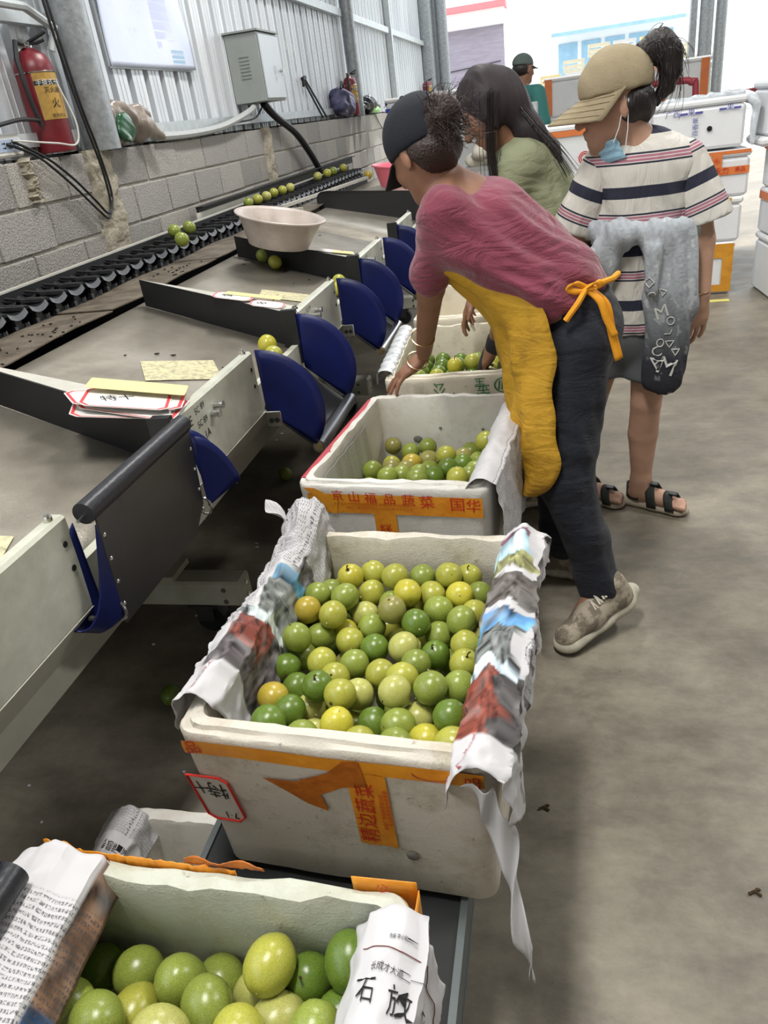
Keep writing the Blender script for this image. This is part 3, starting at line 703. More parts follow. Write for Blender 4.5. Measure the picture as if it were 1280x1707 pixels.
# gates: cloth side fans, steel flap, roller
hz, hx, rad = .738, TX + .008, .185
ang = -math.radians(41)
def fan_mb(y, bulge=.004):
    mb = MB(); mb.grid(lambda u, v: (hx + rad * v * math.cos(lerp(PI / 2, ang, u)), y + bulge * math.sin(u * PI) * v * 1.2, hz + rad * v * math.sin(lerp(PI / 2, ang, u))), 20, 6); return mb
for k, yd in enumerate(divs[:6]):
    ya, yb = yd - .432, yd - .012
    if abs(yd - 1.46) < .1: raised_y = (yd - .425, yd - .022); continue
    if yd < .6: ang = -math.radians(6)
    else: ang = -math.radians(41)
    ex, ez = hx + .195 * math.cos(ang), hz + .195 * math.sin(ang)
    for y in (ya + .004, yb - .004):
        o = mo('cloth_fan', fan_mb(y), bluec, 'all'); md = o.modifiers.new('s', 'SOLIDIFY'); md.thickness = .0025
    mb = MB(); mb.grid(lambda u, v: (lerp(TX - .03, ex - .012, u), lerp(ya + .012, yb - .012, v), lerp(hz + .045, ez, u) - .012 * math.sin(u * PI)), 8, 2); o = mo('gate_flap', mb, steel_d, True); md = o.modifiers.new('s', 'SOLIDIFY'); md.thickness = .004
    mb = MB(); mb.cyl((ex, ya + .002, ez), (ex, yb - .002, ez), .021, 20); mo('gate_roller', mb, rubber if yd < .6 else mat('dark_roller_steel', (122, 124, 128), .3, metal=.8) if k < 4 else steel_b, True)
    mb = MB(); mb.cyl((ex, ya - .004, ez), (ex, ya + .003, ez), .014, 12); mb.cyl((ex, ya - .008, ez), (ex, ya, ez), .006, 8); mo('roller_bearing', mb, mat('brass_bearing', (168, 150, 110), .35, metal=.9), True)
    mb = MB(); mb.box((TX + .028, ya + .0, hz - .03), (.05, .006, .05), None, .002); hb_ = mo('hinge_bracket', mb, steel_b)
    for q_ in (.02, .038): obj('bracket_bolt', local(MB().cyl((TX + q_, ya - .005, hz - .033), (TX + q_, ya + .006, hz - .033), .008, 10), M0), darkhole, hb_)
    mo('flap_stay', MB().bar((TX + .01, ya + .2, hz - .02), (TX + .07, ya + .2, hz - .10), .02, .02), steel_b)
    # window of the opening behind the flap
ya, yb = raised_y
fx0, fz0, fx1, fz1 = TX + .040, .700, TX + .052, .905
mb = MB(); V = [(fx1, ya, fz1), (fx1, yb, fz1), (fx0, yb, fz0 + .02), (fx0, yb - .07, fz0 - .03), (fx0, ya + .0, fz0 - .03)]
mb.prism(V, None, (-.004, 0, 0)); fl_ = mo('raised_flap', mb, steel_d)
mb = MB(); mb.cyl((fx1 - .014, ya - .012, fz1 + .016), (fx1 - .014, yb + .004, fz1 + .016), .021, 24); mo('flap_top_roller', mb, rubber, True)
mb = MB(); mb.cyl((fx1 - .016, ya - .030, fz1 + .010), (fx1 - .016, ya - .008, fz1 + .010), .0035, 8); mb.box((fx1 - .014, ya - .006, fz1 + .01), (.02, .008, .03)); mo('roller_pin', mb, steel_b, True)
for y in (ya + .010, yb - .010):
    for z in np.linspace(fz0 + .01, fz1 - .04, 4): mo('flap_screw', MB().sphere((fx0 + (z - fz0) / .225 * .012 + .001, y, z), (.003, .005, .005), 8, 5), steel_b, True)
for y in (ya - .006, yb + .012): mo('hinge_ring', MB().tube([(TX + .035 + .016 * math.cos(t), y, .705 + .022 * math.sin(t)) for t in np.linspace(0, 2 * PI, 16, endpoint=False)], .0035, 6, True), steel_b, True)
mb = MB(); mb.cyl((TX + .0, ya - .012, .70), (TX + .03, ya - .012, .70), .004, 8)
mo('hinge_pin', mb, steel_b, True)
mo('bolt', MB().cyl((TX + .0, ya - .045, .712), (TX + .012, ya - .045, .712), .008, 10), steel_b, True)
def loop(u, v):       # folded near cloth: u around the loop, v top to bottom
    b_ = .022 + .075 * math.sin(min(1, v * 1.15) * PI * .55) ** 1.4
    a_ = PI * u; z = lerp(.925, .700, v)
    return (lerp(TX + .004, fx0 + (z - fz0) / .225 * .010, u) - .030 * (1 - w_) * v, ya - .004 - b_ * math.sin(a_) - .012 * math.sin(2 * a_) * v, z - .035 * math.sin(a_) * v)

LE = [(0, 0, .90), (-.010, -.025, .87), (-.028, -.055, .81), (-.032, -.080, .755), (-.012, -.088, .722), (.016, -.075, .716), (.032, -.050, .745), (.040, -.028, .80), (.046, -.012, .86), (.048, 0, .895)]
LB = [(0, 0, .70), (.0, -.012, .70), (-.004, -.030, .698), (-.004, -.045, .694), (.006, -.05, .688), (.018, -.045, .686), (.030, -.03, .688), (.036, -.016, .69), (.040, -.006, .692), (.042, 0, .695)]
def loop(u, v): q = pl(LB, u) * (1 - v) + pl(LE, u) * v; return (TX + .004 + q[0], ya - .006 + q[1], q[2])
mb = MB(); mb.grid(loop, 28, 12); o = mo('cloth_fold', mb, bluec, 'all'); md = o.modifiers.new('s', 'SOLIDIFY'); md.thickness = .003
def wedge(u, v):      # far cloth, folded outwards
    a_ = lerp(PI / 2, .32, u); r_ = rad * 1.0 * v
    return (TX + .045 + r_ * math.cos(a_) * .48, yb + .012 + .03 * u * v, .705 + r_ * math.sin(a_) * .98)
mb = MB(); mb.grid(wedge, 12, 8); mb.grid(lambda u, v: (wedge(u, v)[0] - .03 * v, wedge(u, v)[1] + .02, wedge(u, v)[2] + .012 * v), 12, 8); o = mo('cloth_fold', mb, bluec, 'all'); md = o.modifiers.new('s', 'SOLIDIFY'); md.thickness = .002
# cup conveyor
cupm = mat('black_cup_plastic', (44, 45, 48), .42, col2=(24, 25, 27), scale=30, thr=(.35, .6), bump=.15, bscale=150); cupf = mat('worn_cup_plastic', (92, 94, 98), .45, col2=(52, 53, 56), scale=26, thr=(.35, .6))
c_ = MB()
def sad(x0, x1, wd, zz): c_.grid(lambda u, v: (lerp(x0, x1, u), (v - .5) * wd, zz + .020 * (2 * v - 1) ** 2 - .010 * math.sin(u * PI) + .004 * math.cos(v * 12)), 4, 10)
sad(-.105, -.010, .112, .022); sad(-.205, -.125, .098, .020)
c_.box((-.11, 0, -.015), (.20, .034, .05)); c_.bar((-.010, -.052, .040), (-.10, -.046, .043), .012); c_.bar((-.010, .052, .040), (-.10, .046, .043), .012); c_.bar((-.125, -.046, .040), (-.20, -.03, .046), .010)
me_c = mesh_from('cup', c_, cupm, True); o_ = None
c2 = MB()
def uring(w1, h1, x): return [(x, w1 * math.cos(a_), -.010 + h1 * math.sin(a_) * (1.15 if a_ > PI else 1)) for a_ in np.linspace(PI * .93, PI * 2.07, 13)]
A_, B_, C_ = uring(.040, .036, .002), uring(.029, .025, .006), uring(.026, .021, -.012); n_ = 13
c2.add(A_ + B_ + C_, [(i, i + 1, n_ + i + 1, n_ + i) for i in range(n_ - 1)] + [(n_ + i, n_ + i + 1, 2 * n_ + i + 1, 2 * n_ + i) for i in range(n_ - 1)] + [tuple(2 * n_ + i for i in range(n_))])
c2.grid(lambda u, v: (.004 - .008 * u, (v - .5) * .098, .030 - .018 * (1 - u) + .014 * (2 * v - 1) ** 2), 2, 8)
c2.box((-.002, 0, -.055), (.016, .022, .016))
me_c2 = mesh_from('cup_front', c2, cupf, True)
y = 1.50
while y < 7.6:
    o = mcopy('cup', me_c, (-1.765 + .86, y, 1.005)); f_ = bpy.data.objects.new('cup_front', me_c2); COL.objects.link(f_); f_.parent = o; y += PER / 8
mb = MB(); mb.box((-1.87, 4.4, .93), (.20, 6.8, .05)); mo('chain_bed', mb, blackp)
mb = MB(); mb.tube([(-1.772, 1.0 + i * .06, .972 + (.006 if i % 2 else -.006)) for i in range(112)], .012, 6); mo('drive_chain', mb, mat('greasy_chain', (30, 30, 32), .4, metal=.5, var=.3, scale=60), True)
mb = MB(); mb.box((-2.0, 4.45, .99), (.012, 7.1, .15)); mo('guard_board', mb, blackp)
mb = MB(); mb.box((-2.004, 4.45, 1.068), (.022, 7.1, .007)); mo('guard_lip', mb, lightpad)
mb = MB(); mb.box((-2.045, 6.4, 1.10), (.012, 4.0, .06)); mb.box((-2.03, 6.4, 1.128), (.05, 4.0, .006)); mo('guard_extension', mb, blackp)
mb = MB(); mb.box((-2.035, 4.9, 1.075), (.008, 1.1, .05)); mo('pale_strip', mb, lightpad)
# far end: tables and drive housing
mb = MB(); mb.box((-1.35, 6.3, .93), (.95, 1.5, .03), Matrix.Rotation(-.12, 3, 'Y')); mb.box((-1.72, 5.5, .96), (.30, .9, .02)); mo('feed_table', mb, steel)
mb = MB(); mb.bar((-1.75, 5.05, 1.02), (-1.5, 6.6, 1.03), .03, .02); mb.box((-1.66, 5.0, .99), (.14, .03, .04)); mo('feed_edge', mb, lightpad)
# legs, castors
for yb_ in (1.88, 3.86, 5.8):
    mb = MB(); mb.box((-1.30, yb_, .165), (.60, .085, .095), None, .008); lb_ = mo('foot_beam', mb, white_enamel)
    mb = MB()
    for z in (.145, .19): mb.cyl((-1.0 + .001, yb_, z), (-.994, yb_, z), .008, 8)
    for z in (.14, .185): mb.cyl((-1.06, yb_ - .046, z), (-1.06, yb_ - .04, z), .009, 8)
    local(mb, M0); obj('beam_bolt', mb, steel_b, lb_, True)
    mb = MB(); mb.bar((-1.34, yb_, .20), (-1.34, yb_, .83), .06, .06); mo('leg', mb, blackp); mb = MB(); mb.bar((-1.30, yb_ + .1, .62), (-.93, yb_ + .02, .66), .05, .04); mo('outrigger', mb, white_enamel); mb = MB(); mb.box((-1.28, yb_, .235), (.12, .12, .02)); mo('foot_plate', mb, white_enamel)
    mb = MB(); mb.box((-1.16, yb_, .110), (.10, .075, .012)); mb.box((-1.155, yb_ - .033, .082), (.06, .005, .06)); mb.box((-1.155, yb_ + .033, .082), (.06, .005, .06)); cs = mo('castor_fork', mb, steel_d)
    mb = MB(); mb.cyl((-1.145, yb_ - .022, .05), (-1.145, yb_ + .022, .05), .05, 20); local(mb, M0); obj('castor_wheel', mb, rubber, cs, True)
mb = MB(); mb.bar((-1.34, -.4, .70), (-1.34, 6.8, .70), .06, .08); mo('under_beam', mb, blackp)
mb = MB(); mb.box((-2.0, 4.4, .45), (.05, 6.8, .9)); mb.box((-1.72, 4.4, .8), (.5, 6.8, .02)); mo('inner_frame', mb, blackp)
# stickers on the trays
stk = mat('yellowed_label', (206, 198, 160), .8, col2=(160, 156, 130), scale=60, thr=(.35, .55))
for (x, y, a_, w1, w2) in ((-1.12, 2.04, .55, .22, .16), (-1.10, .95, .3, .2, .2), (-1.10, 3.02, .2, .20, .12)):
    mb = MB(); Rm = Matrix.Rotation(a_, 3, 'Z')
    V = [Rm @ Vector((sx * w1 / 2, sy * w2 / 2, 0)) + Vector((x, y, 0)) for sx, sy in ((-1, -1), (1, -1), (1, 1), (-1, 1))]
    mb.add([(v.x, v.y, tz(v.x) + .0035) for v in V], [(0, 1, 2, 3)]); mo('sticker', mb, stk)
mb = MB()
for i in range(34):
    x, y = random.uniform(-1.45, -.92), random.uniform(.6, 4.4); r_ = random.uniform(.0015, .006); mb.sphere((x, y, tz(x) + .003), (r_ * random.uniform(1, 3), r_, .002), 6, 3)
for i in range(60):
    x, y = random.gauss(-1.62, .05), random.choice((1.9, 2.2, 3.1)) + random.gauss(0, .12); mb.sphere((x, y, .990), (random.uniform(.002, .008), random.uniform(.002, .008), .003), 6, 3)
mo('debris', mb, mat('dark_debris', (34, 28, 22), .9), kind='stuff')

# ================================================================== BENCH, FOAM BOXES, NEWSPAPER, FRUIT
bench_top = .318
t = thing('bench', 'low dark bench with grey steel edges carrying the row of foam boxes', 'bench', (-.40, 2.1, 0))
mb = MB(); mb.box((0, 0, bench_top - .012), (.48, 5.0, .02)); obj('belt_top', mb, mat('black_bench_top', (26, 28, 30), .6, var=.3, scale=12), t)
for q in (-1, 1):
    mb = MB(); mb.box((q * .243, 0, bench_top - .03), (.012, 5.0, .07)); mb.box((q * .236, 0, bench_top - .062), (.03, 5.0, .006)); obj('side_rail', mb, mat('grey_bench_steel', (110, 118, 120), .4, metal=.5, var=.2, scale=12), t)
for x in (-.2, .2):
    for y in (-2.3, -.8, .8, 2.3):
        mb = MB(); mb.box((x, y, (bench_top - .06) / 2), (.04, .04, bench_top - .06)); obj('leg', mb, MC['grey_bench_steel'], t)

def rr_loop(W_, L_, z, r, n=6, side=14):
    P = []
    hw, hl = W_ / 2 - r, L_ / 2 - r
    cs = [(hw, hl, 0), (-hw, hl, PI / 2), (-hw, -hl, PI), (hw, -hl, 3 * PI / 2)]
    for q in range(4):
        cx_, cy_, a0 = cs[q]
        for i in range(n + 1):
            a = a0 + PI / 2 * i / n; P.append((cx_ + r * math.cos(a), cy_ + r * math.sin(a), z))
        nx = cs[(q + 1) % 4]; a1 = a0 + PI / 2; e = (cx_ + r * math.cos(a1), cy_ + r * math.sin(a1)); s_ = (nx[0] + r * math.cos(a1), nx[1] + r * math.sin(a1))
        for i in range(1, side): P.append((lerp(e[0], s_[0], i / side), lerp(e[1], s_[1], i / side), z))
    return P
def foam_mesh(W_, L_, H_, t_=.036, taper=.014, rough=.0015, seed=0., rim=.0):
    loops = [rr_loop(W_ - 2 * taper - .03, L_ - 2 * taper - .03, 0.002, .03), rr_loop(W_ - 2 * taper, L_ - 2 * taper, .018, .032)]
    for k in (.2, .4, .6, .8): loops.append(rr_loop(W_ - 2 * taper * (1 - k), L_ - 2 * taper * (1 - k), .018 + (H_ - .036) * k, .034))
    loops += [rr_loop(W_, L_, H_ - .018, .035), rr_loop(W_, L_, H_ - .006, .035), rr_loop(W_ - .006, L_ - .006, H_ - .001, .033), rr_loop(W_ - t_ * .75, L_ - t_ * .75, H_ - .001, .03), rr_loop(W_ - t_ * .9, L_ - t_ * .9, H_ + .006, .028), rr_loop(W_ - t_ * 1.85, L_ - t_ * 1.85, H_ + .006, .02),
              rr_loop(W_ - t_ * 2, L_ - t_ * 2, H_ - .004, .02), rr_loop(W_ - t_ * 2.05, L_ - t_ * 2.05, H_ - .09, .02), rr_loop(W_ - t_ * 2.1, L_ - t_ * 2.1, H_ * .5, .02), rr_loop(W_ - t_ * 2.2, L_ - t_ * 2.2, .03, .02), rr_loop(W_ - t_ * 4, L_ - t_ * 4, .028, .02)]
    mb = MB(); n = len(loops[0]); V = []
    for li, lp in enumerate(loops):
        for (x, y, z) in lp:
            k = fbm((x * 14, y * 14, z * 14 + seed)); k2 = fbm((x * 60 + seed, y * 60, z * 40), 2)
            a = rough * (1.6 if 6 <= li <= 8 else 3 if 8 < li <= 12 else 1)
            rl = math.hypot(x, y) + 1e-6
            V.append((x + x / rl * a * k, y + y / rl * a * k, z + (a * (k + k2 * .8) * (1.0 if 5 < li < 13 else 0)) - (rim * max(0, k2) if 7 <= li <= 12 else 0)))
    F = [(i * n + k, i * n + (k + 1) % n, (i + 1) * n + (k + 1) % n, (i + 1) * n + k) for i in range(len(loops) - 1) for k in range(n)]
    F.append(tuple(range(n - 1, -1, -1))); F.append(tuple((len(loops) - 1) * n + k for k in range(n)))
    return mb.add(V, F)
def front_fn(W_, L_, H_, taper=.014, lift=.003):
    """local point on the -Y face: u across (x), v height"""
    return lambda u, v: Vector((u, -(L_ / 2 - taper * (1 - max(0, min(1, (v - .018) / (H_ - .036))))) - lift, v))
def foam_box(lbl, loc, rot, W_, L_, H_, m, t_=.036, rough=.0015, seed=0., group=None, rim=0.):
    t = thing('foam_box', lbl, 'box', loc, math.radians(rot), group)
    obj('shell', foam_mesh(W_, L_, H_, t_, rough=rough, seed=seed, rim=rim), m, t, 50); return t
foamA = mat_foam('foam_white', .35, (212, 209, 202)); foamB = mat_foam('foam_worn', .8, (206, 199, 186)); foamC = mat_foam('foam_greenish', .55, (192, 194, 180))
tapeO = mat('amber_tape', (232, 158, 40), .32, col2=(212, 128, 26), scale=16, spec=.6, bump=.15, bscale=60); tapeD = mat('brown_orange_tape', (196, 112, 26), .38, col2=(160, 84, 18), scale=18, bump=.3, bscale=50)
redink = mat('red_print', (196, 40, 28), .5); greenink = mat('green_print', (32, 120, 72), .6); orink = mat('orange_small_print', (196, 96, 24), .5)
def strip(fn, u0, u1, v0, v1, nu=20, nv=3, jag=0., wob=.0, seed=0.):
    """a length of tape on a face"""
    mb = MB()
    def f(u, v):
        uu = lerp(u0, u1, u); vv = lerp(v0, v1, v) + wob * math.sin(u * 9 + seed)
        if jag and u in (0, 1): uu += jag * noise.noise(Vector((v * 9, seed, u)))
        return fn(uu, vv)
    return mb.grid(f, nu, nv)
def poly_face(fn, pts):
    mb = MB(); bm = bmesh.new(); vs_ = [bm.verts.new((x, y, 0)) for x, y in pts]; bm.faces.new(vs_); bmesh.ops.triangulate(bm, faces=bm.faces)
    bmesh.ops.subdivide_edges(bm, edges=bm.edges, cuts=3, use_grid_fill=True); bm.verts.ensure_lookup_table()
    mb.add([fn(v.co.x, v.co.y) for v in bm.verts], [tuple(v.index for v in f.verts) for f in bm.faces]); bm.free(); return mb
def lettering(parent, items, fn, m, name='printed_letters'):
    for (txt, size, at, rot) in items: o = obj(name, put_text(MB(), txt, fn, size, at, rot), m, parent, kind='stuff')
    return o

# ---- box with the newspaper and the heap of ripe fruit (second from the camera)
B2 = (-.326, 1.077, bench_top); W2, L2, H2 = .515, .64, .34
bx2 = foam_box('worn white foam box with torn amber tape, lined with newspaper and heaped with fruit', B2, -3.8, W2, L2, H2, foamB, rough=.0022, seed=3., rim=.003)
f2 = front_fn(W2, L2, H2); f2b = front_fn(W2, L2, H2, lift=.0045); f2c = front_fn(W2, L2, H2, lift=.0045)
obj('tape', strip(f2, -.243, .243, .298, .326, 30, 2, .004, .0015), tapeO, bx2)
obj('tape', strip(f2, .030, .093, .128, .30, 4, 12, 0, .002, 2.), tapeO, bx2)
obj('torn_tape', poly_face(f2b, [(-.115, .262), (-.06, .262), (.0, .292), (.03, .322), (.055, .326), (.062, .272), (.02, .262), (-.02, .238), (-.012, .20), (-.045, .212), (-.08, .238)]), tapeD, bx2)
lettering(bx2, [('菜', .034, (.058, .262), PI / 2), ('蔬', .036, (.055, .226), PI / 2), ('边', .034, (.052, .190), PI / 2), ('精', .036, (.052, .154), PI / 2), ('品', .030, (-.225, .312), .2), ('品', .026, (.228, .310), PI / 2)], f2b, redink)
lettering(bx2, [('地址广西玉林市城北区', .0085, (.081, .215), PI / 2), ('电话联系蔬菜包装专用', .0085, (.090, .225), PI / 2)], f2b, redink, 'small_print')
mb = MB(); mb.tube([f2b(.165 + .028 * math.cos(a), .315 - .012 * math.sin(a)) for a in np.linspace(0, PI, 14)], .0008, 4); obj('stamp_ring', mb, mat('dark_red_ink', (110, 40, 24), .6), bx2)
sq = poly_face(f2, [(-.238, .243), (-.180, .248), (-.166, .236), (-.172, .146), (-.186, .135), (-.232, .130), (-.243, .142), (-.246, .232)])
skw = lambda fn: (lambda u, v: fn(u + (.20 - v) * .42, v))
skw = lambda fn: (lambda u, v: fn(u + (.20 - v) * .16, v))
sf = skw(f2); card = poly_face(sf, [(-.250, .245), (-.192, .245), (-.178, .236), (-.180, .150), (-.194, .138), (-.238, .138), (-.250, .148)])
obj('price_sticker', card, mat('white_sticker', (206, 200, 192), .6), bx2)
mb = MB(); P_ = [(-.250, .245), (-.192, .245), (-.178, .236), (-.180, .150), (-.194, .138), (-.238, .138), (-.250, .148)]; mb.tube([skw(f2b)(u, v) for u, v in P_], .0022, 5, True); obj('red_border', mb, redink, bx2)
lettering(bx2, [('7·1', .022, (-.205, .152), PI), ('特', .040, (-.206, .215), PI - .1), ('十', .032, (-.236, .218), PI + .1)], skw(f2b), inkm, 'handwriting')
mb = MB(); mb.sphere(f2(.115, .112), (.011, .004, .009), 10, 6); obj('dent', mb, mat('grey_dent', (120, 116, 108), .9, var=.4, scale=90), bx2)

# newspapers ----------------------------------------------------------
paper = mat_paper()
def paper_sheet(name, parent, sx, W_, t_, H_, v0, v1, inner, outer, colf, seed, amp=.008, nu=56, nv=110, lift=.010, textf=None, shape=None, extra=None, label=None, big=.0, flat=0.):
    """sheet folded over the side wall at x = sx*W/2; u runs inside -> over the rim -> outside, v along the wall"""
    xo, xi = W_ / 2 + lift, W_ / 2 - t_ - lift; zr = H_ + .006 + lift * .8
    def path(s_, vv):
        I = inner(vv) if callable(inner) else inner; O_ = outer(vv) if callable(outer) else outer
        Wd = (xo - xi) * 1.25; tot = I + Wd + O_; d = s_ * tot
        if d < I: return (xi - .02 * (I - d) / max(I, .01), zr - (I - d)), d - I
        if d < I + Wd:
            a = (d - I) / Wd; return (lerp(xi, xo, a), zr + .012 * math.sin(PI * a)), d - I
        e = d - I - Wd; return (xo + .006 + .05 * e * (1 if O_ > .15 else .4), zr - e), d - I
    def P(u, v):
        vv = lerp(v0, v1, v); (x, z), d = path(u, vv)
        n1 = fbm((d * 9 + seed, vv * 9, seed)); n2 = 1 - abs(noise.noise(Vector((d * 24, vv * 24, seed * 3)))) * 2; n3 = 1 - abs(noise.noise(Vector((d * 34 + vv * 9, vv * 30, seed * 5)))) * 2
        k = amp * (n1 * 1.5 + n2 * .75 + n3 * .22) + amp * .5
        k = max(k, -.004)
        side = -1 if x < (xi + xo) / 2 - .02 else 1
        over = abs(x - (xi + xo) / 2) < .02
        if over: z += k
        elif side > 0: x += k
        else: x -= k * .8
        y = vv + amp * 1.2 * fbm((d * 12, vv * 8, seed + 7)) + (edge(u, seed) if v in (0, 1) else 0)
        if big:
            q = math.exp(-((vv - v1 + .03) / .07) ** 2) * big; z += q * (1 + .5 * n1); x += q * .3 * n2
        if extra: x, y, z = extra(u, v, x, y, z, d)
        return Vector((sx * x, y, z))
    def edge(u, s_): return .006 * noise.noise(Vector((u * 8, s_, 0)))
    mb = MB(); mb.grid(P, nu, nv); me = bpy.data.meshes.new(name); me.from_pydata([tuple(v) for v in mb.v], [], mb.f)
    # keep only what lies inside the torn outline
    uvs = [(i / nu, j / nv) for j in range(nv + 1) for i in range(nu + 1)]
    if shape:
        bm = bmesh.new(); bm.from_mesh(me); bm.verts.ensure_lookup_table(); bmesh.ops.delete(bm, geom=[v for v in bm.verts if not shape(*uvs[v.index])], context='VERTS')
        lay = None; bm.to_mesh(me); keep = [q for q in uvs if shape(*q)]; bm.free(); uvs = keep
    for p in me.polygons: p.use_smooth = True
    me.set_sharp_from_angle(angle=math.radians(34))
    cols = np.array([colf(u, v) for u, v in uvs]); paint(me, cols); fattr(me, 'textmask', [textf(u, v) if textf else 1. for u, v in uvs])
    ul = me.uv_layers.new(name='uv')
    for lp in me.loops: u, v = uvs[lp.vertex_index]; ul.data[lp.index].uv = (v * .6, u * .45) if not flat else (u * .45, v * .6)
    me.materials.append(paper); o = bpy.data.objects.new(name, me); COL.objects.link(o)
    md = o.modifiers.new('s', 'SOLIDIFY'); md.thickness = .0006
    o.location = parent.location; o.rotation_euler = parent.rotation_euler
    if label: tag(o, label, 'newspaper')
    def pf(u, v, lift_=.002):
        p = P(u, v); a = P(min(1, u + .01), v) - P(max(0, u - .01), v); b = P(u, min(1, v + .01)) - P(u, max(0, v - .01)); n_ = a.cross(b).normalized()
        if n_.z * 1 + n_.x * sx * .3 < 0: n_ = -n_
        return p + n_ * lift_
    return o, pf
PW = s2l((200, 198, 200))
def photo(c, u, v, k=60): 
    c = np.array(s2l(c)); k *= .6; n_ = noise.noise(Vector((u * k * .7, v * k, 1))) + .5 * noise.noise(Vector((u * k * 2.3, v * k * 2.3, 5))); g_ = noise.noise(Vector((u * 9, v * 14, 9))); return np.clip(c * (1 + 1.3 * n_) + .10 * max(0, g_ * 2.2), .01, 1)
def col_right(u, v):     # v: 0 front .. 1 back
    if v < .10 or u > .93: return PW
    if u > .66: return PW if (v * 9) % 1 < .62 or u < .72 else photo((120, 116, 118), u, v, 30)
    e = .03 * noise.noise(Vector((u * 8, v * 3, 2)))
    v = v + e
    if v < .32: return photo((122, 62, 50) if u < .5 + .2 * noise.noise(Vector((v * 12, u * 9, 0))) else (74, 70, 70), u, v)
    if v < .36: return photo((190, 204, 214), u, v, 20)
    if v < .50: return photo((104, 108, 106), u, v)
    if v < .57: return photo((104, 160, 212), u, v, 16)
    if v < .60: return PW
    if v < .76: return photo((92, 86, 82), u, v)
    if v < .79: return PW
    if v < .85: return photo((142, 142, 96), u, v)
    if v < .92: return photo((168, 194, 208), u, v, 18)
    if v < .955: return photo((126, 88, 104), u, v, 18)
    return PW
def txt_right(u, v): return 1. if (.70 < u < .93 and .3 < v < .6) else 0.
def tail_hang(vv):      # the sheet hangs lower towards the front corner
    return .085 + .03 * math.sin(vv * 20) + .03 * math.exp(-((vv + .30) / .07) ** 2)
o, pf = paper_sheet('newspaper', bx2, 1, W2, .036, H2, -.352, .285, .075, tail_hang, col_right, 2.3, .0088, textf=txt_right, big=.012,
    label='colour newspaper draped over the right wall of the heaped box, hanging outside')
for a_ in (('人', .045, (.14, .055)), ('人民日报', .022, (.36, .05))): obj('masthead', put_text(MB(), a_[0], lambda u, v: pf(u, v), a_[1], a_[2], PI / 2), mat('crimson_ink', (170, 70, 80), .6), o, kind='stuff')
# long torn tail at the front right corner
def tail(u, v):
    z = .325 - .30 * v ** 1.1; w_ = .042 * (1 - v) ** .8 + .003
    x = .235 + .075 * v ** .8 + (u - .5) * w_ + .006 * math.sin(v * 14 + u * 3); y = -.345 + .02 * math.sin(v * 5) - .055 * v + .008 * math.sin(u * 7 + v * 22)
    return (x, y, z)
mb = MB(); mb.grid(tail, 8, 40); me = mesh_from('torn_tail', mb, paper, 'all'); paint(me, np.tile(PW, (len(me.vertices), 1))); fattr(me, 'textmask', np.zeros(len(me.vertices))); me.uv_layers.new(name='uv')
tq = bpy.data.objects.new('torn_tail', me); COL.objects.link(tq); tq.parent = o; md = tq.modifiers.new('s', 'SOLIDIFY'); md.thickness = .0008
def col_left(u, v):
    if v < .12: return PW
    if u > .80: return PW
    e = .03 * noise.noise(Vector((u * 8, v * 3, 4))); v += e
    if v < .38: return PW if u > .74 else photo((116, 60, 50) if (v > .24 and u > .35) else (88, 82, 84), u, v)
    if v < .42: return photo((196, 206, 206), u, v, 18)
    if v < .58: return photo((104, 108, 104), u, v) if u < .62 else PW
    if v < .64: return photo((92, 150, 184), u, v, 16) if u < .60 else PW
    if v < .74: return photo((96, 94, 94), u, v) if u < .50 else PW
    return np.array(PW) * .92
def txt_left(u, v): return 1. if v > .66 or (u > .66 and v > .3) else 0.
o, pf = paper_sheet('newspaper', bx2, -1, W2, .036, H2, -.265, .33, .115, lambda vv: .05 + .02 * math.sin(vv * 17), col_left, 8.1, .0095, textf=txt_left, big=.045,
    label='crumpled newspaper draped over the left wall of the heaped box, bunched at the back corner')
mb = MB(); put_text(mb, '人民日报', lambda u, v: pf(u, v), .026, (.62, .07), -PI / 2); obj('masthead', mb, MC['crimson_ink'], o)
mb = MB(); mb.grid(lambda u, v: (-.305 - .065 * v + .012 * math.sin(v * 9), .30 + .05 * v + (u - .5) * .03 * (1.2 - abs(2 * v - .9)), .352 + .05 * math.sin(v * 2.6) + .01 * math.sin(u * 5 + v * 9)), 6, 14); me = mesh_from('torn_scrap', mb, paper); paint(me, np.tile(PW, (len(me.vertices), 1))); fattr(me, 'textmask', np.zeros(len(me.vertices))); me.uv_layers.new(name='uv')
tq = bpy.data.objects.new('torn_scrap', me); COL.objects.link(tq); tq.parent = o; md = tq.modifiers.new('s', 'SOLIDIFY'); md.thickness = .0008

# ---- third box: red tape on the left edge, half full
B3 = (-.376, 1.947, bench_top); W3, L3, H3 = .51, .66, .34
bx3 = foam_box('white foam box with a red-taped left rim, less than half full of fruit', B3, -6., W3, L3, H3, foamA, rough=.0018, seed=11.)
f3 = front_fn(W3, L3, H3); f3b = front_fn(W3, L3, H3, lift=.0045)
obj('tape', strip(f3, -.225, .238, .262, .318, 30, 3, .01), tapeO, bx3); obj('tape', strip(f3, -.048, .012, .02, .262, 4, 12, 0), tapeO, bx3)
obj('torn_tape', poly_face(f3b, [(-.235, .336), (-.20, .334), (-.14, .30), (-.15, .258), (-.165, .262), (-.20, .31)]), tapeO, bx3)
lettering(bx3, [('京', .034, (-.14, .312), 0), ('山', .034, (-.095, .310), 0), ('福', .034, (-.05, .308), 0), ('品', .034, (.0, .306), 0), ('蔬', .036, (.05, .304), 0), ('菜', .040, (.098, .300), .1), ('菜', .034, (-.018, .218), PI / 2), ('蔬', .034, (-.018, .176), PI / 2), ('精', .034, (-.018, .132), PI / 2)], f3b, redink)
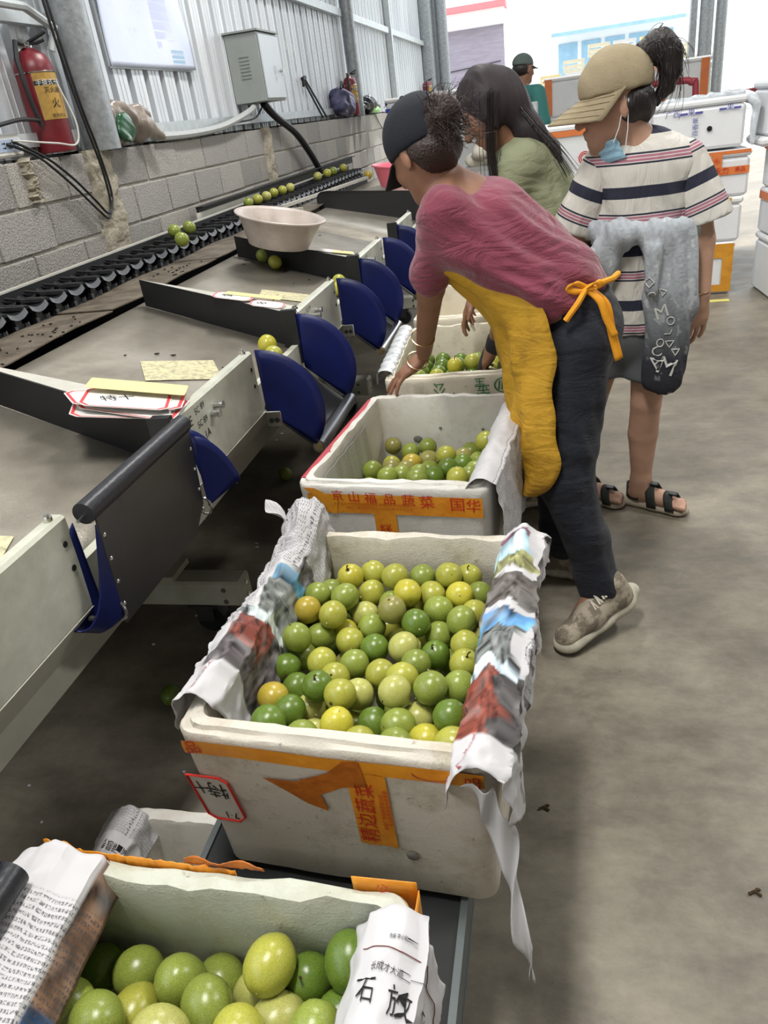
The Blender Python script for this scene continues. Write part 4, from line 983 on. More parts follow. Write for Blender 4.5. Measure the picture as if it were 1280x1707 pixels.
lettering(bx3, [('本产品采用优质原料精心包装请放心使用谢谢合作', .0095, (-.05, .290), 0), ('地址广西玉林市城北工业园区电话零七七五', .0095, (-.03, .279), 0), ('蔬菜包装专用箱', .0095, (.006, .18), PI / 2)], f3b, orink, 'small_print')
lettering(bx3, [('国', .040, (.175, .296), 0), ('华', .040, (.215, .293), 0)], f3b, redink, 'stamp_letters')
redt = mat('red_pink_tape', (196, 84, 92), .4, var=.15, scale=14)
mb = MB(); mb.grid(lambda u, v: (-(W3 / 2 - .012 * u + .0015) + .0 if u > .5 else -(W3 / 2 + .0015), lerp(-.29, .29, v), lerp(H3 - .045, H3 + .001, min(1, u * 2))) if u <= .5 else (-(W3 / 2) + .022 * (u - .5) * 2, lerp(-.29, .29, v), H3 + .0025), 8, 20); obj('red_tape', mb, redt, bx3)
for (x, z) in ((-.10, .20), (.12, .235), (-.02, .24), (.17, .19)): obj('moulding_mark', MB().sphere((x, L3 / 2 - .0395, z), (.016 if x in (-.10, .17) else .005, .003, .012 if x in (-.10, .17) else .005), 10, 6), mat('grey_moulding_mark', (112, 112, 102), .9), bx3)
def col_b3(u, v):
    if v > .86: return photo((168, 70, 54), u, v, 30) if u < .6 else PW
    if v > .76: return photo((98, 110, 124), u, v, 20) if u > .2 else PW
    if .66 < v < .76 and .3 < u < .6: return photo((206, 52, 48), u, v, 6) if v > .70 else photo((58, 60, 44), u, v, 20)
    if .64 < v < .76 and u >= .6: return photo((128, 140, 78), u, v, 20)
    return PW
o, pf = paper_sheet('newspaper', bx3, 1, W3, .036, H3, -.325, .30, .04, .24, col_b3, 5.5, .0052, textf=lambda u, v: 1. if u > .3 and v < .6 else 0., label='newspaper covering the right wall of the red-taped box, hanging down outside')
# liner sheet inside the left wall
mb = MB(); mb.grid(lambda u, v: (-(W3 / 2 - .043 - .01 * u) + .002 * math.sin(v * 30), lerp(-.26, .12, v), lerp(H3 - .02, .16, u)), 4, 16); me = mesh_from('liner_print', mb, paper); paint(me, np.tile(s2l((196, 196, 190)), (len(me.vertices), 1))); fattr(me, 'textmask', np.ones(len(me.vertices)) * .5)
ul = me.uv_layers.new(name='uv')
for lp in me.loops: c = me.vertices[lp.vertex_index].co; ul.data[lp.index].uv = (c.y, c.z)
q = bpy.data.objects.new('newspaper', me); COL.objects.link(q); q.location = bx3.location; q.rotation_euler = bx3.rotation_euler; tag(q, 'flat printed sheet lining the inside of the left wall of the red-taped box', 'newspaper'); md = q.modifiers.new('s', 'SOLIDIFY'); md.thickness = .0008

# ---- nearest box, cut by the lower edge of the picture
B1 = (-.425, .215, bench_top); W1, L1, H1 = .51, .66, .34
bx1 = foam_box('nearest foam box with a crumbly rim and orange tape along its far edge', B1, 0, W1, L1, H1, foamC, .030, .003, 21., rim=.006)
mb = MB(); mb.grid(lambda u, v: (lerp(-.252, .02, u), L1 / 2 + .003 + .004 * noise.noise(Vector((u * 30, v * 4, 0))), lerp(H1 - .05, H1 + .014 - .012 * u + .004 * noise.noise(Vector((u * 22, 1, 0))) + (.012 if u < .16 else 0), v)), 60, 4); o = obj('tape', mb, tapeO, bx1, True); md = o.modifiers.new('s', 'SOLIDIFY'); md.thickness = .0012
mb = MB(); mb.grid(lambda u, v: (lerp(.175, .256, u), L1 / 2 + .003, lerp(H1 - .05, H1 + .014, v)), 12, 4); mb.grid(lambda u, v: (.258 + .001 * v, lerp(L1 / 2, L1 / 2 - .07, u), lerp(H1 - .07, H1 + .004, v)), 6, 4); o = obj('tape', mb, tapeO, bx1, True); md = o.modifiers.new('s', 'SOLIDIFY'); md.thickness = .0012
mb = MB(); mb.grid(lambda u, v: (lerp(-.05, .06, u), L1 / 2 + .005 + .004 * v * math.sin(u * 11), H1 + .004 + .010 * v + .003 * noise.noise(Vector((u * 16, v * 9, 3)))), 40, 4); o = obj('frayed_tape', mb, tapeD, bx1, True); md = o.modifiers.new('s', 'SOLIDIFY'); md.thickness = .0012
bk = lambda u, v: Vector((u, L1 / 2 - .0015, v))
tp = lambda u, v: Vector((u, L1 / 2 - .001 + (v), H1 + .013 + .0)) 
bkin = lambda u, v: Vector((u, L1 / 2 + .0005 - .0015, v))
lettering(bx1, [('门', .018, (-.20, H1 + .006), 0), ('701', .018, (-.165, H1 + .004), .1), ('公', .018, (.215, H1 + .004), .3)], lambda u, v: Vector((u, L1 / 2 - .004, v)), redink)
def col1(u, v): return PW if u > .16 else photo((110, 84, 66), u, v, 40) if v > .72 else photo((62, 96, 140), u, v, 8)
def txt1(u, v):
    if u > .90 or v > .90: return 0.
    return 1. if ((v * 3.2) % 1) > .07 else 0.
o, pf = paper_sheet('newspaper', bx1, -1, W1, .085, H1, -.31, .318, .050, .10, col1, 14.2, .0052, textf=txt1, flat=1., big=.008, label='black and white newspaper over the left wall of the nearest box')
for (s_, zz, (u, v), r_) in (('欢迎订阅', .03, (.55, .62), 1.6), ('今日要闻', .02, (.36, .45), 1.6)): obj('headline', put_text(MB(), s_, lambda a, b_: pf(a, b_), zz, (u, v), r_), inkm, o, kind='stuff')
mb = MB(); mb.grid(lambda u, v: (-.225 + .012 * u + .004 * math.sin(v * 20), lerp(-.33, .16, v), lerp(.31, .17, u)), 4, 16); q = obj('plastic_liner', mb, mat('blue_plastic_liner', (72, 112, 156), .3, var=.3, scale=16, bump=.3, bscale=60), bx1, True)
def col1r(u, v): return PW
o, pf = paper_sheet('newspaper', bx1, 1, W1, .030, H1, -.33, .292, .045, .13, col1r, 27.7, .0058, textf=lambda u, v: 1. if (v < .72 and u < .60) or (v < .60) else 0., flat=1., big=.0, lift=.012, label='newspaper with a large two-word headline over the right wall of the nearest box')
hl = [('石', .048, (.26, .845)), ('放', .050, (.42, .835)), ('飞', .050, (.55, .825)), ('精', .045, (.66, .80)), ('神', .045, (.76, .78)), ('长成才大道——', .018, (.38, .885)), ('记者', .012, (.30, .79)), ('李少敏', .012, (.46, .785)), ('责编 李小敏', .010, (.38, .945))]
for s_, sz, (u, v) in hl: obj('headline', put_text(MB(), s_, lambda a, b_: pf(a, b_), sz, (u, v), 0., 1.9), inkm, o, kind='stuff')
mb2 = MB(); mb2.tube([pf(u, .93 - .02 * u, .001) for u in np.linspace(.2, .98, 40)], .0006, 4)
obj('rule_line', mb2, MC['dark_red_ink'], o)

# ---- fourth box, where the worker's hands are, and the ones behind it
bx4 = foam_box('foam box with green lettering that the leaning worker reaches into', (-.35, 2.79, bench_top), 2.5, .50, .68, .34, mat_foam('foam_cream', .45, (222, 214, 196)), seed=31.)
f4 = front_fn(.50, .68, .34, lift=.003)
lettering(bx4, [('金', .052, (.095, .285), PI), ('太', .040, (-.02, .268), PI), ('公', .046, (-.055, .305), PI), ('宝', .040, (.085, .315), PI)], f4, greenink)
mb = MB(); mb.tube([f4(.165 + .030 * math.cos(a), .300 + .026 * math.sin(a)) for a in np.linspace(0, 2 * PI, 24, endpoint=False)], .002, 4, True)
for i in range(4): mb.tube([f4(.148 + i * .011, .284), f4(.152 + i * .011, .316)], .002, 4)
obj('leaf_logo', mb, greenink, bx4)
film = mat('clear_film', (222, 226, 228), .12, spec=.8, var=.1, scale=30, bump=.6, bscale=30)
mb = MB(); mb.grid(lambda u, v: (-.25 + .035 * math.cos(PI * u) * -1 * .9 + .002 * math.sin(v * 60), lerp(-.30, .30, v), .345 + .022 * math.sin(PI * u) * (1 + .1 * math.sin(v * 45)) - (.03 if u in (0, 1) else 0)), 8, 60)
obj('plastic_film', mb, film, bx4, True)
bx5 = foam_box('foam box at the end of the bench behind the green-lettered box', (-.36, 3.56, bench_top), 0, .50, .66, .345, MC['foam_cream'], seed=41.)
# black plastic sack beyond
sk = [ell((-.36, 4.15, .50), (.19, .17, .19), .05), ell((-.32, 4.10, .64), (.12, .11, .10), .05), ell((-.44, 4.18, .62), (.10, .10, .09), .05), cone((-.35, 4.12, .70), (-.34, 4.12, .80), .04, .07, .04), cut((0, 0, bench_top), (0, 0, -1))]
me = organic('plastic_sack', sk, .009, dsum(folds(.012, 40, (.8, .4, .3), 2.5, 1.), folds(.006, 90, (.3, .8, .4), 2.5, 4.))); me.materials.append(mat('black_sack_plastic', (28, 32, 38), .18, spec=.8)); o = bpy.data.objects.new('plastic_sack', me); COL.objects.link(o); tag(o, 'shiny black plastic sack on the far end of the bench', 'bag')
# low foam box on the floor left of the bench
fb = foam_box('empty foam box with a newspaper scrap standing on the floor left of the bench', (-.755, .73, 0), 0, .30, .46, .232, foamA, seed=51.)
o, pf = paper_sheet('newspaper', fb, -1, .30, .036, .232, -.22, .20, .06, .06, lambda u, v: PW, 61., .006, textf=lambda u, v: 0. if (v * 4) % 1 < .4 else 1., label='newspaper scrap over the left wall of the empty box on the floor')
for i, s_ in enumerate(('专题新闻', '安全第一', '日期')): obj('headline', put_text(MB(), s_, lambda a, b_: pf(a, b_), .05, (.42, .78 - i * .10), PI, 1.3), inkm, o, kind='stuff')

# ---- fruit ------------------------------------------------------------
fruitm = mat_fruit(); stemm = mat('dry_stem', (70, 52, 30), .9, var=.3, scale=60); calyx = mat('pale_calyx', (190, 180, 140), .8)
def fruit_mesh(elong=1.0, seed=0):
    mb = MB(); nu, nv_ = 22, 14
    for j in range(nv_ + 1):
        t_ = PI * j / nv_
        for i in range(nu):
            a = 2 * PI * i / nu; k = 1 + .012 * math.sin(3 * a + seed) * math.sin(t_) + .015 * noise.noise(Vector((math.sin(t_) * math.cos(a) * 1.5, math.sin(t_) * math.sin(a) * 1.5, math.cos(t_) * 1.5 + seed)))
            z = math.cos(t_) * elong; dip = .06 * math.exp(-(t_ / .25) ** 2)
            mb.v.append((k * math.sin(t_) * math.cos(a), k * math.sin(t_) * math.sin(a), k * z - dip))
    mb.f = [(j * nu + i, (j + 1) * nu + i, (j + 1) * nu + (i + 1) % nu, j * nu + (i + 1) % nu) for j in range(nv_) for i in range(nu)]
    return mesh_from('passion_fruit', mb, fruitm, 'all')
FM = [fruit_mesh(e, s_) for e, s_ in ((1.0, 0), (1.04, 3), (1.08, 7), (1.16, 5))]
mb = MB(); mb.tube([(0, 0, .90), (.02, 0, 1.05), (.01, .03, 1.22), (.08, .02, 1.42), (.16, .0, 1.5)], [.05, .045, .045, .05, .06], 6); mb.sphere((0, 0, .95), (.16, .16, .05), 8, 4); STEM = mesh_from('stem', mb, stemm, True)
mb = MB(); mb.sphere((0, 0, .95), (.13, .13, .05), 8, 4); mb.sphere((.02, 0, 1.0), (.05, .05, .06), 6, 4); NUB = mesh_from('stem_end', mb, stemm, True)
mb = MB(); mb.sphere((0, 0, .95), (.08, .08, .06), 8, 4); mb.tube([(0, 0, .95), (.03, 0, 1.12)], .035, 5); NUB2 = mesh_from('stem_end', mb, calyx, True)
FC = {'g': ((100, 126, 46), 'deep green'), 'm': ((138, 152, 66), 'light green'), 'y': ((172, 172, 70), 'yellow-green'), 'p': ((188, 188, 104), 'pale yellow-green'), 'Y': ((194, 186, 64), 'bright yellow'), 'O': ((180, 160, 60), 'golden yellow'), 'd': ((150, 146, 80), 'dull olive')}
frng = random.Random(12)
def fruit(p, r, c, label, group=None, stem=None, long_=False):
    me = FM[3] if long_ else FM[frng.randrange(3)]
    o = bpy.data.objects.new('passion_fruit', me); COL.objects.link(o); o.location = p; o.scale = (r, r, r)
    col = np.array(s2l(FC[c][0])) * frng.uniform(.88, 1.1); o.color = (*np.clip(col, 0, 1), 1)
    if stem: q = Vector((frng.uniform(-.3, .3), frng.uniform(-.6, -.1), 1)).normalized()
    else:
        q = Vector((frng.gauss(0, 1), frng.gauss(0, 1) - .35, frng.gauss(0, 1) * .6)).normalized()
    o.rotation_euler = q.to_track_quat('Z', 'Y').to_euler()
    if stem is not False:
        s_ = bpy.data.objects.new('stem' if stem else 'stem_end', STEM if stem else frng.choice((NUB, NUB, NUB2))); COL.objects.link(s_); s_.parent = o
    tag(o, label, 'fruit', group); return o
FR_BOX2=[(-0.4339,1.2828,0.615,0.0285,'Ys'),(-0.3924,1.3188,0.6,0.0285,'y'),(-0.3364,1.2838,0.615,0.0285,'y'),(-0.2802,1.2996,0.603,0.0285,'m'),(-0.2214,1.2882,0.6161,0.0285,'y'),(-0.1838,1.3199,0.591,0.0285,'ys'),(-0.49,1.217,0.612,0.0285,'m'),(-0.4284,1.2079,0.615,0.0285,'m'),(-0.3857,1.2616,0.588,0.0285,'y'),(-0.2995,1.2248,0.615,0.0285,'Y'),(-0.2535,1.2494,0.5933,0.0285,'y'),(-0.1939,1.2355,0.603,0.0285,'Y'),(-0.1586,1.2723,0.5786,0.0285,'m'),(-0.4973,1.1614,0.615,0.0285,'O'),(-0.4386,1.1463,0.615,0.0285,'y'),(-0.3899,1.208,0.57,0.0285,'p'),(-0.3205,1.1664,0.615,0.0285,'d'),(-0.2335,1.1972,0.594,0.0285,'m'),(-0.18,1.1396,0.612,0.0285,'m'),(-0.1598,1.1898,0.591,0.0285,'y'),(-0.4914,1.0723,0.6152,0.0285,'m'),(-0.4678,1.1322,0.57,0.0285,'m'),(-0.4275,1.1671,0.555,0.0285,'Y'),(-0.4005,1.1124,0.576,0.0285,'y'),(-0.3644,1.1551,0.579,0.0285,'m'),(-0.2698,1.14,0.603,0.0285,'g'),(-0.2275,1.1484,0.567,0.0285,'m'),(-0.1678,1.0884,0.594,0.0285,'y'),(-0.3465,1.0939,0.576,0.0285,'g'),(-0.2879,1.0894,0.585,0.0285,'p'),(-0.2278,1.0901,0.567,0.0285,'gs'),(-0.5061,1.0286,0.576,0.0285,'g'),(-0.4925,1.0822,0.5608,0.0285,'m'),(-0.4365,1.0382,0.585,0.0285,'y'),(-0.3757,1.045,0.576,0.0285,'m'),(-0.4002,0.9957,0.585,0.0285,'y'),(-0.415,0.9458,0.6089,0.0285,'gs'),(-0.4733,0.9844,0.567,0.0285,'g'),(-0.4996,0.9349,0.588,0.0285,'O'),(-0.319,1.0161,0.579,0.0285,'y'),(-0.2568,1.0438,0.582,0.0285,'m'),(-0.2711,0.989,0.597,0.0285,'y'),(-0.2731,0.9344,0.615,0.0285,'p'),(-0.3485,0.9625,0.579,0.0285,'p'),(-0.3664,0.9202,0.6151,0.0285,'y'),(-0.213,0.9462,0.615,0.0285,'m'),(-0.1681,0.973,0.597,0.0285,'m'),(-0.1638,1.0307,0.597,0.0285,'ys'),(-0.4368,0.9416,0.558,0.0285,'p'),(-0.4568,0.899,0.591,0.0285,'g'),(-0.4734,0.8492,0.615,0.0285,'g'),(-0.3576,0.8572,0.609,0.0285,'Y'),(-0.3081,0.9001,0.57,0.0285,'g'),(-0.236,0.9255,0.564,0.0285,'p'),(-0.1713,0.8813,0.615,0.0285,'g'),(-0.2598,0.8807,0.591,0.0285,'m'),(-0.2112,0.8543,0.585,0.0285,'Y'),(-0.1603,0.822,0.615,0.0285,'y'),(-0.4082,0.8739,0.564,0.0285,'p'),(-0.4114,0.8315,0.603,0.0285,'m'),(-0.3119,0.8243,0.603,0.0285,'y'),(-0.252,0.8223,0.606,0.0285,'m'),(-0.4137,1.1053,0.5201,0.0277,'dl'),(-0.432,1.2978,0.522,0.0265,'gl'),(-0.3518,1.2234,0.5256,0.028,'yl'),(-0.2821,0.9747,0.5332,0.0273,'ml'),(-0.3118,1.0301,0.5071,0.0272,'gl'),(-0.4588,1.2368,0.524,0.0268,'ml'),(-0.2311,1.0098,0.5407,0.0276,'ml'),(-0.3025,1.3256,0.5144,0.0267,'yl'),(-0.4144,0.9845,0.5172,0.0281,'yl'),(-0.1735,0.8273,0.5201,0.0278,'ml'),(-0.3648,1.1278,0.5135,0.0273,'gl'),(-0.1456,1.1574,0.4975,0.0275,'dl'),(-0.2205,0.9394,0.5028,0.0274,'dl'),(-0.3621,0.9292,0.5303,0.0282,'yl'),(-0.4732,1.1315,0.5123,0.0281,'gl'),(-0.1855,1.0329,0.4897,0.0275,'gl'),(-0.3374,1.2981,0.5432,0.0272,'ml'),(-0.1703,1.0607,0.5392,0.0273,'ml'),(-0.4989,0.8632,0.5309,0.0266,'dl'),(-0.3157,1.1783,0.5249,0.0279,'yl'),(-0.5035,0.9481,0.5107,0.0277,'yl'),(-0.4322,0.8992,0.4877,0.0272,'yl'),(-0.2531,1.1896,0.5386,0.0267,'yl'),(-0.2441,1.0586,0.5074,0.0273,'yl'),(-0.3775,1.0398,0.4929,0.0275,'yl'),(-0.1821,1.3018,0.5245,0.0276,'yl'),(-0.1899,0.8926,0.4941,0.028,'dl'),(-0.1445,1.2426,0.508,0.0269,'ml'),(-0.3953,0.8461,0.5165,0.0273,'gl'),(-0.3177,0.8859,0.5111,0.0278,'gl'),(-0.2764,0.8386,0.5031,0.0278,'gl'),(-0.4504,1.0655,0.5036,0.0269,'ml'),(-0.3618,0.9884,0.4881,0.0279,'ml'),(-0.1721,0.9672,0.5087,0.027,'ml'),(-0.2523,1.273,0.5041,0.0284,'yl'),(-0.2333,0.8542,0.5343,0.027,'gl'),(-0.2862,0.8445,0.5558,0.0271,'yl'),(-0.4708,1.3355,0.5007,0.028,'yl'),(-0.2048,1.1207,0.5244,0.0275,'ml'),(-0.4878,1.2811,0.5049,0.0274,'ml'),(-0.4955,1.0141,0.4857,0.0282,'ml'),(-0.2867,1.1158,0.5196,0.0275,'ml'),(-0.2061,1.2496,0.5316,0.0277,'ml'),(-0.1939,1.1753,0.5158,0.0268,'dl'),(-0.1609,0.8733,0.5483,0.027,'gl'),(-0.3525,1.3293,0.4966,0.0275,'yl'),(-0.4185,1.1984,0.4852,0.0278,'ml'),(-0.3039,1.2494,0.5207,0.0272,'ml'),(-0.2436,1.145,0.4864,0.028,'yl'),(-0.1412,1.1309,0.5661,0.0281,'dl'),(-0.4807,1.2763,0.5784,0.0279,'ml'),(-0.3781,1.2797,0.502,0.0274,'ml'),(-0.2321,1.3052,0.5576,0.0283,'ml'),(-0.2753,0.9216,0.5055,0.0274,'gl'),(-0.4919,0.8938,0.4875,0.0274,'dl'),(-0.4646,1.3285,0.5561,0.0283,'yl'),(-0.1347,1.2943,0.4932,0.0275,'ml'),(-0.1542,0.9297,0.5487,0.0282,'gl'),(-0.3428,0.8367,0.4867,0.0275,'ml'),(-0.4824,1.1953,0.5601,0.0269,'dl'),(-0.1583,1.0998,0.4933,0.027,'gl'),(-0.3252,1.0851,0.4926,0.0279,'yl'),(-0.1546,1.0082,0.5454,0.027,'gl'),(-0.454,0.9515,0.4863,0.0283,'ml'),(-0.4524,0.8557,0.5093,0.0265,'ml'),(-0.3517,0.8376,0.5466,0.0266,'yl'),(-0.2144,1.2209,0.4851,0.0272,'ml'),(-0.2351,0.9898,0.4869,0.0282,'yl'),(-0.339,1.2354,0.579,0.0268,'ml'),(-0.4697,1.1892,0.499,0.0265,'gl'),(-0.4563,1.0183,0.5264,0.027,'ml'),(-0.2763,1.203,0.4878,0.0266,'yl')]
FR_BOX3=[(-0.325,2.0488,0.545,0.031,'y'),(-0.3078,1.9517,0.548,0.031,'g'),(-0.2727,2.0225,0.524,0.031,'g'),(-0.2321,2.0893,0.503,0.031,'m'),(-0.2092,2.1115,0.56,0.031,'y'),(-0.2645,2.1849,0.494,0.031,'m'),(-0.283,2.1219,0.503,0.031,'d'),(-0.3883,2.1054,0.506,0.031,'d'),(-0.4377,2.07,0.512,0.031,'O'),(-0.446,2.0047,0.518,0.031,'d'),(-0.4982,2.0375,0.509,0.031,'d'),(-0.444,1.9295,0.539,0.031,'m'),(-0.4728,1.8784,0.56,0.031,'m'),(-0.3764,2.0231,0.509,0.031,'m'),(-0.3987,1.9666,0.524,0.031,'m'),(-0.3432,1.9014,0.545,0.031,'g'),(-0.2693,1.8609,0.56,0.031,'y'),(-0.2397,1.9141,0.539,0.031,'m'),(-0.229,1.9765,0.524,0.031,'m'),(-0.3841,1.8584,0.56,0.031,'m'),(-0.2076,2.0355,0.521,0.031,'m'),(-0.3106,2.2002,0.4459,0.0303,'dl'),(-0.4133,1.777,0.5214,0.0298,'ml'),(-0.3376,2.1344,0.4345,0.0305,'ml'),(-0.3724,1.8606,0.4596,0.0298,'dl'),(-0.2992,2.0813,0.4585,0.0294,'ml'),(-0.3098,1.8393,0.4905,0.0296,'gl'),(-0.4851,1.8642,0.4327,0.0309,'yl'),(-0.4053,2.1293,0.4501,0.0296,'gl'),(-0.5129,2.1121,0.4887,0.0305,'yl'),(-0.373,1.7703,0.4627,0.031,'dl'),(-0.3834,1.7095,0.4372,0.0291,'ml'),(-0.2797,1.7402,0.4695,0.0299,'yl'),(-0.5366,1.7817,0.4997,0.0308,'dl'),(-0.2203,1.8132,0.524,0.0291,'yl'),(-0.3282,1.6909,0.4753,0.0303,'ml'),(-0.4003,2.0131,0.4398,0.0302,'ml'),(-0.5706,1.7315,0.4851,0.0292,'gl'),(-0.2104,1.933,0.4432,0.0293,'yl'),(-0.4855,1.922,0.4925,0.0309,'dl'),(-0.4014,2.1768,0.5188,0.0296,'ml'),(-0.4615,2.1826,0.5007,0.031,'ml'),(-0.2152,1.7418,0.4665,0.0303,'yl'),(-0.2755,1.8041,0.4547,0.03,'dl'),(-0.4375,2.207,0.4332,0.0307,'yl'),(-0.4784,1.8048,0.5166,0.0292,'gl'),(-0.2442,1.8767,0.4392,0.0301,'ml'),(-0.2291,2.0053,0.4408,0.0299,'ml'),(-0.5458,1.8647,0.4745,0.0303,'ml'),(-0.467,1.7962,0.4354,0.0298,'gl'),(-0.5267,1.9866,0.471,0.0292,'yl'),(-0.4175,1.9203,0.4678,0.0307,'ml'),(-0.5173,2.1862,0.4386,0.0307,'yl'),(-0.3423,2.1684,0.4833,0.0294,'yl'),(-0.4569,1.7113,0.4495,0.0296,'ml'),(-0.3198,1.999,0.4319,0.0304,'ml'),(-0.381,1.6921,0.5122,0.0301,'yl'),(-0.4846,1.71,0.5181,0.0301,'yl'),(-0.5424,1.9139,0.5122,0.0292,'ml'),(-0.3694,2.0703,0.454,0.031,'ml'),(-0.3063,1.8709,0.4404,0.0291,'gl'),(-0.466,1.9887,0.4593,0.0297,'yl'),(-0.1738,2.1351,0.4725,0.0295,'yl'),(-0.4371,1.8451,0.4891,0.0299,'dl'),(-0.2173,2.1106,0.4383,0.0298,'ml'),(-0.2784,1.919,0.4683,0.0293,'yl'),(-0.3618,1.9541,0.4301,0.0309,'ml'),(-0.5513,1.7183,0.4306,0.0294,'ml'),(-0.3611,1.8125,0.5179,0.0292,'dl'),(-0.3378,1.921,0.4795,0.0302,'gl'),(-0.2217,1.6768,0.5082,0.0291,'dl'),(-0.4544,2.0781,0.4528,0.0293,'ml'),(-0.5504,2.0027,0.5229,0.0305,'ml'),(-0.568,1.836,0.5201,0.0294,'yl'),(-0.2661,2.1414,0.4467,0.0291,'ml'),(-0.5412,2.0847,0.4418,0.0305,'ml'),(-0.5761,1.7983,0.432,0.0303,'gl'),(-0.5243,2.2118,0.5114,0.0294,'dl'),(-0.2796,1.6979,0.5126,0.0295,'yl'),(-0.5092,1.7537,0.4495,0.0292,'gl'),(-0.185,2.1854,0.443,0.0294,'ml'),(-0.1812,2.0444,0.4439,0.0308,'gl'),(-0.2274,1.6824,0.4512,0.0295,'yl'),(-0.5073,1.9237,0.4337,0.0307,'ml'),(-0.3184,1.7807,0.4856,0.0293,'ml'),(-0.2051,2.1781,0.5115,0.029,'dl'),(-0.2655,1.763,0.5213,0.0291,'ml'),(-0.2767,1.9869,0.4744,0.0307,'yl'),(-0.487,2.1336,0.4357,0.0307,'ml'),(-0.35,1.7435,0.5198,0.029,'dl'),(-0.2058,1.8069,0.4497,0.0301,'yl'),(-0.4165,1.8316,0.4328,0.0305,'yl'),(-0.2043,1.8889,0.4875,0.0308,'ml'),(-0.5035,2.0393,0.4319,0.0297,'yl')]
